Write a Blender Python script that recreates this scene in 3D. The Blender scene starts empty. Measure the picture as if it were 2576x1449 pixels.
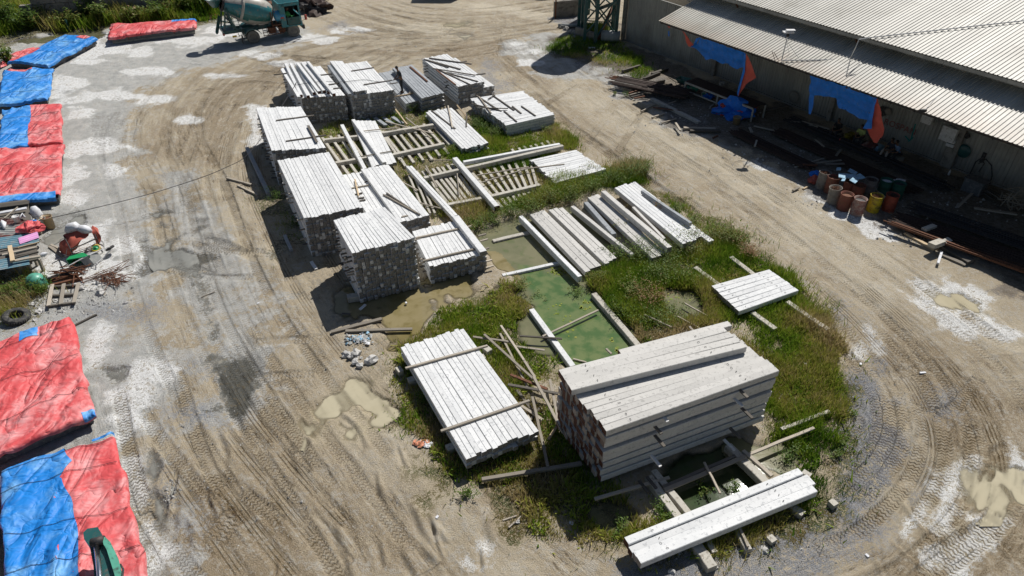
import bpy, math, random
import numpy as np
from mathutils import Vector, Matrix
random.seed(7); RNG = np.random.default_rng(11)
SC = bpy.context.scene; COL = SC.collection
PI = math.pi
# ---------------------------------------------------------------- survey of the site
# the photo was levelled against the ground plane; P() gives the world point seen at a
# photo position for a known height, so all measurements below can be noted in photo units
FL, CX, CY, CAMH, TH = 1741.0, 1288.0, 724.5, 17.0, math.radians(37)
def P(px, py, z=0.0):
    x = px - CX; y = CY - py
    d = Vector((x, FL*math.cos(TH) + y*math.sin(TH), -FL*math.sin(TH) + y*math.cos(TH)))
    t = (z - CAMH)/d.z
    return Vector((d.x*t, d.y*t, z))
def sc_at(px, py, z=0.0):                       # metres per photo unit there
    p = P(px, py, z); return (p.y*math.cos(TH) - (z-CAMH)*math.sin(TH))/FL

# ---------------------------------------------------------------- objects and tags
def tag(o, label=None, cat=None, group=None, kind=None):
    if label: o['label'] = label
    if cat: o['category'] = cat
    if group: o['group'] = group
    if kind: o['kind'] = kind
    return o
def empty(name, loc=(0,0,0), rz=0, label=None, cat=None, group=None):
    o = bpy.data.objects.new(name, None); COL.objects.link(o)
    o.empty_display_size = .3; o.location = loc; o.rotation_euler = (0,0,rz)
    return tag(o, label, cat, group)

class MB:
    def __init__(s): s.v=[]; s.f=[]; s.m=[]; s.t=[]
    def add(s, vs, fs, mat=0, tint=0.0):
        b=len(s.v); s.v += [tuple(v) for v in vs]
        for f in fs: s.f.append(tuple(i+b for i in f)); s.m.append(mat); s.t.append(tint)
        return s
    def box(s, c, size, rot=None, mat=0, tint=0.0, taper=1.0):
        R = rot if rot is not None else Matrix.Identity(3); c=Vector(c); vs=[]
        for z in (-.5,.5):
            k = taper if z>0 else 1.0
            for x,y in ((-.5,-.5),(.5,-.5),(.5,.5),(-.5,.5)):
                vs.append(c + R @ Vector((x*size[0]*k, y*size[1]*k, z*size[2])))
        return s.add(vs, [(0,3,2,1),(4,5,6,7),(0,1,5,4),(1,2,6,5),(2,3,7,6),(3,0,4,7)], mat, tint)
    def bar(s, p0, p1, w, h, cham=.0, seg=1, wob=0.0, mats=(0,0), tint=0.0, endtint=None, up=(0,0,1)):
        """p0,p1 on the centre line; w across, h along up"""
        p0=Vector(p0); p1=Vector(p1); d=(p1-p0).normalized(); u=Vector(up)
        a=d.cross(u)
        if a.length<1e-4: a=d.cross(Vector((0,1,0)))
        a.normalize(); u=a.cross(d).normalized()
        if cham>0:
            c=cham; sec=[(-w/2+c,-h/2),(w/2-c,-h/2),(w/2,-h/2+c),(w/2,h/2-c),(w/2-c,h/2),(-w/2+c,h/2),(-w/2,h/2-c),(-w/2,-h/2+c)]
        else: sec=[(-w/2,-h/2),(w/2,-h/2),(w/2,h/2),(-w/2,h/2)]
        n=len(sec); vs=[]
        for k in range(seg+1):
            q=p0.lerp(p1,k/seg)
            if wob and 0<k<seg: q=q+a*random.uniform(-wob,wob)+u*random.uniform(-wob,wob)*.6
            for (x,y) in sec: vs.append(q+a*x+u*y)
        fs=[]
        for k in range(seg):
            for i in range(n):
                j=(i+1)%n; fs.append((k*n+i,k*n+j,(k+1)*n+j,(k+1)*n+i))
        s.add(vs,fs,mats[0],tint); b=len(s.v)-len(vs)
        e = tint if endtint is None else endtint
        s.f.append(tuple(b+i for i in range(n))[::-1]); s.m.append(mats[1]); s.t.append(e)
        s.f.append(tuple(b+seg*n+i for i in range(n))); s.m.append(mats[1]); s.t.append(e if endtint is None else random.random())
        return s
    def tube(s, pts, r, n=8, mat=0, tint=0.0, caps=True):
        pts=[Vector(p) for p in pts]; rs = r if isinstance(r,(list,tuple)) else [r]*len(pts)
        vs=[]; prev=None
        for i,p in enumerate(pts):
            d=(pts[min(i+1,len(pts)-1)]-pts[max(i-1,0)])
            d = d.normalized() if d.length>1e-9 else Vector((0,0,1))
            if prev is None:
                a=d.orthogonal().normalized()
            else:
                a=(prev-d*prev.dot(d)); a = a.normalized() if a.length>1e-6 else d.orthogonal().normalized()
            prev=a; b=d.cross(a)
            for k in range(n):
                t=2*PI*k/n; vs.append(p+(a*math.cos(t)+b*math.sin(t))*rs[i])
        fs=[(i*n+k, i*n+(k+1)%n, (i+1)*n+(k+1)%n, (i+1)*n+k) for i in range(len(pts)-1) for k in range(n)]
        if caps: fs += [tuple(range(n))[::-1], tuple((len(pts)-1)*n+k for k in range(n))]
        return s.add(vs,fs,mat,tint)
    def lathe(s, prof, M=None, n=24, mat=0, tint=0.0, mats=None):
        """prof [(r,z)] about local z, M 4x4"""
        M = M or Matrix.Identity(4); vs=[]
        for r,z in prof:
            for k in range(n):
                t=2*PI*k/n; vs.append(M @ Vector((r*math.cos(t), r*math.sin(t), z)))
        b=len(s.v); s.v += [tuple(v) for v in vs]
        for i in range(len(prof)-1):
            for k in range(n):
                s.f.append((b+i*n+k, b+i*n+(k+1)%n, b+(i+1)*n+(k+1)%n, b+(i+1)*n+k))
                s.m.append(mats[i] if mats else mat); s.t.append(tint)
        return s
    def poly(s, pts, mat=0, tint=0.0): return s.add(pts,[tuple(range(len(pts)))],mat,tint)
    def prism(s, pts, vec, mat=0, tint=0.0):
        n=len(pts); v=Vector(vec); q=[Vector(p) for p in pts]
        return s.add(q+[p+v for p in q],[tuple(range(n))[::-1],tuple(range(n,2*n))]+[(i,(i+1)%n,n+(i+1)%n,n+i) for i in range(n)],mat,tint)
    def blob(s, c, r, rough=.25, sub=2, squash=(1,1,1), mat=0, tint=0.0, seed=None, flat=None):
        rr=random.Random(seed if seed is not None else random.random())
        import bmesh
        bm=bmesh.new(); bmesh.ops.create_icosphere(bm,subdivisions=sub,radius=1)
        from mathutils import noise
        off=Vector((rr.uniform(-50,50),rr.uniform(-50,50),rr.uniform(-50,50)))
        vs=[]
        for v in bm.verts:
            k=1+rough*noise.noise(v.co*1.4+off)*1.6+rough*.5*noise.noise(v.co*3.7+off)
            q=Vector((v.co.x*squash[0],v.co.y*squash[1],v.co.z*squash[2]))*r*k
            if flat is not None: q.z=max(q.z,flat*r)
            vs.append(Vector(c)+q)
        fs=[tuple(v.index for v in f.verts) for f in bm.faces]; bm.free()
        return s.add(vs,fs,mat,tint)
    def build(s, name, mats, parent=None, smooth=False, loc=None, rel=False):
        me=bpy.data.meshes.new(name)
        org=Vector((0,0,0))
        if parent is None and loc is None and s.v:          # origin at the thing's own base
            xs=[v[0] for v in s.v]; ys=[v[1] for v in s.v]; zs=[v[2] for v in s.v]
            org=Vector(((min(xs)+max(xs))/2,(min(ys)+max(ys))/2,min(zs)))
        elif parent is not None and not rel: org=Vector(parent.location)
        if parent is not None and not rel:
            Ri=Matrix.Rotation(-parent.rotation_euler.z,3,'Z')
            vs=[tuple(Ri@(Vector(v)-org)) for v in s.v] if (org.length>0 or parent.rotation_euler.z) else s.v
        else: vs=[(v[0]-org.x,v[1]-org.y,v[2]-org.z) for v in s.v]
        me.from_pydata(vs,[],s.f)
        for m in (mats if isinstance(mats,(list,tuple)) else [mats]): me.materials.append(m)
        me.polygons.foreach_set('material_index', s.m)
        if any(s.t):
            at=me.attributes.new('tint','FLOAT','FACE'); at.data.foreach_set('value', s.t)
        if smooth: me.polygons.foreach_set('use_smooth',[True]*len(s.f))
        me.update()
        o=bpy.data.objects.new(name,me); COL.objects.link(o)
        if parent is not None: o.parent=parent
        elif loc is not None: o.location=loc
        else: o.location=org
        return o
def thing(name, mb, mats, label, cat, group=None, smooth=False):
    return tag(mb.build(name,mats,smooth=smooth),label,cat,group,'thing')
def np_mesh(name, V, F, mats, smooth=False):
    """V (n,3) array, F (m,k) array"""
    me=bpy.data.meshes.new(name); n,k=F.shape
    me.vertices.add(len(V)); me.vertices.foreach_set('co',V.astype(np.float32).ravel())
    me.loops.add(n*k); me.loops.foreach_set('vertex_index',F.astype(np.int32).ravel())
    me.polygons.add(n); me.polygons.foreach_set('loop_start',np.arange(0,n*k,k,dtype=np.int32))
    me.polygons.foreach_set('loop_total',np.full(n,k,dtype=np.int32))
    if smooth: me.polygons.foreach_set('use_smooth',np.ones(n,dtype=bool))
    for m in mats: me.materials.append(m)
    me.update(calc_edges=True); me.validate()
    o=bpy.data.objects.new(name,me); COL.objects.link(o); return o
def copy_tree(o, parent=None):
    c=o.copy(); COL.objects.link(c)
    if parent: c.parent=parent
    for ch in list(o.children): copy_tree(ch,c)
    return c

# ---------------------------------------------------------------- shader helper
class G:
    def __init__(s, name):
        s.mat=bpy.data.materials.new(name); s.mat.use_nodes=True; s.nt=s.mat.node_tree
        s.b=s.nt.nodes['Principled BSDF']; s.b.inputs['Specular IOR Level'].default_value=.3
    def n(s, typ, ins=None, **props):
        nd=s.nt.nodes.new(typ)
        for k,v in props.items(): setattr(nd,k,v)
        for k,v in (ins or {}).items(): s.set(nd.inputs[k],v)
        return nd
    def set(s, sock, v):
        if hasattr(v,'links') or isinstance(v,bpy.types.NodeSocket): s.nt.links.new(v,sock)
        elif isinstance(v,(tuple,list)) and len(v)==3 and sock.type=='RGBA': sock.default_value=(*v,1)
        else: sock.default_value=v
    def pos(s):
        if not hasattr(s,'_p'): s._p=s.n('ShaderNodeNewGeometry').outputs['Position']
        return s._p
    def obj(s): return s.n('ShaderNodeTexCoord').outputs['Object']
    def noise(s, scale, detail=4, rough=.6, vec=None, dist=0, out='Fac', stretch=None):
        v = vec if vec is not None else s.pos()
        if stretch: v=s.n('ShaderNodeVectorMath',{0:v,1:stretch},operation='MULTIPLY').outputs[0]
        return s.n('ShaderNodeTexNoise',{'Vector':v,'Scale':scale,'Detail':detail,'Roughness':rough,'Distortion':dist}).outputs[out]
    def math(s, op, a, b=0.0, c=None, clamp=False):
        nd=s.n('ShaderNodeMath',{0:a,1:b},operation=op,use_clamp=clamp)
        if c is not None: s.set(nd.inputs[2],c)
        return nd.outputs[0]
    def ramp(s, x, lo, hi, a=0.0, b=1.0):
        return s.n('ShaderNodeMapRange',{'Value':x,'From Min':lo,'From Max':hi,'To Min':a,'To Max':b}).outputs[0]
    def sstep(s, x, lo, hi):
        return s.n('ShaderNodeMapRange',{'Value':x,'From Min':lo,'From Max':hi},interpolation_type='SMOOTHSTEP').outputs[0]
    def mix(s, f, a, b, blend='MIX'):
        nd=s.n('ShaderNodeMix',data_type='RGBA',blend_type=blend)
        s.set(nd.inputs[0],f); s.set(nd.inputs[6],a); s.set(nd.inputs[7],b); return nd.outputs[2]
    def attr(s, name, out='Fac'): return s.n('ShaderNodeAttribute',attribute_name=name).outputs[out]
    def rnd(s): return s.n('ShaderNodeObjectInfo').outputs['Random']
    def out(s, col=None, rough=None, bump=None, bdist=.02, bstr=1.0, metal=None, spec=None, extra=None):
        if col is not None: s.set(s.b.inputs['Base Color'],col)
        if rough is not None: s.set(s.b.inputs['Roughness'],rough)
        if metal is not None: s.set(s.b.inputs['Metallic'],metal)
        if spec is not None: s.set(s.b.inputs['Specular IOR Level'],spec)
        if bump is not None:
            bn=s.n('ShaderNodeBump',{'Height':bump,'Distance':bdist,'Strength':bstr}); s.set(s.b.inputs['Normal'],bn.outputs[0])
        return s.mat
def bright(g, col, k):      # scale colour by factor socket/value
    return g.n('ShaderNodeVectorMath',{0:col,3:k},operation='SCALE').outputs[0]

def m_simple(name, col, rough=.7, var=.25, scale=3.0, metal=0.0, dirt=None, dirtamt=.5, bump=.3, spec=.3):
    g=G(name); v=g.obj()
    n=g.noise(scale,5,.65,v); k=g.ramp(n,.25,.75,1-var,1+var)
    c=bright(g,(*col,) if len(col)==3 else col,k)
    if dirt: c=g.mix(g.sstep(g.noise(scale*1.7,6,.7,v,.6),.62-dirtamt*.3,.72),c,dirt)
    return g.out(c,rough,g.noise(scale*6,3,.6,v),.01,bump,metal,spec)

# ---------------------------------------------------------------- materials
M={}
def m_pole(name, base, patch, grey, big=False):
    g=G(name); v=g.obj(); r=g.rnd()
    vv=g.n('ShaderNodeVectorMath',{0:v,1:g.n('ShaderNodeCombineXYZ',{0:g.math('MULTIPLY',r,37.),1:g.math('MULTIPLY',r,91.),2:0.}).outputs[0]},operation='ADD').outputs[0]
    n1=g.noise(1.1,6,.65,vv); n2=g.noise(9,4,.65,vv,.5); n3=g.noise(30,3,.7,vv)
    c=g.mix(g.math('MULTIPLY',g.sstep(n1,.35,.68),.6),base,grey)
    c=g.mix(g.math('MULTIPLY',g.sstep(n2,.56,.62),.7),c,patch)                 # laitance and form marks
    c=g.mix(g.math('MULTIPLY',g.sstep(n3,.66,.72),.55),c,tuple(x*.35 for x in base))    # bug holes and chips
    c=bright(g,c,g.ramp(r,0,1,.92,1.05))
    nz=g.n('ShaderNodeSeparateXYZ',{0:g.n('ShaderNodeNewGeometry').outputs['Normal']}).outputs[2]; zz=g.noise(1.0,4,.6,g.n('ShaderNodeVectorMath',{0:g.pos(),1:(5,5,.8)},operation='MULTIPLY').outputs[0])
    c=g.mix(g.math('MULTIPLY',g.sstep(nz,.6,.2),g.ramp(zz,.35,.65,.3,.85)),c,bright(g,c,.86))  # side faces darkened in colour for shade, broken up like vertical stains
    return g.out(c,.85,g.math('ADD',g.math('MULTIPLY',n3,.5),n2),.01,.5,spec=.25)
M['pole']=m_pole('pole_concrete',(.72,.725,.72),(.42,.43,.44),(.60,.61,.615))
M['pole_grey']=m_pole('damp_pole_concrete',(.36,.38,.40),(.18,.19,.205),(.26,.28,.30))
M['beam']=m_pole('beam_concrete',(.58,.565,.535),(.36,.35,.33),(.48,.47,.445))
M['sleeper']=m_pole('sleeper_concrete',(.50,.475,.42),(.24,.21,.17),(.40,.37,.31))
def m_ends(name, dark, mid, light, t0, t1):
    g=G(name); t=g.attr('tint'); v=g.pos(); n=g.noise(14,4,.7,v)
    c=g.mix(g.math('MULTIPLY',g.sstep(n,.35,.65),g.math('ADD',.3,g.math('MULTIPLY',t,.6))),dark,mid)
    c=g.mix(g.sstep(t,t0,t1),c,light)
    return g.out(c,.9,n,.01,.5,spec=.2)
M['ends']=m_ends('sawn_pole_ends',(.17,.16,.145),(.29,.28,.26),(.52,.52,.51),.86,.88)
M['ends_red']=m_ends('rusty_beam_ends',(.07,.035,.025),(.15,.065,.042),(.30,.26,.23),.66,.72)
def m_wood(name, a, b):
    g=G(name); v=g.obj(); r=g.rnd()
    n=g.noise(2.5,5,.7,v,.3,stretch=(1,1,1)); c=g.mix(n,a,b)
    c=bright(g,c,g.ramp(r,0,1,.7,1.35)); n2=g.noise(25,4,.7,v)
    c=g.mix(g.sstep(n2,.6,.7),c,tuple(x*.35 for x in a))
    return g.out(c,.85,n2,.01,.5,spec=.2)
M['wood']=m_wood('weathered_timber',(.27,.235,.19),(.40,.36,.30))
M['wood_dark']=m_wood('wet_dark_timber',(.085,.075,.065),(.16,.145,.125))
M['wood_new']=m_wood('pale_timber',(.42,.31,.19),(.52,.42,.29))
M['rust']=m_simple('rusty_steel',(.15,.065,.035),.8,.4,6,dirt=(.06,.03,.02))
M['darksteel']=m_simple('dark_greasy_steel',(.035,.035,.037),.6,.4,5,dirt=(.09,.06,.045))
M['rebar']=m_simple('rebar_steel',(.055,.035,.028),.7,.4,8)
M['rubber']=m_simple('rubber',(.035,.035,.036),.75,.3,5,dirt=(.16,.15,.13),dirtamt=.6)
M['mudrubber']=m_simple('muddy_rubber',(.20,.19,.165),.9,.25,5,dirt=(.09,.085,.075))
M['rope']=m_simple('dark_rope',(.05,.05,.055),.9)
M['white_plastic']=m_simple('white_plastic',(.66,.66,.66),.5,.15,4,dirt=(.35,.33,.3))
M['pvc']=m_simple('white_conduit',(.62,.62,.62),.5,.1)
def m_tarp(name, col, fade, dark):
    g=G(name); v=g.obj()
    n=g.noise(.7,4,.6,v,.4); n2=g.noise(1.1,7,.68,v,.3); n3=g.noise(.4,3,.5,v)
    c=g.mix(g.math('MULTIPLY',g.sstep(n2,.42,.72),g.ramp(n3,.35,.65,.35,.95)),col,fade)
    c=g.mix(g.math('MULTIPLY',g.sstep(n,.58,.75),.5),c,dark)
    r1=g.math('ABSOLUTE',g.math('SUBTRACT',g.noise(.8,2,.5,v,.5,stretch=(1.5,.5,1)),.5)); r2=g.math('ABSOLUTE',g.math('SUBTRACT',g.noise(2.2,2,.5,v,.6),.5))
    h=g.math('ADD',g.math('MULTIPLY',g.math('POWER',r1,.6),1.6),g.math('MULTIPLY',r2,.7))
    return g.out(c,.55,h,.2,.9,spec=.35)
M['tarp_blue']=m_tarp('blue_tarpaulin',(.010,.20,.62),(.24,.50,.76),(.005,.075,.34))
M['tarp_red']=m_tarp('red_tarpaulin',(.60,.08,.085),(.76,.40,.40),(.42,.045,.045))
M['cloth_red']=m_simple('faded_red_cloth',(.42,.10,.07),.8,.25,3)
M['sack']=m_simple('woven_white_sack',(.66,.67,.70),.6,.2,3,dirt=(.4,.38,.35))
# water
def m_water(name, a, b, c3, rough=.04, hue=None):
    g=G(name); n=g.noise(.55,4,.6,None,.6); n2=g.noise(1.9,4,.6)
    c=g.mix(g.sstep(n,.38,.62),a,b); c=g.mix(g.math('MULTIPLY',g.sstep(n2,.52,.7),.6),c,c3)
    w=g.n('ShaderNodeSeparateColor',{0:g.attr('wat','Color')}).outputs; nn=g.noise(2.5,4,.6)
    if hue: c=g.mix(g.sstep(g.math('ADD',w[1],g.math('MULTIPLY',g.math('SUBTRACT',n,.5),1.2)),.3,.75),c,g.mix(g.sstep(n2,.35,.6),hue[0],hue[1]))
    al=g.sstep(g.math('ADD',w[0],g.math('MULTIPLY',g.math('SUBTRACT',nn,.5),.35)),.0,.75); al=g.math('ADD',.12,g.math('MULTIPLY',al,.86))
    c=g.mix(w[0],bright(g,c,.8),c); g.set(g.b.inputs['Alpha'],al)
    return g.out(c,rough,g.noise(5,3,.5),.004,.35,spec=.5)
M['w_pond']=m_water('murky_pond_water',(.155,.155,.085),(.20,.19,.11),(.105,.135,.05),.03,((.07,.13,.042),(.14,.18,.07)))
M['w_green']=m_water('murky_green_water',(.05,.105,.035),(.135,.15,.065),(.04,.14,.02))
M['w_tan']=m_water('silty_pond_water',(.15,.145,.075),(.20,.19,.11),(.10,.135,.045))
M['w_yellow']=m_water('shallow_yellow_water',(.20,.165,.07),(.27,.225,.12),(.15,.12,.045),.06)
M['w_puddle']=m_water('muddy_puddle_water',(.49,.44,.31),(.46,.41,.285),(.42,.37,.26),.1)
M['w_grey']=m_water('cement_puddle_water',(.25,.25,.225),(.32,.315,.28),(.22,.21,.18),.12)
M['w_dark']=m_water('dark_green_water',(.02,.04,.012),(.05,.065,.03),(.03,.07,.015),.035)
# foliage
def m_leaf(name, stops):
    g=G(name); t=g.attr('tint'); r=g.n('ShaderNodeValToRGB',{'Fac':t}); cr=r.color_ramp
    while len(cr.elements)<len(stops): cr.elements.new(.5)
    for e,(p,c) in zip(cr.elements,stops): e.position=p; e.color=(*c,1)
    g.set(g.b.inputs['Base Color'],r.outputs[0]); g.b.inputs['Roughness'].default_value=.55
    g.b.inputs['Specular IOR Level'].default_value=.2
    tr=g.n('ShaderNodeBsdfTranslucent',{'Color':r.outputs[0]}); mx=g.n('ShaderNodeMixShader',{0:.35,1:g.b.outputs[0],2:tr.outputs[0]})
    g.nt.links.new(mx.outputs[0],g.nt.nodes['Material Output'].inputs[0]); return g.mat
M['grass']=m_leaf('grass_blades',[(0,(.07,.15,.012)),(.28,(.17,.28,.022)),(.5,(.28,.34,.04)),(.72,(.38,.34,.09)),(1,(.46,.37,.20))])
M['weed']=m_leaf('weed_leaves',[(0,(.045,.10,.012)),(.4,(.12,.19,.03)),(.7,(.22,.21,.06)),(1,(.30,.14,.08))])
# ================================================================ GROUND
def vnoise(x, y, scale, seed):
    rs=np.random.default_rng(seed); T=rs.random((256,256)); x=x/scale; y=y/scale
    xi=np.floor(x).astype(int); yi=np.floor(y).astype(int); fx=x-xi; fy=y-yi
    fx=fx*fx*(3-2*fx); fy=fy*fy*(3-2*fy); a=xi&255; b=yi&255; a1=(xi+1)&255; b1=(yi+1)&255
    return (T[a,b]*(1-fx)+T[a1,b]*fx)*(1-fy)+(T[a,b1]*(1-fx)+T[a1,b1]*fx)*fy
def fbm(x,y,scale,seed,oct=4,g=.5):
    s=0; a=1; t=0
    for o in range(oct): s=s+a*vnoise(x,y,scale/2**o,seed+o); t+=a; a*=g
    return s/t
def wpoly(pts): return np.array([P(x,y)[:2] for x,y in pts])
def sdist(X,Y,poly):
    """signed distance (negative inside) for flat arrays"""
    n=len(poly); d=np.full(X.shape,1e9); ins=np.zeros(X.shape,bool)
    for i in range(n):
        ax,ay=poly[i]; bx,by=poly[(i+1)%n]; ex,ey=bx-ax,by-ay
        t=np.clip(((X-ax)*ex+(Y-ay)*ey)/(ex*ex+ey*ey+1e-12),0,1)
        d=np.minimum(d,(X-ax-t*ex)**2+(Y-ay-t*ey)**2)
        c=((ay>Y)!=(by>Y))&(X<(bx-ax)*(Y-ay)/((by-ay) if by!=ay else 1e-9)+ax); ins^=c
    d=np.sqrt(d); return np.where(ins,-d,d)
def ell(cx,cy,rx,ry,rot=0,n=14,jit=.18,seed=1):
    r=random.Random(seed+int(cx)*7+int(cy)); c,s=math.cos(math.radians(rot)),math.sin(math.radians(rot)); o=[]
    for k in range(n):
        t=2*PI*k/n; q=1+r.uniform(-jit,jit); x=rx*q*math.cos(t); y=ry*q*math.sin(t); o.append((cx+x*c-y*s,cy+x*s+y*c))
    return o
# --- grid: one sheet, fine near the yard, stretched out to the horizon
def axis(lo,hi,step0,grow=0.0):
    o=[lo]; 
    while o[-1]<hi: o.append(o[-1]+step0*(1+grow*max(0,o[-1]-lo)))
    return o
yy=axis(7.0,74,.055,.034)
ys=np.array([-600,-200,-60,-20,0,4,6]+yy+[80,95,120,160,240,400,700,1200],float)
ss=np.linspace(-1,1,1041); ext=np.array([1.06,1.15,1.35,1.8,3,6,14])
ss=np.concatenate([-ext[::-1],ss,ext])
halfw=np.clip(19+(ys-7)*.60,19,62)
GX=ss[None,:]*halfw[:,None]; GY=np.repeat(ys[:,None],len(ss),1)
# far rows spread wide
wide=np.where(np.abs(ss)>1,1,0)[None,:]*np.sign(ss)[None,:]*(np.abs(ss)[None,:]-1)*60
GX=GX+wide
shp=GX.shape; X=GX.ravel(); Y=GY.ravel(); print('ground',X.size)
Zh=(fbm(X,Y,2.6,3,4)-.18)*.08+ (fbm(X,Y,.35,30,2)-.3)*.026
rough_=fbm(X,Y,5,77,3); EN=fbm(X,Y,1.3,90,3); EN2=fbm(X,Y,.35,95,2)

def region(pts, soft=.35, nz=1.0):
    p=wpoly(pts); x0,y0=p.min(0)-soft*2-1.2; x1,y1=p.max(0)+soft*2+1.2
    idx=np.where((X>x0)&(X<x1)&(Y>y0)&(Y<y1))[0]; d=sdist(X[idx],Y[idx],p); ext_=min(p[:,0].max()-p[:,0].min(),p[:,1].max()-p[:,1].min()); am=min(1.6,ext_*.45)
    d=d+nz*((EN[idx]-.5)*am*2.2+(EN2[idx]-.5)*min(am,.5))
    return idx, np.clip(.5-d/(2*soft),0,1), d
A={k:np.zeros(X.size) for k in ('white','grey','gravel','wet','green','mud','trkw','rib','u','v','light','fl','fa','fw','pud','cpud','dark')}
A['fl'][:]=9.9
def paint(key, pts, val=1.0, soft=.35):
    i,m,d=region(pts,soft); A[key][i]=np.maximum(A[key][i],m*val) if val>=0 else A[key][i]*(1+m*val)
# grey cement yard on the left
paint('grey',[(-300,60),(560,40),(760,60),(760,110),(600,150),(430,190),(330,260),(330,420),(380,520),(420,700),(350,800),(420,900),(400,1100),(400,1300),(440,1700),(-500,1700)],1,1.2)
paint('grey',[(380,420),(480,440),(700,800),(640,1040),(520,1040),(520,880),(420,700)],.8,1.0)
paint('grey',[(1250,110),(1500,60),(1560,110),(1900,420),(2100,520),(2050,500),(1780,360),(1480,200),(1340,190)],.7,.5)
for e in [(40,230,60,30),(180,210,40,25),(230,130,70,26),(160,245,40,16),(230,240,30,14),(190,290,30,16),(200,360,40,14),(250,370,70,16),(190,420,25,40),(180,470,14,50),
          (290,430,34,22),(190,560,30,10),(230,600,80,34),(215,660,90,40),(130,700,40,20),(170,720,40,12),(280,560,10,12),
          (260,840,30,26),(240,900,28,30),(380,935,60,26),(350,960,30,22),(320,1000,60,28),(330,1060,50,24),(300,1110,30,20),(330,1160,36,34),(300,1200,20,20),(350,1230,30,40),(340,1290,14,30),(370,1330,28,30),(390,1400,30,26),
          (560,80,50,16),(480,110,60,14),(330,130,60,14),(650,140,60,8),(790,100,70,9),(880,75,30,8),(905,75,34,7),(845,80,20,7),
          (300,90,40,10),(530,100,40,10),(720,160,50,6),(390,250,50,10),(560,190,60,8),(130,90,20,5),(640,330,16,60),(300,240,60,12),(470,300,30,10),(360,180,70,12),
          (2395,768,90,50,20),(2330,730,60,20,30),(2480,810,60,14,28),(2190,850,26,14,55),(2205,870,22,12,55),(2160,880,12,30,20),(2350,725,60,14,30),(2200,575,60,16,14),(1960,440,70,9,28),(2060,500,40,8,30),
          (1340,130,30,8),(1310,115,20,6),(1330,160,40,8)]:
    rot=e[4] if len(e)>4 else 0
    paint('white',ell(e[0],e[1],e[2],e[3],rot),1,.25)
paint('white',[(2095,530),(2160,540),(2200,560),(2245,585),(2250,600),(2180,600),(2120,570),(2080,545)],1,.1)
paint('white',[(95,690),(165,620),(160,590),(200,560),(290,600),(330,650),(300,700),(250,740),(140,760),(90,740)],1,.15)
# sun glare off wet mud on the right hand bend, painted white
for e in [(2335,1235,14,60,28),(2310,1290,12,60,36),(2395,1230,24,50,30),(2375,1290,26,46,36),(2440,1200,20,40,15),(2470,1320,22,70,30),(2560,1180,10,60,-8),(2440,1390,16,60,35),(2350,1400,20,30,40),(1180,1420,30,20,30),(1220,1390,16,40,-35),(2500,1340,26,50,26)]:
    paint('white',ell(*e),.95,.2); paint('wet',ell(*e),.25,.15)
for e in [(1000,1100,60,30,40),(880,1060,30,60,-30),(760,1090,30,20,30),(1180,1320,14,70,-38),(1080,1310,10,50,-38),(1255,1440,60,20,30),(600,640,80,60,30),(560,540,30,60,-20),(840,800,30,60,-30),(2150,700,90,20,35),(2000,600,100,20,32),(1700,330,100,14,33),(1060,70,90,10,3),(1290,30,120,12,8),(930,1180,60,14,40)]:
    paint('light',ell(*e),.75,.6)
# smooth pale haul road on the right
paint('light',[(1380,180),(1450,210),(1620,290),(1800,380),(1950,440),(2090,540),(2250,620),(2450,740),(2600,850),(2600,930),(2440,800),(2230,720),(2040,620),(1850,490),(1650,370),(1470,270),(1380,210)],.62,1.0)
paint('mud',[(1280,90),(1400,150),(1380,240),(1440,330),(1560,400),(1700,500),(1640,420),(1420,280),(1340,210),(1000,140),(700,150),(420,270),(330,400),(560,430),(650,260),(800,150),(1100,110)],.75,.8)
paint('mud',[(640,400),(560,380),(590,560),(760,900),(1000,1240),(1260,1500),(430,1500),(450,1150),(660,1040),(700,900),(540,560)],.6,1.0)
paint('mud',[(430,1120),(700,1180),(900,1450),(1000,1600),(420,1600)],.9,.8)
paint('mud',[(2200,880),(2330,850),(2576,1000),(2640,1500),(2100,1500),(2300,1350),(2360,1150),(2290,980)],.8,.6)
# bluish crushed stone
for pts,k in [([(2130,930),(2190,940),(2260,1010),(2290,1110),(2270,1200),(2200,1260),(2130,1300),(2080,1280),(2110,1180),(2100,1060)],1),([(1590,1400),(1800,1340),(1950,1320),(2080,1290),(2100,1340),(1980,1400),(1850,1449),(1800,1500),(1500,1500)],.95),
              (ell(2320,1230,34,50,30),.9),(ell(2370,1010,40,34),.7),(ell(2200,560,60,22,20),.8),(ell(2330,610,50,14,20),.8),(ell(2100,800,40,40),.5),(ell(730,50,50,20),.9),(ell(860,70,40,12),.6),
              (ell(560,960,70,80),.35),(ell(420,1230,20,50,5),.8),(ell(470,1040,70,24),.6),(ell(300,790,120,40),.6),(ell(1500,150,60,24),.7),(ell(1440,60,40,24),.9),(ell(1640,450,70,14,30),.6),(ell(1230,200,40,50),.6),(ell(500,1300,60,60),.3),
              ([(1700,1390),(2100,1330),(2250,1280),(2260,1340),(2100,1449),(2000,1500),(1600,1500)],.7)]:
    paint('gravel',pts,k,.5)
paint('dark',[(1565,106),(1660,138),(1780,196),(1935,255),(2080,318),(2380,432),(2530,480),(2700,540),(2700,800),(2420,665),(2280,590),(2150,530),(2090,515),(2000,455),(1900,400),(1780,345),(1640,275),(1590,240),(1560,200),(1500,170)],1,.5); paint('dark',[(1380,110),(1440,60),(1560,60),(1560,110),(1600,180),(1560,200),(1480,160),(1400,135)],.85,.6)  # dark soil with canopy shade painted in, out to the shadow edge
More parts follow.
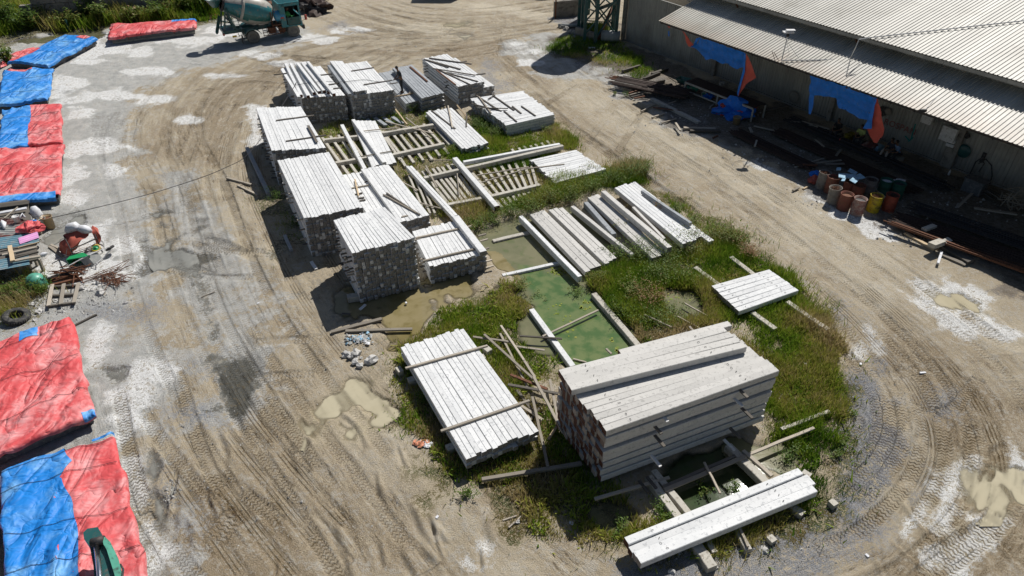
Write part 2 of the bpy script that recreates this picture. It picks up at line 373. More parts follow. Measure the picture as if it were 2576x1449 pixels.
# damp cement grey
for e,k in [((430,610,44,90,-20),.9),((590,960,60,70),1.0),((415,450,40,30),.5),((540,790,16,60,-15),.85),((510,740,14,50,-15),.6),((120,560,60,40),.8),((390,1190,30,60),.7),((400,1300,30,60),.6),((150,130,30,10),.4),((260,320,60,30),.6),((270,360,40,14),.5),((280,255,60,12),.5),((1190,1200,40,20,30),.3)]:
    paint('wet',ell(*e),k,.35)
paint('grey',ell(590,960,62,72),1,.3); paint('cpud',[(540,895),(575,895),(635,950),(645,975),(600,1020),(560,1010),(535,985),(530,940)],1,.15); paint('cpud',[(500,715),(515,715),(555,840),(535,850)],.8,.15)
for pts in [[(850,760),(1000,700),(1240,660),(1260,720),(1120,780),(1050,850),(1000,900),(1000,1010),(960,1060),(840,1010),(800,1000),(870,900),(830,830)],[(660,480),(760,640),(880,700),(860,840),(820,850),(700,640)]]:
    paint('wet',pts,.55,.5)
# --- green ground below the plants
GREEN={
'GA':[(1000,885),(985,1000),(1010,1060),(1100,1150),(1140,1200),(1240,1240),(1300,1310),(1390,1350),(1530,1370),(1640,1330),(1560,1230),(1480,1180),(1410,1060),(1360,1000),(1300,900),(1230,830),(1150,790),(1060,830)],
'GB':[(1050,850),(1110,790),(1240,720),(1330,700),(1350,760),(1420,900),(1420,1000),(1330,960),(1200,860),(1100,850)],
'GC':[(1150,580),(1230,545),(1350,520),(1440,500),(1480,475),(1560,470),(1640,460),(1610,415),(1520,425),(1400,465),(1350,500),(1250,520),(1180,500),(1100,540)],
'GD':[(1440,720),(1500,690),(1560,640),(1660,640),(1780,610),(1800,575),(1860,590),(1900,650),(1990,700),(2070,800),(2110,900),(2125,1000),(2080,1080),(2080,1150),(2060,1200),(1960,1130),(1950,900),(1850,800),(1700,830),(1610,900),(1500,740)],
'GE':[(1080,390),(1130,370),(1190,300),(1240,310),(1290,350),(1390,320),(1450,350),(1430,380),(1350,400),(1330,420),(1230,420),(1150,410)],
'GP':[(1485,700),(1560,680),(1660,680),(1780,720),(1820,800),(1700,860),(1600,890),(1540,790)],
'GQ':[(1870,860),(1960,880),(1990,1090),(1970,1170),(1900,1120),(1940,1060)],
'GF':[(1000,290),(1040,275),(1110,290),(1080,330),(1020,310)],
'GG':[(790,330),(900,290),(1120,300),(1430,360),(1400,500),(1130,570),(1080,530),(960,440),(850,440)],
'GH':[(1530,1360),(1600,1310),(1680,1300),(1760,1340),(1960,1230),(2060,1150),(2120,1180),(2080,1290),(1960,1340),(1900,1380),(1600,1390)],
'GI':[(-300,120),(-200,-40),(560,-40),(560,62),(270,80),(170,110),(100,90),(0,130),(-60,200),(-200,400)],
'GJ':[(1650,490),(1680,490),(1790,560),(1870,600),(1860,640),(1770,590)],
'GK':[(2090,850),(2120,960),(2140,1010),(2140,1200),(2100,1260),(2080,1160),(2080,1000)],
'GL':[(1370,120),(1500,60),(1560,110),(1640,180),(1600,200),(1480,150),(1400,140)],
'GM':[(-40,690),(60,690),(110,745),(60,800),(-40,800)],
'GN':[(640,500),(700,480),(770,640),(760,660),(700,560)],
}
for k,p in GREEN.items(): paint('green',p,.55 if k in('GK','GN') else (.8 if k=='GG' else 1),.45)
# --- ponds and puddles: the ground is hollowed and a level water sheet shows where it is lowest
def hollow(pts, depth, soft=.5):
    i,m,d=region(pts,soft,.35 if depth>.2 else 1.0); s=m*m*(3-2*m); Zh[i]=Zh[i]*(1-.6*s)-depth*s; A['wet'][i]=np.maximum(A['wet'][i],np.clip(m*1.6,0,.8))
POND={
'reed pond':[(1200,585),(1260,560),(1315,545),(1440,520),(1470,530),(1560,640),(1540,660),(1480,700),(1440,770),(1350,750),(1270,690),(1225,640)],
'green pond':[(1330,790),(1370,740),(1420,700),(1490,735),(1570,800),(1625,880),(1560,930),(1430,930),(1400,900)],
'weed pond':[(1670,725),(1740,735),(1775,790),(1700,815),(1670,780)],
'front pond':[(1640,1200),(1740,1150),(1860,1090),(1900,1110),(1960,1190),(1900,1260),(1740,1300),(1690,1300)],
'east pond':[(1870,1130),(1960,1110),(2010,1150),(2010,1190),(1960,1190)],
'shallows':[(840,760),(900,700),(1060,690),(1230,650),(1270,700),(1150,750),(1060,830),(1010,870),(960,850),(960,800),(900,790)],
'corner pond':[(1290,800),(1340,790),(1400,880),(1400,900),(1330,880)],
'glint pond':[(1480,1290),(1560,1240),(1620,1290),(1560,1330)],
}
for k,p in POND.items(): hollow(p,.11 if k in('shallows','glint pond') else .28,.35)
PUD={'haul road puddle':[(2342,745),(2370,741),(2420,748),(2455,765),(2466,785),(2450,792),(2400,782),(2350,765)],
'bend puddle':[(2430,1195),(2500,1185),(2560,1190),(2560,1250),(2510,1290),(2460,1290),(2430,1260)],
'ruts puddle':[(870,950),(900,940),(960,1000),(985,1030),(940,1060),(900,1040),(880,1090),(830,1040),(800,1000),(830,990)],
'small ruts puddle':[(760,1060),(790,1080),(800,1120),(770,1100)],
'cement puddle':[(395,540),(430,580),(455,620),(475,660),(470,690),(430,700),(400,660),(390,600)],
'cement drain':[(130,575),(160,560),(210,540),(215,560),(170,600),(120,620),(100,610)],
'crossing puddle':[(1140,84),(1170,80),(1190,88),(1170,98)],
'crossing pool':[(1120,58),(1180,55),(1190,70),(1140,70)],
'bottom puddle':[(370,1130),(395,1130),(400,1200),(385,1230),(365,1190)],
'lower puddle':[(380,1240),(410,1250),(420,1300),(400,1340),(380,1300)],
'tarp puddle':[(100,905),(120,900),(125,925),(108,935)],
'edge puddle':[(255,920),(310,930),(315,950),(290,960),(255,945)],
'west drain':[(60,100),(170,70),(270,78),(250,90),(150,100),(40,115)],
}
for k,p in PUD.items():
    hollow(p,.085,.22)
    if k not in('west drain','crossing puddle'): paint('cpud' if k in('cement puddle','cement drain','bottom puddle','lower puddle','tarp puddle','edge puddle') else 'pud',p,1,.8)
paint('pud',[(820,940),(1000,940),(1020,1060),(900,1130),(760,1080),(780,990)],.6,.8); paint('pud',[(2100,1150),(2600,1120),(2600,1420),(2300,1449),(2200,1350)],.35,.8)
# --- wheel tracks
def smooth_line(pts, step=.35):
    p=[P(x,y) for x,y in pts]; p=[p[0]*2-p[1]]+p+[p[-1]*2-p[-2]]; o=[]
    for i in range(1,len(p)-2):
        L=(p[i+1]-p[i]).length; n=max(2,int(L/step))
        for k in range(n):
            t=k/n; a,b,c,d=p[i-1],p[i],p[i+1],p[i+2]
            o.append(.5*((2*b)+(c-a)*t+(2*a-5*b+4*c-d)*t*t+(3*b-a-3*c+d)*t**3))
    o.append(p[-2]); return np.array([(q.x,q.y) for q in o])
def track(line, w, depth=.03, rib=0.0, strength=1.0, s0=0.0, s1=1.0):
    n=len(line); line=line[int(s0*n):max(int(s1*n),int(s0*n)+3)]
    acc=0.0
    for i in range(len(line)-1):
        ax,ay=line[i]; bx,by=line[i+1]; ex,ey=bx-ax,by-ay; L=math.hypot(ex,ey)
        if L<1e-6: continue
        r=w*1.1+L
        mx,my=(ax+bx)/2,(ay+by)/2
        r0=np.searchsorted(ys,my-r); r1=np.searchsorted(ys,my+r)
        if r1<=r0: acc+=L; continue
        hw=np.clip(19+(my-7)*.60,19,62); c0=int(np.clip((mx-r)/(hw-.7*1.0),-1,1)*520+520+7)-3; c1=int(np.clip((mx+r)/(hw-.7),-1,1)*520+520+7)+4
        c0=max(c0,0)
        sub=(np.arange(r0,r1)[:,None]*shp[1]+np.arange(c0,min(c1,shp[1]))[None,:]).ravel()
        x=X[sub]-ax; y=Y[sub]-ay; t=(x*ex+y*ey)/(L*L); u=(x*ey-y*ex)/L/w
        k=(t>=-.02)&(t<1.02)&(np.abs(u)<1.25)
        j=sub[k]; uu=u[k]; au=np.abs(uu); fade=strength*min(1,acc/1.2,(len(line)-i)*.3)
        m=np.clip((1.0-au)*5,0,1)*fade
        nz=np.clip(rough_[j]*2.2-.25,.15,1)
        Zh[j]=np.where(m>0,Zh[j]*(1-.5*m)-depth*m*nz,Zh[j]+depth*.7*fade*np.clip(1.25-au,0,1)*2*nz)
        w_=m*nz
        k2=w_>=A['trkw'][j]*.8; q=j[k2]
        A['trkw'][q]=w_[k2]; A['u'][q]=uu[k2]; A['v'][q]=acc+t[k][k2]*L; A['rib'][q]=rib
        acc+=L
def offset_line(line, off):
    d=np.gradient(line,axis=0); n=np.stack([d[:,1],-d[:,0]],1); n/=np.linalg.norm(n,axis=1)[:,None]+1e-9; return line+n*off
def family(pts, offs, w=.24, gauge=1.9, **k):
    base=smooth_line(pts)
    for o in offs:
        wob=random.uniform(-.12,.12); s0=random.uniform(0,.35); s1=random.uniform(.62,1)
        l=offset_line(base,o+wob); 
        ph=random.uniform(0,6); l=l+np.stack([np.sin(np.linspace(ph,ph+4,len(l)))*.35]*2,1)*random.uniform(-1,1)
        kk=dict(depth=random.uniform(.02,.055),rib=1.0 if random.random()<.15 else 0.0,strength=random.uniform(.35,1.0)); kk.update(k)
        track(l,w,s0=s0,s1=s1,**kk); track(offset_line(l,gauge),w,s0=s0,s1=s1,**kk)
FA=[(1500,40),(1150,115),(900,125),(740,165),(640,240),(590,350),(580,460),(640,620),(720,780),(850,960),(1040,1200),(1240,1449),(1400,1600)]
FB=[(700,130),(540,170),(440,250),(420,350),(480,480),(530,640),(600,800),(700,960),(860,1180),(1050,1449)]
FC=[(420,900),(500,1080),(640,1280),(800,1480)]
FD=[(1240,40),(1340,130),(1480,240),(1650,350),(1850,480),(2080,650),(2280,810),(2440,960),(2520,1130),(2480,1300),(2320,1449),(2200,1560)]
FE=[(2060,700),(2190,820),(2310,960),(2360,1100),(2330,1230),(2200,1370),(2020,1449),(1800,1560)]
FF=[(820,0),(900,40),(1010,70),(1140,78),(1300,60),(1600,20)]
FG=[(500,230),(620,190),(800,190),(1000,120),(1200,110)]
FH=[(860,-20),(1000,30),(1200,40),(1420,10),(1700,-40)]
def flow(pts, wid):
    l=smooth_line(pts,1.0); acc=0.
    for i in range(len(l)-1):
        ax,ay=l[i]; bx,by=l[i+1]; ex,ey=bx-ax,by-ay; L=math.hypot(ex,ey)
        if L<1e-6: continue
        mx,my=(ax+bx)/2,(ay+by)/2; r=wid+L
        r0=np.searchsorted(ys,my-r); r1=np.searchsorted(ys,my+r)
        if r1<=r0: acc+=L; continue
        hw=19+(np.clip(my-r,7,80)-7)*.60; c0=int(np.clip((mx-r)/hw,-1,1)*520+520+7)-8 if mx-r<0 else int(np.clip((mx-r)/(hw+1.2*r),-1,1)*520+527)-3
        c1=int(np.clip((mx+r)/hw,-1,1)*520+527)+8 if mx+r>0 else int(np.clip((mx+r)/(hw+1.2*r),-1,1)*520+527)+4
        c0=max(c0,0); c1=min(c1,shp[1])
        if c1<=c0: acc+=L; continue
        sub=(np.arange(r0,r1)[:,None]*shp[1]+np.arange(c0,c1)[None,:]).ravel()
        x=X[sub]-ax; y=Y[sub]-ay; t=(x*ex+y*ey)/(L*L); u=(x*ey-y*ex)/L
        k=(t>=-.05)&(t<1.05)&(np.abs(u)<wid)&(np.abs(u)<np.abs(A['fl'][sub])); j=sub[k]
        A['fl'][j]=u[k]; A['fa'][j]=acc+t[k]*L; A['fw'][j]=np.clip((wid-np.abs(u[k]))/1.2,0,1)
        acc+=L
flow(FA,4.6); flow(FB,3.6); flow(FC,4.0); flow(FD,4.6); flow(FE,3.4); flow(FG,3.5); flow(FF,4); flow(FH,4)
st=fbm(A['fl']*4.0+50,A['fa']*.45+50,1.0,201,3); Zh+=A['fw']*(np.abs(st-.5)*.16-.02)*np.clip(fbm(X,Y,3.,210,2)*2-.4,.15,1)
family(FA,[-2.6,-1.4,-.3,.9,2.2])
family(FB,[-1.6,-.2,1.3],w=.22)
family(FC,[-1.6,-.6,.3,1.3,2.4],w=.24)
family(FD,[-3.0,-1.5,.9],w=.25,strength=.55)
family(FE,[-1.7,-.9,-.2,.6,1.4],w=.25,strength=1.0)
family(FF,[-2,-1,0,1],w=.25); family(FG,[-2.4,-1.4,-.4,.6,1.6],w=.24); family(FH,[-2,-.6,.8,2.2],w=.25)
rt=random.Random(21)
for k in range(14):
    x0_,y0_=rt.choice([(620,1000),(760,1150),(560,620),(700,860),(480,300),(760,150),(620,1300),(1500,330),(1400,250),(2260,940),(2380,1150),(2300,1330),(940,90),(1150,70)])
    a_=rt.uniform(-1.0,.2) if x0_<1200 else rt.uniform(.3,1.3); L_=rt.uniform(120,260); b_=rt.uniform(-50,50)
    q_=[(x0_-L_*math.cos(a_)*.5,y0_+L_*math.sin(a_)*.5*.7),(x0_+b_*.4,y0_+b_*.3),(x0_+L_*math.cos(a_)*.5,y0_-L_*math.sin(a_)*.5*.7)]
    l_=smooth_line(q_); track(l_,.24,rt.uniform(.03,.06),0,rt.uniform(.7,1)); track(offset_line(l_,1.9),.24,rt.uniform(.03,.05),0,rt.uniform(.6,1))
# pushed-up mud ridges and deep gouges
for k in range(60):
    x0_,y0_=(rt.uniform(430,1250),rt.uniform(1050,1449)) if k<26 else ((rt.uniform(500,1150),rt.uniform(120,330)) if k<44 else (rt.uniform(2150,2576),rt.uniform(1050,1449)))
    p0_=P(x0_,y0_); i0_=int(np.argmin((X-p0_.x)**2+(Y-p0_.y)**2))
    ang_=math.radians(-62+rt.uniform(-14,14)) if k<26 else (math.radians(rt.uniform(10,60)) if k<44 else math.radians(rt.uniform(40,120)))
    Lg=rt.uniform(.6,2.2); wg=rt.uniform(.05,.13); dx_,dy_=math.cos(ang_),math.sin(ang_)
    m_=(np.abs(X-p0_.x)<2)&(np.abs(Y-p0_.y)<2); j=np.where(m_)[0]; xl=(X[j]-p0_.x)*dx_+(Y[j]-p0_.y)*dy_; yl=-(X[j]-p0_.x)*dy_+(Y[j]-p0_.y)*dx_+.08*np.sin(xl*3+k)
    w_=np.clip(1-np.abs(xl)/Lg*2,0,1)**.5; Zh[j]+=w_*(.07*np.exp(-((yl-wg)/wg)**2)-.06*np.exp(-((yl+wg)/wg)**2))*(.5+EN2[j])
track(smooth_line([(1330,230),(1400,290),(1520,380),(1650,470),(1750,540)]),.34,.06,0,1.0); track(smooth_line([(1265,60),(1250,90),(1265,130)]),.3,.05,0,1)
track(smooth_line([(2560,1250),(2500,1320),(2400,1400),(2300,1480)]),.36,.06,0,1); track(smooth_line([(2300,1449),(2400,1380),(2480,1330)]),.34,.05,0,1)
track(smooth_line([(470,1420),(560,1330),(600,1280)]),.4,.05,0,1); track(smooth_line([(2576,900),(2420,790),(2300,700)]),.4,.05,0,1)
flat=(Y<6)|(Y>76); Zh[flat]*=.3
co=np.stack([X,Y,Zh],1)
nr,nc=shp; idx=np.arange(nr*nc).reshape(nr,nc)
F=np.stack([idx[:-1,:-1].ravel(),idx[:-1,1:].ravel(),idx[1:,1:].ravel(),idx[1:,:-1].ravel()],1)

g=G('yard_ground'); p=g.pos()
sa=g.n('ShaderNodeSeparateColor',{0:g.attr('mA','Color')}).outputs; sb=g.n('ShaderNodeSeparateColor',{0:g.attr('mB','Color')}).outputs
sc=g.n('ShaderNodeSeparateColor',{0:g.attr('mC','Color')}).outputs
white,grey,gravel=sa[0],sa[1],sa[2]; wet,green,mud=sb[0],sb[1],sb[2]; trkw,rib,light=sc[0],sc[1],sc[2]
uv=g.n('ShaderNodeSeparateXYZ',{0:g.attr('trk','Vector')}).outputs
n1=g.noise(.45,6,.62,dist=.6); n2=g.noise(1.7,6,.65); n3=g.noise(8,5,.65); n4=g.noise(32,3,.7); n5=g.noise(90,2,.6)
vor=g.n('ShaderNodeTexVoronoi',{'Vector':p,'Scale':24.0}).outputs; 
def edge(m,n,k=.8,lo=.42,hi=.62): return g.sstep(g.math('ADD',m,g.math('MULTIPLY',g.math('SUBTRACT',n,.5),k)),lo,hi)
sd4=g.n('ShaderNodeSeparateColor',{0:g.attr('mD','Color')}).outputs; pud,cpud,fw=sd4[0],sd4[1],sd4[2]
fl=g.n('ShaderNodeSeparateXYZ',{0:g.attr('flow','Vector')}).outputs
fv=g.n('ShaderNodeCombineXYZ',{0:g.math('MULTIPLY',fl[0],3.2),1:g.math('MULTIPLY',fl[1],.42),2:0.}).outputs[0]
fv2=g.n('ShaderNodeCombineXYZ',{0:g.math('MULTIPLY',fl[0],9.),1:g.math('MULTIPLY',fl[1],1.5),2:3.}).outputs[0]
s1_=g.noise(1.0,5,.65,fv,.3); s2_=g.noise(1.0,5,.7,fv2,.3); s1_=g.ramp(s1_,.3,.7); s2_=g.ramp(s2_,.3,.7)
nb=g.math('ADD',g.math('MULTIPLY',n2,.55),g.math('MULTIPLY',n3,.45)); nb=g.ramp(nb,.36,.64)
nf=g.ramp(g.math('ADD',g.math('MULTIPLY',n3,.5),g.math('MULTIPLY',n4,.5)),.38,.62)
nd=g.ramp(g.math('ADD',g.math('MULTIPLY',nb,.5),g.math('MULTIPLY',nf,.5)),.25,.75)
big=g.ramp(n1,.3,.7)
c=g.mix(big,(.365,.30,.21),(.46,.395,.29))
c=g.mix(g.math('MULTIPLY',g.sstep(nb,.45,.8),.6),c,(.47,.42,.335))
c=g.mix(g.math('MULTIPLY',light,g.ramp(nd,.1,.8,.35,1.0)),c,(.62,.56,.435)); nl=g.math('SUBTRACT',1.0,g.math('MULTIPLY',light,.75)); fw=g.math('MULTIPLY',fw,nl); ml=g.math('ADD',.5,g.math('MULTIPLY',mud,.85)); sbk=g.ramp(g.noise(.55,4,.6),.40,.60,.12,1.0); fw=g.math('MULTIPLY',fw,sbk)
c=g.mix(g.math('MULTIPLY',edge(mud,nd,.9,.25,.75),.78),c,g.mix(nb,(.215,.163,.105),(.36,.29,.20)))
# streaks left by wheels: dark churned grooves and pale dry ridges following the traffic
c=g.mix(g.math('MULTIPLY',g.math('MULTIPLY',g.math('MULTIPLY',fw,ml,),g.sstep(s1_,.52,.8)),g.ramp(nd,.2,.7,.2,1.0)),c,(.125,.095,.064))
c=g.mix(g.math('MULTIPLY',g.math('MULTIPLY',fw,g.sstep(s1_,.45,.12)),g.ramp(nd,.2,.8,.1,.85)),c,(.58,.52,.41))
c=g.mix(g.math('MULTIPLY',g.math('MULTIPLY',fw,g.sstep(s2_,.62,.85)),.55),c,(.115,.09,.065))
cg=g.mix(nb,(.38,.38,.36),(.52,.52,.50)); cg=g.mix(g.math('MULTIPLY',g.sstep(nf,.52,.8),.8),cg,(.19,.188,.175)); cg=g.mix(g.math('MULTIPLY',g.sstep(nd,.55,.9),.7),cg,(.56,.56,.545))
cg=g.mix(g.math('MULTIPLY',g.math('MULTIPLY',fw,g.sstep(s1_,.5,.8)),.5),cg,(.25,.225,.185))
c=g.mix(edge(grey,nb,.9,.2,.7),c,cg)
cs=g.mix(g.sstep(n4,.42,.6),(.125,.14,.17),(.34,.36,.40)); cs=g.mix(g.sstep(n5,.54,.64),cs,(.06,.065,.08)); cs=g.mix(g.sstep(n5,.44,.38),cs,(.6,.6,.6))
gm_=edge(gravel,nd,.9,.25,.6); c=g.mix(g.math('MULTIPLY',gm_,.9),c,cs)
cw=g.mix(g.sstep(nf,.35,.8),(.74,.74,.725),(.56,.56,.545)); wm=edge(white,nd,.9,.26,.44)
c=g.mix(g.math('MULTIPLY',wm,.93),c,cw)
# churned crust, clods and stones everywhere
crust=g.math('MULTIPLY',nl,g.math('SUBTRACT',1.0,g.math('MULTIPLY',wm,.75)))
c=g.mix(g.math('MULTIPLY',crust,g.math('MULTIPLY',g.sstep(n4,.53,.63),g.math('MULTIPLY',g.ramp(nb,.15,.85,.2,1.0),g.ramp(mud,0,1,.55,.95)))),c,(.10,.08,.06))
c=g.mix(g.math('MULTIPLY',g.sstep(n5,.62,.69),.55),c,(.66,.64,.6)); c=g.mix(g.math('MULTIPLY',g.sstep(n5,.38,.32),.5),c,(.09,.075,.06))
# tyre tread: chevron bars across, ribs along
au=g.math('ABSOLUTE',uv[0]); ph=g.math('ADD',g.math('MULTIPLY',uv[1],7.6),g.math('MULTIPLY',g.math('PINGPONG',g.math('MULTIPLY',au,1.6),.5),.9))
ph=g.math('ADD',ph,g.math('MULTIPLY',n2,1.6))
chev=g.math('SINE',g.math('MULTIPLY',ph,2*PI)); ribs=g.math('SINE',g.math('ADD',g.math('MULTIPLY',uv[0],13.0),g.math('MULTIPLY',n3,3.)))
tread=g.n('ShaderNodeMix',{0:rib,2:chev,3:ribs},data_type='FLOAT').outputs[0]
brk=g.ramp(g.noise(.8,3,.6),.38,.52,.15,1.0)
groove=g.math('MULTIPLY',g.math('MULTIPLY',g.sstep(tread,.05,.75),trkw),g.math('MULTIPLY',g.ramp(n3,.36,.56,.45,1),brk))
c=g.mix(g.math('MULTIPLY',groove,.8),c,(.085,.065,.045))
c=g.mix(g.math('MULTIPLY',g.math('MULTIPLY',g.sstep(trkw,.3,.9),brk),.18),c,(.19,.155,.11))
pm=edge(pud,nd,.7,.3,.85); c=g.mix(g.math('MULTIPLY',pm,.85),c,(.42,.365,.245)); pm2=edge(cpud,nd,.7,.3,.85); c=g.mix(g.math('MULTIPLY',pm2,.85),c,(.215,.213,.195))
gr=g.mix(nf,(.10,.085,.045),(.19,.165,.09)); gr=g.mix(g.sstep(nb,.4,.7),gr,(.10,.125,.03)); gr=g.mix(g.sstep(nd,.75,.95),gr,(.33,.28,.2))
c=g.mix(edge(green,nd,1.2,.4,.7),c,gr)
wk=g.math('MULTIPLY',edge(wet,nb,1.0,.3,.75),g.math('ADD',.15,g.math('MULTIPLY',wet,.85)))
c=g.mix(wk,c,bright(g,c,.52))
c=g.mix(g.math('MULTIPLY',edge(uv[2],nd,.6,.3,.7),.8),c,g.mix(nd,(.13,.118,.108),(.24,.215,.19)))  # blends in the dark soil and painted canopy shade
h=g.math('ADD',g.math('MULTIPLY',nb,.22),g.math('ADD',g.math('MULTIPLY',n4,.75),g.math('MULTIPLY',n5,.25)))
h=g.math('ADD',h,g.math('MULTIPLY',fw,g.math('ADD',g.math('MULTIPLY',s1_,-.35),g.math('MULTIPLY',s2_,-.35))))
h=g.math('SUBTRACT',h,g.math('MULTIPLY',groove,.7))
h=g.math('MULTIPLY',h,g.math('SUBTRACT',1.0,g.math('MULTIPLY',g.math('MAXIMUM',wk,g.math('MAXIMUM',pm,pm2)),.6)))
c=g.n('ShaderNodeBrightContrast',{0:c,1:.05,2:.30}).outputs[0]; c=g.n('ShaderNodeHueSaturation',{'Saturation':.84,'Color':c}).outputs[0]; c=g.n('ShaderNodeVectorMath',{0:c,1:(.025,.021,.016)},operation='MAXIMUM').outputs[0]
rr=g.math('SUBTRACT',.95,g.math('MULTIPLY',wk,.5))
GM=g.out(c,rr,h,.07,1.0,spec=.3)
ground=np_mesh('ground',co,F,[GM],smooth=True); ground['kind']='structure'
def cattr(name,a,b,c_):
    at=ground.data.color_attributes.new(name,'FLOAT_COLOR','POINT'); arr=np.ones((X.size,4),np.float32)
    arr[:,0]=a; arr[:,1]=b; arr[:,2]=c_; at.data.foreach_set('color',arr.ravel())
cattr('mA',A['white'],A['grey'],A['gravel']); cattr('mB',A['wet'],A['green'],A['mud']); cattr('mC',A['trkw'],A['rib'],A['light']); cattr('mD',A['pud'],A['cpud'],A['fw'])
at=ground.data.attributes.new('flow','FLOAT_VECTOR','POINT'); at.data.foreach_set('vector',np.stack([A['fl'],A['fa'],0*X],1).astype(np.float32).ravel())
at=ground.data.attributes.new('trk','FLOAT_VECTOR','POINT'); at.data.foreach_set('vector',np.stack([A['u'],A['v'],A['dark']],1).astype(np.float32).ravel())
def gz(x,y):                                  # ground height
    r=int(np.clip(np.searchsorted(ys,y),0,nr-1)); c_=int(np.argmin(np.abs(GX[r]-x))); return float(Zh[r*nc+c_])
# --- water sheets: cut from the same grid, level, with the depth stored so that thin water shows the silt below
idx_all=np.arange(nr*nc).reshape(nr,nc)
def water(name, polys, z, mat, hue=None, reach=.7, dep=.06):
    allp=np.concatenate([wpoly(p) for p in polys]); x0,y0=allp.min(0)-1.2; x1,y1=allp.max(0)+1.2
    m=(X>x0)&(X<x1)&(Y>y0)&(Y<y1); ii=np.where(m)[0]; d=np.full(len(ii),1e9)
    for p in polys: d=np.minimum(d,sdist(X[ii],Y[ii],wpoly(p)))
    near=np.zeros(X.size,bool); near[ii[d<reach]]=True; dp=z-Zh
    q=np.stack([idx_all[:-1,:-1].ravel(),idx_all[:-1,1:].ravel(),idx_all[1:,1:].ravel(),idx_all[1:,:-1].ravel()],1)
    ok=near[q].all(1)&(dp[q].max(1)>-.004); q=q[ok]
    if len(q)==0: return
    u,inv=np.unique(q,return_inverse=True); V=np.stack([X[u],Y[u],np.full(len(u),z)],1)
    o=np_mesh(name,V,inv.reshape(-1,4),[M[mat]],smooth=True); o['kind']='structure'
    h=np.zeros(len(u))
    if hue:
        for p in hue: h=np.maximum(h,np.clip(.5-sdist(X[u],Y[u],wpoly(p))/1.2,0,1))
    at=o.data.color_attributes.new('wat','FLOAT_COLOR','POINT'); arr=np.ones((len(u),4),np.float32); arr[:,0]=np.clip(dp[u]/dep,0,1); arr[:,1]=h; arr[:,2]=0; at.data.foreach_set('color',arr.ravel())
    return o
water('pond_water',[POND[k] for k in('reed pond','green pond','weed pond','corner pond')],-.066,'w_pond',[POND['green pond'],[(1300,660),(1440,690),(1460,760),(1340,760)]],dep=.16)
water('shallow_water',[POND['shallows']],-.040,'w_yellow',dep=.07)
water('dark_pond_water',[POND['front pond']],-.072,'w_dark',dep=.14)
water('silt_pond_water',[POND['east pond'],POND['glint pond']],-.05,'w_tan',dep=.1)
for iz,(k,p_) in enumerate(PUD.items()):
    water('puddle_water',[p_],-.036-iz*.0008,'w_grey' if k in('cement puddle','cement drain','bottom puddle','lower puddle','tarp puddle','edge puddle') else ('w_tan' if k=='west drain' else 'w_puddle'),reach=.45,dep=.058)
# ================================================================ PRECAST POLES AND BEAMS
ORD=['first','second','third','fourth','fifth','sixth','seventh','eighth','ninth','tenth','eleventh','twelfth','thirteenth','fourteenth','fifteenth','sixteenth','seventeenth','eighteenth','nineteenth','twentieth','twenty-first','twenty-second','twenty-third']
REST=MB()                                     # the poles inside the stacks, past the few hundred that show largest
RM=[M['pole'],M['ends'],M['beam'],M['ends_red']]
def one_pole(a, b, w, h, mat, ends, label, group, name='concrete_pole', cat='concrete pole', seg=3, wob=.006, tint=None, hooks=0, hookpos=(.14,.8)):
    mb=MB(); mb.bar(a,b,w,h,cham=min(w,h)*.065,seg=seg,wob=wob,mats=(0,1),tint=0,endtint=random.random() if tint is None else tint)
    mb.t=[t if m==1 else 0.0 for t,m in zip(mb.t,mb.m)]
    o=thing(name,mb,[mat,ends],label,cat,group)
    if hooks:
        d=(Vector(b)-Vector(a)); u=Vector((0,0,1))
        for t in hookpos:
            c=Vector(a)+d*(t+random.uniform(-.01,.01))+u*(h/2-.005)
            r=.032; q=random.uniform(0,PI); ax=Vector((math.cos(q),math.sin(q),0))
            hb=MB(); hb.tube([c+ax*(r*math.cos(k*PI/6))+u*(.012+r*.9*math.sin(k*PI/6)) for k in range(7)],.007,5)
            hb.build('lifting_eye',[M['darksteel']],o)
    return o
def lerp(a,b,t): return a+(b-a)*t
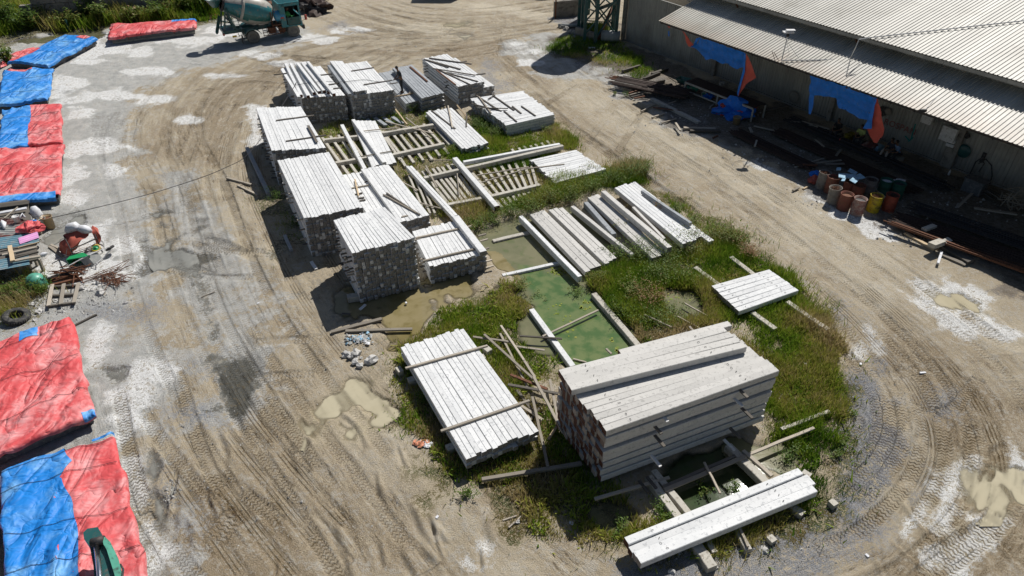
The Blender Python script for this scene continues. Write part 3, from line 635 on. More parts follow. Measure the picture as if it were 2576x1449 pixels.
def stack(quad, z, n, layers, th, desc, group, mat='pole', ends='ends', base=0.0, left_ind=True, front_ind=1, jit=.06, sp=.02, top=True, kind='pole', top_mat=None, hooks=0, spacers=True, skip=(), side='left'):
    TL,TR,BR,BL=[P(*q,z) for q in quad]
    w=((TR-TL).length+(BR-BL).length)/2/n
    nL=int(round(layers)); pit=(z-base-th)/max(1,nL-1) if nL>1 else th
    for L in range(nL):
        zt=z-L*pit-th/2
        for i in range(n):
            t=(i+.5)/n; a=lerp(TL,TR,t); b=lerp(BL,BR,t); d=(b-a).normalized()
            if L>0: a=a+d*random.uniform(-.03,.05)
            j0,j1=random.uniform(-jit,jit),random.uniform(-jit,jit)
            a=Vector((a.x,a.y,zt))+d*j0; b=Vector((b.x,b.y,zt))+d*j1
            sh=Vector((d.y,-d.x,0))*random.uniform(-.01,.01)*(1 if L==0 else 1.5)
            a+=sh; b+=sh
            a.z+=random.uniform(-.006,.006)
            ww=w-.006
            nm='pole' if kind=='pole' else 'beam'
            if L==0 and top:
                lab=f"{ORD[i]} {nm} from the {side} on top of {desc}"
            elif left_ind and i==0: lab=f"{side} edge {nm}, {ORD[L]} layer down, of {desc}"
            elif L<=front_ind and L>0: lab=f"{ORD[i]} {nm} from the {side}, {ORD[L]} layer of {desc}"
            else: lab=None
            if lab and (L,i) not in skip:
                one_pole(a,b,ww-.003,th-.004 if L==0 else th-.018,M[top_mat] if top_mat and L==0 else M[mat],M[ends],lab,group,'concrete_'+nm,'concrete '+nm,hooks=hooks if L==0 else 0)
            else:
                o=0 if ends=='ends' else 2
                REST.bar(a,b,ww-.010,th-.018,cham=.010,seg=1,mats=(o,o+1),tint=0,endtint=random.random())
    if spacers and nL>2:
        for L in range(1,nL,1):
            for t in ((.16,.72) if nL<7 else (.2,.55,.88)):
                if random.random()<.35: continue
                zz=z-(L-.5)*pit-th/2+0.0
                l=lerp(TL,BL,t+random.uniform(-.03,.03)); r=lerp(TR,BR,t)
                d=(r-l).normalized(); ll=l-d*random.uniform(.1,.28); mb=MB()
                mb.bar(Vector((ll.x,ll.y,zz)),Vector((l.x,l.y,zz))+d*.12,.07,.045)
                thing('timber_spacer',mb,[M['wood_dark'] if random.random()<.6 else M['wood']],f"short timber spacer, {side} side of {desc}",'timber spacer','spacers of '+desc)
    return TL,TR,BR,BL
S=stack
# front left group
S([(839,553.5),(969,522),(1045,598.5),(885,636)],2.4,17,14,.165,'the tallest front stack','poles of the tallest front stack')
S([(697.75,403.5),(827.75,382),(912.75,521),(765.25,549.75)],2.0,17,12,.165,'the long stack behind the tallest one','poles of the long left stack',left_ind=True,front_ind=0)
S([(644,271),(756.5,267.5),(820,372),(683,378.5)],2.0,16,12,.165,'the mottled stack at the far left','poles of the mottled left stack',front_ind=0)
S([(1036.5,582),(1156.5,552),(1224,637),(1080,671)],.85,15,5,.165,'the low stack by the pond','poles of the low stack by the pond')
S([(862,440),(912,430),(1010,585),(962,600)],.78,5,4,.17,'the sunken rows behind the tallest stack','poles of the sunken rows',left_ind=False,front_ind=0)
S([(907.75,426),(976.5,412),(1081.5,541),(1003,560)],.98,8,5,.18,'the flat stack with loose battens','poles of the flat stack with battens',left_ind=True)
# back row
S([(707.75,171),(806.5,166),(869,240),(757.75,246)],1.6,15,9,.17,'the back stack under the loose poles','poles of the back left stack',front_ind=0)
S([(823,164),(923,154),(990,226),(884,240)],1.6,16,9,.17,'the back stack beside the worker','poles of the back middle stack',top_mat=None,front_ind=0)
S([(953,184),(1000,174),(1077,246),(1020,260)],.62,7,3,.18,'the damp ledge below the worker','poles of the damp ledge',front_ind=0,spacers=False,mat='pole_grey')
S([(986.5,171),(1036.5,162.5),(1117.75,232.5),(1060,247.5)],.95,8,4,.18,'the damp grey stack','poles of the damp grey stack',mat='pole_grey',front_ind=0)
S([(1061.5,147.5),(1124,135),(1218,205),(1151.5,217.5)],1.25,11,6,.18,'the far right back stack','poles of the far right back stack',front_ind=0)
S([(1118,150),(1147,145),(1243,215),(1218,220)],.95,4,5,.18,'the right ledge of the far back stack','poles of the ledge at the far back stack',left_ind=False,front_ind=0)
# the raised group of six on the middle back stack
S([(829,153.5),(861,152.5),(923,226),(888,231)],1.79,6,1,.18,'the row lying over the middle back stack','raised poles on the middle back stack',spacers=False)
# loose poles on the back left stack
for i,(a,b,c,d,zz) in enumerate([(718,158,757,238,1.78),(731,158,775,240,1.78),(744,157.5,790,232,1.78),(748,157.5,803,229,1.96),(760,156,815,227,1.78),(766,155,826,229,1.78),(774,154,840,235,1.96)]):
    one_pole(P(a,b,zz)-Vector((0,0,.09)),P(c,d,zz)-Vector((0,0,.09)),.18,.175,M['pole'],M['ends_red'],f"{ORD[i]} loose white pole from left, askew on the back left stack",'loose poles on the back left stack')
for i,(a,b,c,d,zz) in enumerate([(709,173,752,243,1.79)]):
    one_pole(P(a,b,zz)-Vector((0,0,.09)),P(c,d,zz)-Vector((0,0,.09)),.18,.175,M['pole'],M['ends'],"lone white pole on the outer left edge of the back left stack",None)
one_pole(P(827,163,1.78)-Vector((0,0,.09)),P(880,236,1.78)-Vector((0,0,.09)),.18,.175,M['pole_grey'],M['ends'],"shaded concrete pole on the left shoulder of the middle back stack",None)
# white stacks across the yard
def S_lr(quad, z, n, layers, th, desc, group, **k):
    """poles that run left to right: give TL,TR,BR,BL; rows counted from the back"""
    TL,TR,BR,BL=quad; return stack([TL,BL,BR,TR],z,n,layers,th,desc,group,side='back',**k)
S_lr([(1181.5,247.5),(1315,228),(1395.5,287.5),(1274,315)],.74,22,4,.18,'the wide white stack with dark battens','poles of the wide white stack',left_ind=False,front_ind=0,spacers=False)
S([(1069,281),(1136.5,271),(1230,360),(1163,375)],.45,9,2,.18,'the white row in the grass','poles of the white row in the grass',left_ind=True,front_ind=0,jit=.12)
S_lr([(1334,402),(1448,377),(1523,425),(1397,460)],.36,13,2,.17,'the chipped row among weeds','poles of the chipped row',left_ind=False,front_ind=0,jit=.07)
S_lr([(1788,718),(1935,677),(2009,730),(1860,783)],.42,7,1,.22,'the slab of beams on two sleepers','beams on two sleepers',left_ind=False,kind='beam',jit=.03,hooks=1,base=.2)
S([(1006,872),(1165,825),(1355,1083),(1170,1153)],.72,14,2,.18,'the bright stack under two battens','poles of the bright stack under two battens',left_ind=True,front_ind=1,base=.26)
# big beam stack in the foreground: beams run left to right, front side shows every layer
LOW=[(1448,990.75),(1885.5,872),(1958,932),(1528,1084.5)]
z0=2.5; TL,TR,BR,BL=[P(*q,z0) for q in LOW]
th,pit=.228,.288
cr=(BL-TL)/7; cr2=(BR-TR)/7
nb_=11
for L in range(8):
    zt=z0-L*pit-th/2; lofs=0 if L==0 else random.uniform(-.07,.03)
    for i in range(nb_):
        k=6-i                                   # 6 front ... -4 back
        if L==0 and k<0: pass
        a=TL+cr*(k+.5); b=TR+cr2*(k+.5); d=(b-a).normalized()
        fw=0.0 if L==0 else (-.10+random.uniform(-.02,.02))
        off=Vector((d.y,-d.x,0))*lofs 
        a=Vector((a.x,a.y,zt))+d*random.uniform(-.05,.05)+off; b=Vector((b.x,b.y,zt))+d*random.uniform(-.05,.05)+off
        lab=None
        if L==0 and k>=0: lab=f"{ORD[6-k]} concrete beam from the front, lower top of the big foreground stack"
        elif k==6: lab=f"long front side beam, {ORD[L]} layer down, of the big foreground stack"
        w_=cr.length-.008
        if lab: one_pole(a,b,w_,th,M['beam'] ,M['ends_red'],lab,'beams of the big foreground stack','concrete_beam','concrete beam',hooks=1 if L==0 else 0,seg=4)
        else: REST.bar(a,b,w_,th,cham=.012,mats=(2,3),tint=0,endtint=random.random())
UPQ=[(1405.5,929.5),(1815.5,819.5),(1881.75,872),(1438,979.5)]
zu=2.78; TL,TR,BR,BL=[P(*q,zu) for q in UPQ]
for i in range(4):
    t=(i+.5)/4; a=lerp(TL,TR,t); b=lerp(BL,BR,t)
    a=lerp(TL,BL,t); b=lerp(TR,BR,t); a.z=b.z=zu-.135+(.0 if i else .0)
    one_pole(a,b,.262,th,M['beam'],M['ends_red'],f"{ORD[i]} concrete beam from the back, raised row of big foreground stack",'raised beams on the big foreground stack','concrete_beam','concrete beam',hooks=1,seg=4)
one_pole(P(1560,885,2.50)-Vector((0,0,.13)),P(1836,812,2.50)-Vector((0,0,.13)),.26,th,M['beam'],M['ends_red'],'pale beam half hidden behind the raised row of the big foreground stack',None,'concrete_beam','concrete beam')
# white beams nearest the camera
for i,(a,b,c,d,zz) in enumerate([(1576,1360,2014,1184,.66),(1586,1383,2036,1199,.60),(1596,1393,2046,1210,.60),(1607,1408,2050,1228,.60)]):
    one_pole(P(a,b,zz)-Vector((0,0,.13)),P(c,d,zz)-Vector((0,0,.13)),.235 if i in(0,3) else .2,.25,M['pole'],M['ends_red'],f"{ORD[i]} white concrete beam from the back in the row nearest the camera",'white beams nearest the camera','concrete_beam','concrete beam',hooks=1,seg=4)
o=REST.build('stacked_poles',RM); tag(o,'remaining concrete poles packed inside the stacks','concrete poles',None,'stuff')

# single beams: (x0,y0,x1,y1,z_top,w,h,mat,label)
def beam(x0,y0,x1,y1,zt,w,h,label,mat='pole',name='concrete_beam',cat='concrete beam',group=None,z1=None,ends=None,seg=3,wob=.01):
    a=P(x0,y0,zt); b=P(x1,y1,zt if z1 is None else z1); a.z-=h/2; b.z-=h/2
    return one_pole(a,b,w,h,M[mat],M[ends] if ends else M[mat],label,group,name,cat,seg=seg,wob=wob)
def row(quad, z, n, th, desc, group, mat='pole', h=None, hooks=0, ends='ends'):
    TL,TR,BR,BL=[P(*q,z) for q in quad]; w=((TR-TL).length+(BR-BL).length)/2/n
    for i in range(n):
        t=(i+.5)/n; a=lerp(TL,TR,t); b=lerp(BL,BR,t); d=(b-a).normalized(); a+=d*random.uniform(-.08,.08); b+=d*random.uniform(-.08,.08); a.z=b.z=z-th/2
        one_pole(a,b,w-.01,th,M[mat],M[ends],f"{ORD[i]} concrete beam from left in {desc}",group,'concrete_beam','concrete beam',hooks=hooks)
row([(1335.5,542),(1368,527),(1513,667),(1472,685)],.28,3,.22,'the first group of three over the pond','first group of beams over the pond','beam',hooks=1)
row([(1378,527),(1415,520),(1553,650),(1520,662)],.28,3,.22,'the second group of three over the pond','second group of beams over the pond','beam',hooks=1)
row([(1477,495),(1505,488),(1675,636),(1640,650)],.42,3,.22,'the weathered group overgrown by weeds','weathered beams overgrown by weeds','beam',hooks=1)
row([(1548,474),(1577,462),(1750,600),(1718,614)],.6,4,.24,'the bright group beside the haul road','bright beams beside the haul road','pole')
row([(1577,462),(1600,458),(1772,592),(1750,602)],.42,3,.22,'the lower bright group at the road edge','lower bright beams at the road edge','pole')
beam(1310,543,1459,695,.36,.2,.3,'lone white beam at the left edge of the pond')
beam(1440,518,1592,640,.3,.2,.26,'single pale beam between pond and weathered group',mat='beam')
beam(1474,508,1545,588,.3,.24,.26,'short damp beam under the weathered group',mat='pole_grey')
beam(1518,480,1685,622,.72,.25,.27,'long raised beam between the weathered and bright groups',mat='beam',ends='ends')
beam(1593,520,1672,600,.56,.14,.14,'thin pale post lying in the gap beside bright beams',mat='beam',ends='ends')
beam(1616,478,1738,560,.66,.16,.18,'damp grey post along the road side of bright beams',mat='pole_grey')
beam(1620,480,1790,606,.4,.3,.2,'outermost white beam at the haul road edge')
row([(1022,420),(1036,416),(1152,541),(1138,546)],.5,2,.22,'the long pair running to the low stack','long pair by the low stack','pole')
row([(1139,547),(1156,543),(1222,627),(1207,634)],1.06,1,.22,'the raised row on the low stack edge','raised beam on the low stack','pole')
beam(1144,396,1250,518,.55,.27,.28,'long lone beam crossing the sleepers in the grass',ends='ends_red')
beam(860,313,918,424,.5,.2,.2,'lone beam crossing the sleepers behind the long stack')
row([(884,303),(944,303),(998,409),(935,419)],.42,6,.18,'the short white row over sleepers','short white row over sleepers','pole')
beam(888,300,967,408,.62,.2,.2,'raised white beam lying askew over the short white row')
beam(1166,406,1408,361,.5,.2,.2,'upper of two long beams running to the wide white stack')
beam(1080,442,1416,365,.4,.22,.22,'lower of two long beams running to the wide white stack',mat='sleeper',z1=.5)
beam(955,334,1090,312,.4,.24,.24,'cross beam behind the short white row',mat='sleeper')
beam(816,350,900,341,.36,.22,.24,'cross beam beside the mottled left stack',mat='sleeper')
beam(844,408,922,394,.36,.22,.24,'cross beam touching the long left stack',mat='sleeper')
beam(985,388,1117,360,.36,.24,.24,'cross beam right of the short white row',mat='sleeper')
beam(1067,446,1153,426,.36,.22,.22,'cross beam at the upper end of the grassy sleepers',mat='sleeper')
beam(1127,513,1216,496,.36,.22,.22,'cross beam at the lower end of the grassy sleepers',mat='sleeper')
beam(1234,492,1358,463,.36,.22,.22,'cross beam closing the rightmost sleepers',mat='sleeper')
beam(1240,605,1333,583,.02,.22,.22,'half sunken beam across the back of the tan pond',mat='sleeper')
beam(1264,691,1408,659,.04,.18,.22,'white beam across the front of the tan pond',mat='pole')
beam(1525,644,1548,636,.1,.16,.2,'sunken cross piece right of the pond beams',mat='sleeper')
beam(1337,777,1441,920,.14,.22,.24,'left support beam of the green pond',mat='pole')
beam(1494,737,1612,875,.14,.24,.26,'right support beam of the green pond',mat='sleeper')
beam(1632,1197,1713,1307,.3,.24,.26,'left cracked support beam under the foreground stack',mat='sleeper')
beam(1645,1182,1738,1296,.3,.2,.24,'second support beam under the foreground stack',mat='sleeper')
beam(1742,1350,1793,1426,.26,.3,.26,'broken beam end poking out in front of the white beams',mat='sleeper',wob=.03,seg=5)
beam(1774,1346,1799,1388,.2,.16,.16,'short broken beam end beside the larger broken one',mat='sleeper',wob=.02)
beam(1832,1118,1935,1218,.3,.26,.26,'right support beam under the foreground stack',mat='sleeper')
beam(1870,1132,1942,1196,.36,.12,.1,'rotten timber lying along the right support beam',mat='wood',name='timber_plank',cat='timber')
beam(1988,1268,2022,1292,.2,.24,.2,'cut beam piece in grass right of the white beams',mat='sleeper',ends='ends_red')
beam(1852,1322,1884,1382,.22,.2,.22,'grey block ended beam in front of the white beams',mat='sleeper')
beam(1858,1318,1882,1374,.3,.07,.06,'pale stick resting on the grey block ended beam',mat='wood',name='timber_plank',cat='timber')
beam(2020,1184,2040,1196,.36,.2,.2,'stub of beam behind the right end of the white beams',mat='sleeper',ends='ends_red')
beam(1749,671,1812,718,.18,.22,.2,'left upper sleeper behind the slab of beams',mat='sleeper')
beam(1839,645,1897,690,.18,.22,.2,'right upper sleeper behind the slab of beams',mat='sleeper')
beam(1981,757,2084,828,.24,.22,.22,'right sleeper running out in front of the slab',mat='sleeper')
beam(1893,784,1951,826,.2,.22,.2,'left sleeper running out in front of the slab',mat='sleeper')
beam(1966,1078,2087,1033,.2,.12,.1,'long pale post lying in the right grass',mat='sleeper')
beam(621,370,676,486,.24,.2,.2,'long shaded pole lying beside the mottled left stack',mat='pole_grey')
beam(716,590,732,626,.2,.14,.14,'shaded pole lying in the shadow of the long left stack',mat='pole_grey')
beam(783,657,795,676,.1,.14,.14,'short white concrete block in the shallow water',mat='pole')
beam(873,745,912,738,.24,.3,.26,'support block under the corner of the tallest stack',mat='sleeper')
# sleepers in the grass
def slats(p0,p1,q0,q1,n,z,desc,group,w=.15,mat='sleeper',skip=()):
    A0,A1,B0,B1=P(*p0,z),P(*p1,z),P(*q0,z),P(*q1,z)
    for i in range(n):
        if i in skip: continue
        t=i/(n-1); a=lerp(A0,B0,t); b=lerp(A1,B1,t); d=(b-a).normalized(); a+=d*random.uniform(-.12,.12); b+=d*random.uniform(-.12,.12)
        sh=Vector((d.y,-d.x,0))*random.uniform(-.03,.03); zz=z-.07+random.uniform(-.02,.01)
        one_pole(Vector((a.x,a.y,zz))+sh,Vector((b.x,b.y,zz))+sh,w,.14,M[mat],M[mat],f"{ORD[i]} thin sleeper from left in {desc}",group,'concrete_sleeper','sleeper')
slats((812,345),(880,440),(955,328),(1005,400),8,.2,'the rows beside the long left stack','sleepers beside the long left stack',skip=(4,5))
slats((962,330),(1010,392),(1100,305),(1150,360),9,.2,'the rows behind the grassy strip','sleepers behind the grassy strip')
slats((1000,385),(1020,415),(1110,362),(1130,388),6,.18,'the short rows right of the white row','short sleepers right of the white row')
slats((1048,430),(1130,532),(1150,410),(1215,500),9,.18,'the grassy rows left of the lone beam','grassy sleepers left of the lone beam')
slats((1180,425),(1262,520),(1350,392),(1365,468),10,.18,'the rows right of the lone beam','sleepers right of the lone beam',skip=(9,))
slats((1290,375),(1305,395),(1390,352),(1412,376),8,.22,'the short rows by the wide white stack','short sleepers by the wide white stack')
slats((1030,440),(1072,540),(1050,438),(1092,534),3,.3,'the tight bundle behind the low stack','tight bundle behind the low stack',w=.1)
slats((905,300),(930,318),(985,292),(1010,308),5,.2,'the shaded stubs under the back stacks','shaded stubs under the back stacks',w=.22,mat='pole_grey')
for x,y,lab in [(2097,1263,'small dark concrete cube alone on the gravel'),(1942,1354,'small white topped concrete cube at the gravel edge')]:
    mb=MB(); c=P(x,y,.2); mb.box((c.x,c.y,.1),(.2,.2,.2),Matrix.Rotation(.5,3,'Z')); thing('concrete_cube',mb,[M['sleeper']],lab,'concrete cube')

# ---------------------------------------------------------------- battens and planks
def plank(x0,y0,x1,y1,z0,label,w=.09,h=.05,mat='wood',z1=None,group=None):
    a=P(x0,y0,z0); b=P(x1,y1,z0 if z1 is None else z1); mb=MB()
    up=(random.uniform(-.2,.2),random.uniform(-.2,.2),1)
    mb.bar(a-Vector((0,0,h/2)),b-Vector((0,0,h/2)),w,h,cham=.006,seg=4,wob=.008,up=up)
    return thing('timber_plank',mb,[M[mat]],label,'timber',group)
PL=[(1020,925,1226,868,.79,'long batten across the back of the bright stack',.09,.07,'wood'),
(1109,1083,1332,1006,.79,'long batten across the front of the bright stack',.09,.07,'wood'),
(1046,597,1158,573,.92,'back batten across the low stack by the pond',.09,.07,'wood'),
(1064,655,1194,625,.92,'front batten across the low stack by the pond',.09,.07,'wood'),
(884,472,928,464,.84,'cross batten on the sunken rows',.07,.05,'wood'),
(893,450,902,492,.88,'pale lath standing along the sunken rows',.07,.04,'wood_new'),
(893,488,911,484,.84,'upper short batten at the long stack edge',.08,.06,'wood_dark'),
(900,498,916,495,.84,'middle short batten at the long stack edge',.08,.06,'wood_dark'),
(904,504,919,501,.84,'lower short batten at the long stack edge',.08,.06,'wood_dark'),
(964,488,1048,534,1.05,'first of two crossing laths on the flat stack',.07,.05,'wood'),
(972,484,1056,539,1.05,'second of two crossing laths on the flat stack',.07,.05,'wood_dark'),
(1010,545,1026,541,1.02,'short batten at the front of the flat stack',.08,.05,'wood'),
(694,302,790,289,2.05,'upper dark batten on the mottled stack',.08,.06,'wood_dark'),
(719,354,820,339,2.05,'lower dark batten on the mottled stack',.08,.06,'wood_dark'),
(775,315,797,357,2.1,'curved dark board lying on the mottled stack',.14,.03,'wood_dark'),
(688,187,721,183,1.85,'batten sticking out left of the back left stack',.09,.06,'wood_dark'),
(804,188,843,184,1.65,'short batten between the two back stacks',.09,.06,'wood_dark'),
(820,213,868,206,1.65,'long batten across the back left stack front',.09,.06,'wood_dark'),
(838,222,872,218,1.65,'front batten between the two back stacks',.09,.06,'wood_dark'),
(882,178,940,169,1.65,'far batten across the middle back stack',.09,.06,'wood_dark'),
(915,212,985,201,1.65,'near batten across the middle back stack',.09,.06,'wood_dark'),
(992,242,1044,233,.7,'brown batten across the damp ledge',.08,.05,'wood_new'),
(980,210,1000,207,1.0,'short batten beside the worker',.08,.05,'wood_dark'),
(1031,167,1075,204,1.02,'diagonal dark board on the damp grey stack',.11,.04,'rust'),
(1080,145,1186,160,1.32,'longest dark board at the back of the far stack',.1,.07,'wood_dark'),
(1071,149,1158,173,1.32,'second dark board lying across the far stack',.11,.06,'wood_dark'),
(1066,148,1128,169,1.31,'thin dark board beside the second one on the far stack',.07,.05,'wood_dark'),
(1089,171,1196,188,1.36,'long straight board over the middle of the far stack',.09,.06,'wood_dark'),
(1098,175,1146,212,1.36,'brown board pointing to the front of the far stack',.09,.06,'rust'),
(1103,174,1182,211,1.31,'slanting dark board in the middle of the far stack',.08,.06,'wood_dark'),
(1110,178,1202,204,1.31,'rightmost slanting board on the far stack',.08,.06,'wood_dark'),
(1155,156,1174,153,1.32,'short batten at the back right of the far stack',.09,.06,'wood_dark'),
(1198,187,1221,184,1.3,'short batten sticking out right of the far stack',.09,.06,'wood_dark'),
(1199,239,1256,277,.8,'long diagonal board on the wide white stack',.09,.06,'wood_dark'),
(1205,242,1235,283,.82,'pale board crossing near the left of the wide stack',.09,.06,'wood'),
(1240,239,1293,276,.8,'middle diagonal board on the wide white stack',.09,.06,'wood_dark'),
(1200,270,1278,272,.86,'horizontal board on the wide white stack',.08,.05,'wood_dark'),
(1186,260,1262,278,.8,'lower left board on the wide white stack',.07,.05,'wood_dark'),
(1268,278,1300,305,.8,'front board on the wide white stack',.08,.05,'wood_dark'),
(1289,266,1311,284,.8,'left of two short boards at the right of the wide stack',.09,.05,'wood_dark'),
(1312,266,1347,290,.8,'right of two short boards at the right of the wide stack',.09,.05,'wood_dark'),
(1228,248,1245,238,.84,'tiny cross board at the back of the wide stack',.07,.05,'wood_dark'),
(1085,277,1145,323,.5,'diagonal lath on the white row in the grass',.08,.05,'wood_dark'),
(1127,265,1138,320,.55,'upright looking lath on the white row in the grass',.08,.05,'wood'),
(1174,285,1173,318,.5,'dark lath at the right edge of the white row',.08,.05,'wood_dark'),
(993,272,1024,312,.4,'brown lath leaning below the back stacks',.08,.05,'wood_new'),
(1021,295,1085,347,.4,'long lath crossing the sleepers toward the white row',.09,.05,'wood'),
(970,305,1090,335,.4,'thin lath crossing the sleepers behind the grass',.07,.04,'wood'),
(993,318,1022,330,.36,'short lath under the crossing laths',.07,.04,'wood'),
(900,330,1000,320,.52,'thin rail across the short white row',.05,.05,'wood'),
(902,394,990,378,.5,'lower thin rail across the short white row',.05,.05,'wood'),
(1145,258,1176,296,.3,'brown lath right of the far back stack',.09,.05,'wood_new'),
(1010,456,1052,478,.4,'lath across the tight bundle',.07,.05,'wood'),
(1045,507,1115,525,.4,'long lath at the front of the tight bundle',.07,.05,'wood'),
(1071,416,1099,470,.4,'pointed board leaning in the grassy sleepers',.09,.05,'wood'),
(1080,402,1144,402,.4,'thin lath in the grass behind the lone beam',.05,.04,'wood'),
(1200,440,1330,419,.4,'upper stick over the rightmost sleepers',.07,.05,'wood'),
(1212,458,1322,424,.4,'crossing stick over the rightmost sleepers',.07,.05,'wood'),
(1150,434,1155,490,.3,'short stick beside the lone beam',.05,.04,'wood'),
(1310,425,1420,412,.4,'lower stick over the rightmost sleepers',.07,.05,'wood'),
(1365,845,1505,779,.12,'long pale stick crossing the green pond',.08,.05,'wood'),
(1308,844,1414,851,.22,'dark stick resting on the left pond beam',.07,.05,'wood_dark'),
(1442,902,1475,910,.0,'small stick floating in the green pond',.06,.04,'wood'),
(1525,876,1538,889,2.4,'stub of lath behind the raised beams',.07,.05,'wood'),
(1726,848,1742,866,.6,'lath stub behind the right of the foreground stack',.08,.05,'wood'),
(1735,820,1750,838,1.0,'taller lath stub behind the foreground stack',.08,.05,'wood'),
(1260,818,1318,905,.3,'top left plank of the scattered heap',.09,.05,'wood'),
(1318,905,1346,948,.28,'short plank end to end with the top left one',.09,.05,'wood'),
(1258,838,1330,978,.2,'plank running down beside the top left one',.08,.05,'wood'),
(1218,840,1342,952,.34,'plank crossing the scattered heap from the left',.09,.05,'wood'),
(1190,846,1292,860,.24,'flat plank behind the bright stack corner',.09,.05,'wood'),
(1296,870,1370,880,.12,'grey weathered plank half in the corner water',.09,.04,'wood'),
(1278,966,1405,989,.4,'straight plank crossing toward the foreground stack',.1,.05,'wood_dark'),
(1284,941,1377,978,.3,'reddish plank under the straight crossing one',.1,.05,'rust'),
(1342,946,1418,1088,.42,'longest plank of the scattered heap',.1,.05,'wood'),
(1383,953,1410,1080,.34,'steep plank beside the longest one',.09,.05,'wood'),
(1339,997,1378,1172,.3,'long plank reaching down past the bright stack',.09,.05,'wood'),
(1423,1037,1379,1104,.24,'pale new plank leaning the other way',.09,.05,'wood_new'),
(1312,1020,1366,1056,.16,'broken board low in the scattered heap',.1,.04,'wood'),
(1358,1025,1330,1060,.12,'short dark board in the grass below the heap',.08,.04,'wood_dark'),
(1300,980,1360,1060,.12,'rotten board lying flat in the heap',.1,.04,'wood_dark'),
(1212,1204,1463,1163,.25,'long post lying in front of the bright stack',.12,.1,'wood'),
(1496,1254,1684,1200,.3,'grey plank in the shade left of the support beams',.1,.06,'wood'),
(1672,1232,1876,1147,.36,'double plank over the dark pond, front one',.13,.05,'wood'),
(1668,1224,1850,1145,.36,'double plank over the dark pond, back one',.1,.05,'wood_dark'),
(1874,1146,2048,1075,.3,'plank running on into the right grass',.1,.06,'wood',),
(1772,1162,1812,1240,.42,'crooked lath over the double plank',.07,.05,'wood'),
(833,833,960,800,.12,'upper long plank by the shallow water',.13,.1,'wood'),
(869,831,1037,826,.12,'lower long plank by the shallow water',.12,.08,'wood'),
(571,446,632,463,.1,'upper pale post lying left of the stacks',.13,.1,'wood'),
(598,465,648,489,.1,'lower pale post lying left of the stacks',.12,.08,'wood'),
(860,787,882,789,.05,'small brown stick on the mud by the shallows',.06,.05,'wood_dark'),
(905,777,919,765,.12,'white stick by the corner of the tallest stack',.1,.06,'sack'),
(1620,790,1690,822,.2,'bleached stick in weeds behind the foreground stack',.06,.05,'wood'),
(1705,795,1770,830,.2,'second bleached stick in the weeds',.06,.05,'wood'),
(1720,760,1790,800,.16,'long bleached stick toward the slab of beams',.06,.05,'wood'),
(1640,1210,1672,1290,.12,'broken stick left of the support beams',.05,.04,'wood'),
(1130,1158,1158,1128,.08,'charred branch beside the orange rag',.1,.08,'rust'),
(182,820,242,790,.1,'dark timber lying above the large red tarp',.12,.1,'wood_dark'),
(1265,1308,1305,1295,.06,'thin twig crossed over another in the dirt',.05,.04,'wood'),
(1280,1326,1312,1298,.08,'second thin twig crossed in the dirt',.05,.04,'wood'),
(506,747,540,733,.04,'thin stick on the grey track',.04,.03,'wood'),
(100,600,75,616,.1,'board lying beside the junk table',.1,.05,'wood')]
for a in PL: plank(a[0],a[1],a[2],a[3],a[4],a[5],a[6],a[7],a[8])
# spacer ends poking out of the side of the big foreground stack
for i,(x,y,zz) in enumerate([(1668,1048,2.2),(1868,988,2.2),(1652,1078,1.95),(1855,1010,1.95),(1660,1110,1.7),(1880,1040,1.7),(1650,1160,1.1),(1850,1090,.8),(1640,1215,.32),(1835,1120,.5),(1620,1225,.3)]):
    c=P(x,y,zz); d=Vector((.45,-.893,0)); mb=MB(); mb.bar(c-d*.25,c+d*.22,.09,.045)
    thing('timber_spacer',mb,[M['wood_dark'] if i%3 else M['white_plastic']],'short timber spacer end poking out of the big foreground stack','timber spacer','spacers of the big foreground stack')
for i,(x,y,z_) in enumerate([(1217,590,.9),(1222,603,.75),(1225,625,.55),(1232,655,.3),(1236,670,.2),(1180,570,.9),(1222,638,.35)]):
    c=P(x,y,z_); d=Vector((.9,.44,0)); mb=MB(); mb.bar(c-d*.25,c+d*.1,.08,.05)
    thing('timber_spacer',mb,[M['wood']],'short timber spacer sticking out right of the low stack by the pond','timber spacer','spacers right of the low stack')
for i,(x,y,z_) in enumerate([(1048,602,.85),(1050,612,.7),(1052,627,.5),(1046,640,.4),(1055,650,.3)]):
    c=P(x,y,z_); d=Vector((.9,.44,0)); mb=MB(); mb.bar(c-d*.1,c+d*.2,.08,.05)
    thing('timber_spacer',mb,[M['wood']],'short timber spacer in the gap between tallest and low stack','timber spacer','spacers between the front stacks')
for x,y,zz,lab in [(1440,0,0,None)]: pass
for (x0,y0,x1,y1,lab) in [(998,930,1010,925,'white support block left of the bright stack, upper'),(1220,880,1232,873,'white support block right of the bright stack')]:
    beam(x0,y0,x1,y1,.26,.3,.25,lab,mat='sleeper',name='support_block',cat='support block')
for x,y,w_,lab in [(1013,905,.22,'upper support under the left side of the bright stack'),]: pass
a=P(1020,905,.25); 
for t,lab in ((.22,'back support sleeper under the bright stack'),(.82,'front support sleeper under the bright stack')):
    TL,TR,BR,BL=[P(*q,.26) for q in [(1006,872),(1165,825),(1355,1083),(1170,1153)]]
    l=lerp(P(1006,872,.72),P(1170,1153,.72),t); r=lerp(P(1165,825,.72),P(1355,1083,.72),t); d=(r-l).normalized()
    mb=MB(); mb.bar(Vector((l.x,l.y,.13))-d*.2,Vector((r.x,r.y,.13))+d*.25,.25,.24,cham=.015); thing('support_sleeper',mb,[M['sleeper']],lab,'sleeper')
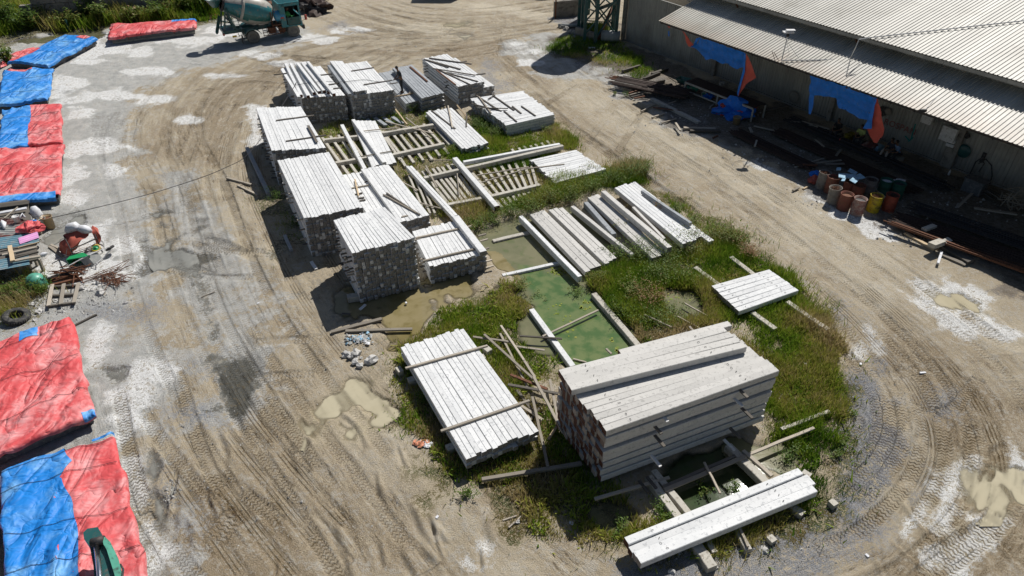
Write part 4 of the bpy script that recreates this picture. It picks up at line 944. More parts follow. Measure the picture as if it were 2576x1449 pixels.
# ================================================================ VEGETATION
def pts_in(pts, dens, seed):
    w=wpoly(pts); r=np.random.default_rng(seed); x0,y0=w.min(0)-1; x1,y1=w.max(0)+1
    n=int((x1-x0)*(y1-y0)*dens); x=r.uniform(x0,x1,n); y=r.uniform(y0,y1,n)
    k=sdist(x,y,w)+ (fbm(x,y,.9,5,3)-.5)*1.3 <np.where(r.random(n)<.12,np.abs(r.normal(0,.5,n)),.05); return x[k],y[k]
def ground_at(x,y):
    r=np.clip(np.searchsorted(ys,y),1,nr-1); hw=halfw[r]; c=np.clip(((x/hw)*520+520+7).astype(int),0,nc-1); return Zh[r*nc+c]
def blades(x,y,h,w,lean,r,flare=.3):
    n=len(x); z=ground_at(x,y)-.02; a=r.uniform(0,2*PI,n); hh=h; dx,dy=np.cos(a)*w/2,np.sin(a)*w/2
    b=a+PI/2+r.normal(0,.5,n); L=r.uniform(.1,1,n)*lean*hh; tx,ty=np.cos(b)*L,np.sin(b)*L
    V=np.zeros((n,4,3)); V[:,0]=np.stack([x-dx,y-dy,z],1); V[:,1]=np.stack([x+dx,y+dy,z],1)
    V[:,2]=np.stack([x+dx*flare+tx,y+dy*flare+ty,z+hh],1); V[:,3]=np.stack([x-dx*flare+tx,y-dy*flare+ty,z+hh],1)
    return V.reshape(-1,3)
def grass_obj(name, parts, label, cat='grass'):
    V=[];T=[]
    for x,y,h,w,lean,t,r in parts: V.append(blades(x,y,h,w,lean,r)); T.append(t)
    V=np.concatenate(V); T=np.concatenate(T); F=np.arange(len(V)).reshape(-1,4)
    o=np_mesh(name,V,F,[M['grass']]); a=o.data.attributes.new('tint','FLOAT','FACE'); a.data.foreach_set('value',T.astype(np.float32)); tag(o,label,cat,None,'stuff'); print(name,len(T)); return o
r_=np.random.default_rng(5); GP=[]
SET={'GA':(650,.14,.35,.5),'GB':(700,.12,.38,.45),'GC':(700,.30,.35,.9),'GD':(750,.24,.38,.9),'GP':(600,.26,.4,.9),'GQ':(700,.24,.38,.9),'GE':(700,.24,.3,.8),'GF':(500,.2,.3,.8),'GG':(220,.13,.55,.8),'GH':(600,.2,.33,.8),'GJ':(500,.2,.35,.9),'GK':(60,.1,.35,.8),'GL':(250,.2,.3,.8),'GM':(400,.25,.4,.8),'GN':(60,.12,.35,.7)}
for i,(k,(dn,hh,tt,ln)) in enumerate(SET.items()):
    x,y=pts_in(GREEN[k],dn,40+i); f=fbm(x,y,1.5,21,3); 
    keep=(f+r_.normal(0,.05,len(x))>(.36 if k in('GD','GC','GE','GJ','GA','GP','GQ') else .42))|(r_.random(len(x))<.14); wz=ground_at(x,y)>-.075; keep&=wz; x,y,f=x[keep],y[keep],f[keep]
    f2=fbm(x,y,2.4,61,3); t=np.clip(tt+.07+(f2-.5)*2.0+r_.normal(0,.15,len(x)),0,1)
    h=hh*(.45+1.3*np.clip(f*1.6-.4,0,1))*r_.uniform(.6,1.4,len(x))
    GP.append((x,y,h,r_.uniform(.016,.034,len(x)),ln,t,r_))
for i,k in enumerate(('GA','GB','GC','GD','GP','GE','GF','GG','GH','GJ','GK','GL')):
    x,y=pts_in(GREEN[k],SET[k][0]*.30,140+i); f=fbm(x,y,.7,221,3); q=(f>.52)&(ground_at(x,y)>-.07); x,y=x[q],y[q]; n_=len(x)
    GP.append((x,y,r_.uniform(.04,.22,n_),r_.uniform(.04,.085,n_),1.6,np.clip(fbm(x,y,1.1,231,3)*1.1-.15+r_.normal(0,.1,n_),0,1),r_))
grass_obj('grass',GP,'green and straw coloured grass growing around the concrete stacks')
# tall reeds and bushes along the blocked wall, far left
x,y=pts_in([(-300,100),(-200,-60),(560,-60),(560,50),(430,60),(280,64),(150,80),(80,70),(0,95),(-60,150)],130,77)
f=fbm(x,y,2.2,9,3); t=np.clip(.42+(fbm(x,y,1.6,13,3)-.5)*1.6+r_.normal(0,.12,len(x)),0,1)
grass_obj('tall_grass',[(x,y,(.35+1.5*np.clip(f*2-.7,0,1))*r_.uniform(.5,1.2,len(x)),r_.uniform(.04,.09,len(x)),.7,t,r_)],'tall reedy grass in front of the grey block wall')

def weed(px,py,h,r,n,tint,label,leaf=.045,group=None,z=None,name='weed_clump',dead=.0):
    c=P(px,py,0); c.z=gz(c.x,c.y) if z is None else z
    rr=random.Random(int(px*13+py*7)); mb=MB(); lf=MB()
    ns=max(5,int(n/28))
    for s in range(ns):
        a=rr.uniform(0,2*PI); q=rr.uniform(.1,1)*r; base=c+Vector((math.cos(a)*q*.18,math.sin(a)*q*.18,-.03)); top=c+Vector((math.cos(a)*q*1.1,math.sin(a)*q*1.1,h*rr.uniform(.55,1.1)))
        mid=base.lerp(top,.5)+Vector((rr.uniform(-.06,.06),rr.uniform(-.06,.06),.04)); pts=[base,mid,top]
        mb.tube(pts,[.008,.006,.003],4,tint=min(1,tint+.35))
        for k in range(n//ns):
            t=rr.random()**.7; p=(base.lerp(mid,t*2) if t<.5 else mid.lerp(top,t*2-1))
            b=rr.uniform(0,2*PI); L=leaf*rr.uniform(.6,1.8); d=Vector((math.cos(b),math.sin(b),rr.uniform(-.2,.9))).normalized(); sd_=d.cross(Vector((0,0,1))).normalized()*L*.28
            o=Vector((rr.gauss(0,1),rr.gauss(0,1),rr.gauss(0,.6)))*r*.13
            q0=p+o; lf.add([q0,q0+d*L*.5+sd_,q0+d*L*1.2,q0+d*L*.5-sd_],[(0,1,2,3)],0,max(.01,min(1,tint+rr.gauss(0,.16))))
    lf.v+=mb.v and []; b0=len(lf.v); lf.v+=mb.v; lf.f+=[tuple(i+b0 for i in f) for f in mb.f]; lf.m+=mb.m; lf.t+=mb.t
    return thing(name,lf,[M['weed']],label,'weeds',group)
WD=[(1200,575,.5,.8,700,.35,'low weed clump between low stack and pond'),(1240,560,.5,.7,600,.3,'dark weed clump at the pond corner behind the low stack'),(1290,545,.6,.9,800,.35,'weeds hanging over the back of the tan pond'),
(1340,528,.7,.9,900,.4,'weed clump at the upper ends of the first pond beams'),(1390,512,.8,.9,900,.45,'weed clump behind the second group of pond beams'),(1440,500,.8,1.0,900,.4,'bushy weeds at the end of the single pale beam'),
(1490,482,.9,1.0,1000,.35,'bushy weeds at the upper end of the weathered beams'),(1540,462,1.0,1.0,1100,.3,'tall shrub over the upper ends of the bright beams'),(1590,445,1.2,1.1,1200,.28,'tall feathery shrub at the edge of the haul road'),(1620,440,1.0,.7,800,.32,'small shrub on the road side of the feathery one'),
(1460,455,.5,.9,600,.6,'brownish weeds along the front of the chipped row'),(1400,470,.5,.8,500,.5,'olive weeds in front of the left of the chipped row'),(1500,435,.45,.7,500,.6,'straw coloured weeds right of the chipped row'),
(1560,645,.6,.8,800,.25,'bright green weed clump at the lower end of the pond beams'),(1610,650,.7,1.0,1100,.3,'dark weed clump below the weathered beams'),(1670,650,.8,1.1,1200,.35,'broad weed clump below the bright beams'),(1730,625,.8,1.1,1200,.5,'broad reddish weed clump by the bright beam ends'),(1790,600,.8,1.0,1100,.5,'brown green weeds at the road edge beams'),(1840,605,.8,1.0,1100,.55,'feathery weeds nearest the haul road'),(1880,640,.5,.7,600,.9,'rusty red weed clump by the haul road'),
(1555,580,.5,.5,300,.6,'sparse weed growing between the weathered beams'),(1565,555,.7,.3,160,.75,'thin dark stalk standing over the weathered beams'),(1650,545,.8,.45,170,.85,'thin brown stalk standing over the bright beams'),(1530,600,.5,.4,250,.6,'small brown weed beside the single pale beam'),
(1310,720,.5,.55,500,.55,'spiky tussock left of the green pond'),(1455,735,.55,.5,600,.35,'round tussock at the head of the green pond'),(1350,745,.4,.5,400,.45,'small tussock between the two ponds'),(1500,705,.45,.5,500,.5,'straw tussock right of the tan pond corner'),
(1590,740,.6,.9,800,.5,'olive weeds in the middle of the weed pond'),(1630,755,.7,.9,900,.85,'reddish brown bush in the weed pond'),(1660,700,.7,1.1,1100,.35,'dark bush behind the weed pond'),(1570,790,.4,.8,700,.3,'low green weeds beside the right pond beam'),(1640,800,.45,.9,700,.35,'low weeds behind the foreground stack'),(1700,790,.5,.9,700,.4,'scrubby weeds between weed pond and slab'),(1720,700,.5,.8,700,.4,'weeds left of the slab of beams'),
(1780,1030,.3,.3,150,.4,'small tuft hidden by the foreground stack corner'),(1845,1225,.45,.3,260,.25,'green tuft in the sunlit corner of the dark pond'),(1770,1235,.45,.3,200,.4,'thin tuft beside the crooked lath'),(1990,1150,.6,.5,450,.25,'leafy weed in the east pond'),(1560,1330,.35,.4,260,.3,'grass tuft at the left end of the white beams'),(1660,1290,.35,.4,300,.25,'grass tuft left of the support beams'),
(1040,280,.5,.5,500,.22,'bright tuft in front of the damp grey stack'),(1200,320,.45,.9,900,.25,'fresh green weeds right of the white row'),(1250,340,.5,.9,900,.3,'fresh green weeds in front of the wide white stack'),(1150,380,.4,.7,600,.35,'weeds in front of the white row'),(1380,335,.4,.6,400,.4,'weeds at the front corner of the wide white stack'),
(700,500,.5,.7,500,.15,'dark weeds in the shadow of the long stack'),(745,570,.5,.6,400,.15,'dark weeds at the foot of the long stack'),(1055,1010,.35,.4,250,.3,'dark weeds at the left edge of the bright stack'),(1290,1095,.3,.4,220,.3,'weeds right of the bright stack corner'),(1175,1250,.3,.4,220,.3,'lone green tuft in dirt in front of the bright stack'),
(2100,1150,.25,.35,200,.35,'small weed tuft on the gravel right of the grass'),(2115,1120,.2,.25,120,.35,'tiny weed tuft on the gravel'),(2140,1040,.2,.25,120,.3,'tiny weed tuft at the upper gravel edge'),(1700,530,.4,.4,250,.35,'roadside weed near the bright beams'),(1745,560,.4,.5,300,.4,'roadside weed halfway along the bright beams'),
(1575,245,.4,.3,150,.25,'small bush in shade at the edge of the steel racks'),(1545,240,.3,.3,150,.5,'sunlit yellowish bush at the shade edge'),(1470,130,.5,.5,350,.45,'sunlit weed at the shadow tip of the silo'),(1450,120,.5,.8,500,.2,'shaded weeds below the conveyor frame'),(1500,105,.5,.8,500,.2,'shaded weeds beside the heap of stones'),(1590,370,.3,.4,0,0,None)]
for a in WD:
    if a[6]: weed(*a[:7],group=None)
for i,(px,py,h,r) in enumerate([(20,60,2.2,1.2),(70,70,1.8,1.3),(130,50,2.4,1.2),(180,62,1.4,1.0),(230,45,1.9,1.0),(262,55,1.6,.8),(300,22,2.2,.9),(340,50,1.2,1.1),(400,45,1.4,1.1),(440,38,1.3,1.0),(490,32,1.8,1.0),(530,30,1.9,1.0),(20,150,1.0,1.0)]):
    weed(px,py+8,h,r,1100 if i!=12 else 500,[.3,.2,.45,.5,.3,.4,.3,.55,.35,.5,.3,.25,.35][i],['leafy bright bush at the far left corner','dark low bush in front of the block wall at far left','tall yellow green bush beside the muddy drain','olive bush behind the small blue tarp','tall bush left of the bare wall stretch','reedy bush at the left of the wall gap','narrow tall bush against the dark wall','pale scrub behind the far red tarp','green scrub behind the middle of the far red tarp','dry scrub behind the right of the far red tarp','bush left of the mixer truck','bush just behind the mixer truck chute','low bush at the left edge beside the blue tarp'][i],leaf=.16,name='bush')
# pond lilies: small floating leaves
lm=MB(); rr=random.Random(3)
for cx_,cy_,rx,ry,n in [(1400,683,24,9,40),(1470,775,18,4,12),(1395,780,20,20,10),(1550,880,6,6,8),(1540,855,5,4,4),(1480,760,14,4,10),(1430,820,40,30,14),(1700,745,60,14,20),(1530,770,20,4,12)]:
    for k in range(n):
        p=P(cx_+rr.gauss(0,.5)*rx,cy_+rr.gauss(0,.5)*ry,-.06); s_=rr.uniform(.02,.07); a0=rr.uniform(0,6)
        lm.add([p+Vector((math.cos(a0+j*PI/3)*s_,math.sin(a0+j*PI/3)*s_,.004)) for j in range(6)],[tuple(range(6))],0,rr.uniform(.3,.65))
tag(lm.build('floating_pondweed',[M['grass']]),'small floating leaves on the ponds','pondweed',None,'stuff')
# ================================================================ TARPED CASTING BEDS
def cvn(x,y,scale,seed): return vnoise(np.asarray(x,float)+200,np.asarray(y,float)+200,scale,seed)
def tarp(label, quad, z, panels, seed, ropes=(), over=.12, drop=.22, wr=.05, zs=None):
    """panels: list of (material, s0,s1,t0,t1) where s runs left-right and t far-near; s limits may be functions of t"""
    zz=zs or [z]*4
    TL,TR,BR,BL=[np.array(P(*q,zq)) for q,zq in zip(quad,zz)]
    cx=(TL+TR+BR+BL)/4
    root=empty('tarpaulin',Vector((cx[0],cx[1],0)),0,label,'tarpaulin'); root['kind']='thing'
    W_=np.linalg.norm(TR-TL); H_=np.linalg.norm(BL-TL); ns,nt=int(W_/.07),int(H_/.07)
    def surf(s,t):
        sc_=np.clip(s,0,1); tc=np.clip(t,0,1)
        e=.035*np.sin(t*9+seed)*(np.abs(s-.5)*2)**3; 
        p=(TL*(1-sc_)[:,None]+TR*sc_[:,None])*(1-tc)[:,None]+(BL*(1-sc_)[:,None]+BR*sc_[:,None])*tc[:,None]
        ds=(s-sc_)*W_; dt=(t-tc)*H_; u=(TR-TL)/W_; v=(BL-TL)/H_
        od=np.sqrt(ds**2+dt**2)
        p=p+(u[None]*np.clip(ds,-.1,.1)[:,None]+v[None]*np.clip(dt,-.1,.1)[:,None])*.6
        x,y=s*W_,t*H_
        k=1.5*(1-np.abs(cvn(x*1.0+y*.25,y*.22,.55,seed)-.5)*3)*cvn(x,y,1.3,seed+7)+.5*np.abs(cvn(x+.4*y,y*.5,.22,seed+3)-.5)+1.6*(cvn(x,y,1.2,seed+5)-.5)
        p[:,2]+=wr*np.clip(k,-.3,2)*1.5-np.minimum(od,drop)*1.0
        p[:,0]+=(cvn(x,y,.5,seed+9)-.5)*.12; p[:,1]+=(cvn(x,y,.5,seed+12)-.5)*.12
        return p
    for i,(mat,s0,s1,t0,t1,nm) in enumerate(panels):
        os=over/W_; ot=over/H_
        T=np.linspace(t0 if t0>0 else -ot*1.6,t1 if t1<1 else 1+ot*1.6,max(6,int(nt*(t1-t0)+4))); m=max(6,int(ns*.6)); rows=[]
        for t in T:
            a=s0(t) if callable(s0) else (s0 if s0>0 else -os*1.6-.28/W_*(cvn(t*H_*1.6,0,1,seed)-.3)); b=s1(t) if callable(s1) else (s1 if s1<1 else 1+os*1.6+.28/W_*(cvn(t*H_*1.6,5,1,seed)-.3))
            rows.append(np.stack([np.linspace(a,b,m),np.full(m,t)],1))
        st=np.concatenate(rows); V=surf(st[:,0],st[:,1]); V[:,2]+=i*.012
        V-=np.array(root.location)[None]
        idx=np.arange(len(T)*m).reshape(len(T),m); F=np.stack([idx[:-1,:-1].ravel(),idx[1:,:-1].ravel(),idx[1:,1:].ravel(),idx[:-1,1:].ravel()],1)
        o=np_mesh(nm,V,F,[M[mat]],smooth=True); o.parent=root
        if mat=='tarp_red' or mat=='tarp_blue': pass
    for t in ropes:
        n=60; s=np.linspace(-.01,1.01,n); V=surf(s,np.full(n,t)+np.linspace(0,.01,n)); V[:,2]+=.03+.0*s
        mb=MB(); mb.tube([Vector(v) for v in V],.007,5); mb.build('tie_rope',[M['rope']],root)
    return root
def bed(label, quad, z, inset=.12, base_h=0, clamps=(), mat='bedsteel'):
    q=[P(*p,z) for p in quad]; c=sum(q,Vector())/4; q=[p+(c-p).normalized()*inset for p in q]
    root=empty('casting_bed',Vector((c.x,c.y,0)),0,label,'casting bed'); root['kind']='thing'
    mb=MB(); zt=z-.14
    mb.prism([Vector((p.x,p.y,zt-.26)) for p in q],(0,0,.24)); mb.build('mould',[M[mat]],root)
    mb=MB()
    for t in np.linspace(.08,.92,5):
        a=q[0].lerp(q[3],t); b=q[1].lerp(q[2],t); mb.bar(Vector((a.x,a.y,(zt-.26)/2)),Vector((b.x,b.y,(zt-.26)/2)),.18,zt-.26)
    mb.build('bearer',[M['sleeper']],root)
    for (s,t) in clamps:
        a=q[0].lerp(q[1],s); b=q[3].lerp(q[2],s); p=a.lerp(b,t); mb=MB(); mb.box((p.x,p.y,zt-.06),(.08,.08,.3),Matrix.Rotation(.4,3,'Z')); mb.box((p.x,p.y,zt+.08),(.14,.05,.04),Matrix.Rotation(.4,3,'Z')); mb.build('clamp',[M['rust']],root)
    return root
M['bedsteel']=m_simple('grey_mould_steel',(.10,.105,.11),.6,.3,4,dirt=(.22,.21,.2))
R_,B_='tarp_red','tarp_blue'
Q1=[(279,61),(490,47),(490,67),(274,94)]
bed('low casting bed under the far red tarp',Q1,.62,clamps=((.2,1.0),(.75,1.0)))
tarp('long red tarpaulin on the farthest casting bed',Q1,.66,[(R_,0,1,.0,1,'red_sheet'),(B_,.72,1,-.0,.16,'blue_sheet')],3,ropes=(),wr=.05)
Q2=[(162,88),(244,96),(118,162),(19,154)]
bed('casting bed under the blue tarp beside the drain',Q2,.5,clamps=((1,.25),(1,.62)))
tarp('blue tarpaulin with pink ragged left edge by the drain',Q2,.54,[(B_,0,1,0,1,'blue_sheet'),(R_,0,.12,.5,.98,'red_sheet'),(R_,.5,.85,0,.08,'red_sheet')],7,ropes=(.25,.62))
Q3=[(10,182),(131,171),(117,247),(-8,264)]
bed('casting bed under the third tarp from the top left',Q3,.5)
tarp('all blue creased tarpaulin at the left edge',Q3,.54,[(B_,0,1,0,1,'blue_sheet'),(R_,.1,.6,-.0,.06,'red_sheet')],11,ropes=(.3,.72),wr=.08)
Q4=[(8,276),(150,259),(153,359),(-4,379)]
bed('casting bed under the half blue half red tarp',Q4,.5)
tarp('upper tarpaulin, blue left half and red right half',Q4,.54,[(B_,0,.5,0,1,'blue_sheet'),(R_,lambda t:.47+.02*math.sin(t*7),1,0,1,'red_sheet')],17,ropes=(.28,.7),wr=.07)
Q5=[(-6,381),(156,361),(146,494),(-18,512)]
bed('casting bed under the plain red left tarp',Q5,.5)
tarp('red tarpaulin with a blue lower hem above the junk',Q5,.54,[(R_,0,1,0,.95,'red_sheet'),(B_,0,.95,.9,1,'blue_sheet')],23,ropes=(.35,.66),wr=.08)
Q6=[(-40,868),(176,802),(232,1044),(-50,1168)]
bed('casting bed under the large red tarp',Q6,.5,clamps=((.95,1.0),))
tarp('large plain red tarpaulin below the old tyre',Q6,.54,[(R_,0,1,0,1,'red_sheet'),(B_,.40,.62,-.02,.08,'blue_sheet'),(B_,.9,1,.95,1,'blue_sheet')],29,ropes=(.08,.42,.74),wr=.09)
Q7=[(2,1183),(281,1092),(402,1600),(20,1640)]
bed('casting bed under the nearest two colour tarp',Q7,.5)
def edge7(t):
    import bisect
    xs=[-1,0,.05,.1,.17,.18,.3,.45,.62,1,2]; v=[.58,.57,.585,.62,.48,.5,.56,.58,.56,.52,.5]
    i=max(0,min(len(xs)-2,bisect.bisect(xs,t)-1)); k=(t-xs[i])/(xs[i+1]-xs[i]); return v[i]*(1-k)+v[i+1]*k
tarp('nearest tarpaulin, bright blue left and red right',Q7,.54,[(R_,.4,1,.02,1,'red_sheet'),(B_,0,lambda t:edge7(t),0,1,'blue_sheet'),(B_,.80,1,-.02,.012,'blue_sheet')],31,ropes=(.02,.15,.42,.62),wr=.09)
QX=[(-260,1200),(-30,1200),(-20,1600),(-300,1600)]
bed('casting bed cut by the left photo edge',QX,.5)
tarp('tarpaulin sliver at the lower left edge',QX,.54,[(R_,0,1,0,1,'red_sheet')],37)
for pts,mat,lab in [([(10,150),(40,140),(60,128),(90,124),(88,132),(50,145),(20,160)],R_,'crumpled pink sheet end beside the blue tarp'),([(505,42),(530,36),(548,34),(552,44),(530,50),(508,48)],R_,'crumpled red sheet on the ground behind the mixer truck'),([(0,165),(14,158),(20,166),(4,176)],R_,'scrap of pink sheet at the left edge')]:
    mb=MB(); c=P(*pts[0]); 
    q=[P(x,y,.0) for x,y in pts]; c=sum(q,Vector())/len(q); vs=[c+Vector((0,0,.3))]
    for k,p in enumerate(q): vs+= [p.lerp(c,.45)+Vector((0,0,.22+.1*math.sin(k*2.3))), p+Vector((0,0,.12*(k%2)+.05))]
    n=len(q); fs=[]
    for k in range(n):
        a=1+2*k; b=1+2*((k+1)%n); fs+=[(0,a,b),(a,a+1,b+1,b)]
    mb.add(vs,fs); thing('tarpaulin_scrap',mb,[M[mat]],lab,'tarpaulin',smooth=False)

# ================================================================ MIXER TRUCK
def paint_mat(name,col,dirt=(.22,.21,.18),amt=.6,rough=.4,metal=0.0): return m_simple(name,col,rough,.18,2.2,metal,dirt,amt,.15,.5)
M['teal']=paint_mat('teal_paint',(.03,.19,.215),amt=.35); M['dteal']=paint_mat('dark_green_paint',(.015,.085,.085),(.09,.09,.08),.5)
M['cream']=paint_mat('dusty_cream_paint',(.40,.385,.34),(.28,.26,.22)); M['ltblue']=paint_mat('blue_tank_paint',(.05,.26,.42),amt=.3)
M['redp']=paint_mat('red_paint',(.45,.05,.03)); M['yellowp']=paint_mat('yellow_paint',(.62,.42,.02)); M['glass']=m_simple('dark_cab_glass',(.02,.025,.03),.06,.05,spec=.8)
M['chrome']=m_simple('steel_rod',(.7,.7,.72),.2,.05,metal=1.0); M['greenlight']=paint_mat('faded_green_paint',(.10,.36,.26),(.05,.05,.045),.45)
M['greenp']=m_simple('bright_green_plastic',(.015,.26,.09),.35,.12,spec=.5)
rw=P(641.8,110.6); fw=P(743,94.7); hd=math.atan2(fw.y-rw.y,fw.x-rw.x); WB=(fw-rw).length
tk=empty('mixer_truck',(rw.x,rw.y,0),hd,'dusty teal concrete mixer truck with striped drum beside the far tarps','truck'); tk['kind']='thing'
def T(name,mb,mats,parent=None,smooth=False): return mb.build(name,mats if isinstance(mats,list) else [mats],parent or tk,smooth=smooth,rel=True)
# local frame: x forward, y to the far side (0 = near wheel face), z up
def wheel(x,y,dual=False):
    mb=MB(); R=.49; Mx=Matrix.Translation((x,y,R))@Matrix.Rotation(-PI/2,4,'X')
    w=.28
    mb.lathe([(R*.62,-.0),(R*.90,0),(R*.985,.04),(R,.08),(R,w-.08),(R*.985,w-.03),(R*.9,w),(R*.6,w)],Mx@Matrix.Translation((0,0,0)),28)
    tr=T('tyre',mb,M['mudrubber'],None,True)
    rb=MB(); rb.lathe([(R*.64,.02),(R*.6,.03),(R*.56,.10 if dual else .05),(R*.34,.12 if dual else -.02),(R*.2,.11 if dual else -.05),(.001,.10 if dual else -.06)],Mx,24)
    for k in range(6):
        a=k*PI/3+.3; q=Mx@Vector((R*.42*math.cos(a),R*.42*math.sin(a),.02)); rb.blob(q,.03,0,1)
    return tr,rb
for i,(x,y,dual) in enumerate([(0,0,True),(WB,.05,False),(0,1.75,True),(WB,1.75,False)]):
    tr,rb=wheel(x,y,dual); wroot=empty('wheel',(0,0,0)); wroot.parent=tk; tr.parent=wroot; rm=rb.build('rim',[M['mudrubber']],wroot,True,rel=True)
mb=MB()
for y in (.55,1.45): mb.bar((-1.9,y,.98),(WB+.7,y,.98),.1,.24)
for x in (-1.6,-.6,.6,1.6,2.6): mb.bar((x,.5,.98),(x,1.5,.98),.12,.16)
T('chassis',mb,M['dteal'])
mb=MB()                                                # cab shell
x0,x1,yn,yf=WB-.85,WB+.72,-.02,2.0
def quad(a,b,c,d,t=.05,m=0):
    n=(Vector(b)-Vector(a)).cross(Vector(d)-Vector(a)).normalized()*t; mb.prism([a,b,c,d],n,m)
mb.box(((x0+x1)/2,(yn+yf)/2,2.62),(x1-x0+.06,yf-yn+.06,.07)); 
for k in range(9): mb.box(((x0+x1)/2,yn+.15+k*.21,2.67),(x1-x0-.1,.06,.035))
mb.box((x0+.04,(yn+yf)/2,1.75),(.07,yf-yn,1.75)); mb.box((x1-.03,(yn+yf)/2,1.2),(.08,yf-yn,.75)); mb.box(((x0+x1)/2,(yn+yf)/2,.92),(x1-x0,yf-yn,.08))
for y in (yn,yf):
    mb.box((x0+.22,y,1.75),(.38,.06,1.7)); mb.box((x1-.08,y,1.9),(.12,.07,1.5)); mb.box(((x0+x1)/2+.1,y,2.5),(x1-x0-.2,.06,.2))
cab=T('cab',mb,M['teal'])
mb=MB(); mb.box(((x0+x1)/2+.18,yn-.02,1.28),(x1-x0-.62,.05,.55)); d=T('door',mb,M['dteal'],cab); 
mb=MB(); mb.box(((x0+x1)/2+.0,yn-.06,1.42),(.16,.03,.03)); T('handle',mb,M['darksteel'],d)
mb=MB(); mb.box((x1+.0,(yn+yf)/2,2.05),(.03,yf-yn-.15,.75)); T('windscreen',mb,M['glass'],cab)
mb=MB(); mb.box((x1+.1,(yn+yf)/2,.72),(.14,yf-yn,.3)); T('bumper',mb,M['darksteel'])
for y in (.2,1.75):
    mb=MB(); mb.box((x1+.04,y,1.05),(.08,.3,.2)); T('headlight',mb,M['white_plastic'])
mb=MB(); mb.tube([(x1-.05,yn,2.2),(x1+.28,yn-.12,2.2),(x1+.28,yn-.12,1.3),(x1+.02,yn,1.2)],.02,6); mb.box((x1+.28,yn-.16,1.9),(.05,.16,.34)); T('side_mirror',mb,M['darksteel'])
mb=MB(); mb.tube([(x1+.34,yn-.05,1.25),(x1+.34,yn-.05,1.6)],.1,10); T('warning_light',mb,M['redp'])
for (x,y) in ((0,-.02),(0,1.75)):
    mb=MB(); pts=[(x+math.cos(a)*.66,.5+math.sin(a)*.64) for a in np.linspace(.35,PI-.15,9)]
    for k in range(8): a,b=pts[k],pts[k+1]; mb.add([(a[0],y-.05,a[1]),(b[0],y-.05,b[1]),(b[0],y+.42,b[1]),(a[0],y+.42,a[1])],[(0,1,2,3)]); mb.add([(a[0],y-.05,a[1]),(b[0],y-.05,b[1]),(b[0],y-.05,b[1]-.08),(a[0],y-.05,a[1]-.08)],[(0,1,2,3)])
    T('mudguard',mb,M['dteal'])
mb=MB(); mb.box((-.82,.1,.45),(.03,.5,.55),Matrix.Rotation(.15,3,'Y')); T('mud_flap',mb,M['rubber'])
# drum
A0=Vector((WB-1.25,1.0,1.72)); A1=Vector((-1.55,1.0,2.95)); ax=(A1-A0).normalized(); L=(A1-A0).length
prof=[(0,0.001),(0,.55),(.05,.72),(.16,.92),(.34,1.06),(.50,1.06),(.66,.95),(.82,.76),(.93,.60),(1.0,.50),(1.0,.40)]
n=32; q=ax.to_track_quat('Z','Y').to_matrix().to_4x4(); Mx=Matrix.Translation(A0)@q; mb=MB(); vs=[]
for (t,r) in prof:
    for k in range(n): a=2*PI*k/n; vs.append(Mx@Vector((r*math.cos(a),r*math.sin(a),t*L)))
# sector colour from the direction seen around the axis
fs=[];ms=[]
for i in range(len(prof)-1):
    for k in range(n):
        f=(i*n+k,i*n+(k+1)%n,(i+1)*n+(k+1)%n,(i+1)*n+k); c=sum((vs[j] for j in f),Vector())/4; t=(c-A0).dot(ax); rad=c-(A0+ax*t)
        ang=math.degrees(math.atan2(rad.z,-rad.y))+t*6           # 0 = near side level, 90 = top
        m=0 if (ang%110)<42 else (1 if (ang%110)<84 else 2)
        if i==1: m=1
        if 6<=i<7 and False: m=1
        mb.add([],[],0); fs.append(f); ms.append(m)
b=len(mb.v); mb.v+=[tuple(v) for v in vs]; mb.f+=fs; mb.m+=ms; mb.t+=[0]*len(fs)
M['dgreen']=paint_mat('dark_drum_green',(.02,.13,.12),amt=.35)
drum=T('drum',mb,[M['teal'],M['cream'],M['dgreen']],None,True)
mb=MB(); mb.lathe([(1.0,L*.615),(1.03,L*.63),(1.03,L*.655),(.97,L*.67)],Mx,32); T('drum_ring',mb,M['cream'],drum)
mb=MB(); mb.lathe([(.52,L*.98),(.58,L*.99),(.56,L*1.02),(.4,L*1.02)],Mx,24); T('drum_mouth',mb,M['darksteel'],drum)
mb=MB(); c=Vector((WB-.62+.0-.35,.55,1.72)) ; Mt=Matrix.Translation((WB-1.32,.42,1.62))@Matrix.Rotation(PI/2,4,'Y')
mb.lathe([(.001,-.04),(.25,-.02),(.36,.03),(.38,.1),(.38,.62),(.36,.7),(.25,.74),(.001,.76)],Matrix.Translation((WB-1.22,.30,1.72))@Matrix.Rotation(PI/2,4,'Y'),20); tnk=T('water_tank',mb,M['ltblue'],None,True)
mb=MB(); mb.box((WB-.72,-.085,1.62),(.26,.02,.1)); T('maker_plate',mb,M['redp'],tnk)
mb=MB()
for x in (WB-1.5,WB-1.2): mb.tube([(x,.1,.9),(x,.15,2.1)],.03,6)
mb.bar((WB-1.55,.2,1.15),(WB-.9,.2,1.15),.5,.08); T('tank_stand',mb,M['rust'])
mb=MB()
for z in (.5,.72): mb.tube([(.75,-.02,z),(WB-.75,-.02,z)],.03,6)
for x in np.linspace(.8,WB-.8,6): mb.tube([(x,-.02,.46),(x,.1,1.0)],.022,6)
mb.box((1.5,.25,.78),(.55,.45,.4)); mb.box((2.25,.25,.75),(.45,.4,.45)); T('side_guard',mb,M['rust'])
mb=MB(); mb.box(((x0+x1)/2,yf-.06,1.55),(x1-x0-.1,.05,1.25)); mb.box((x0+.5,1.0,1.3),(.5,1.5,.7)); T('cab_interior',mb,M['rubber'],cab)
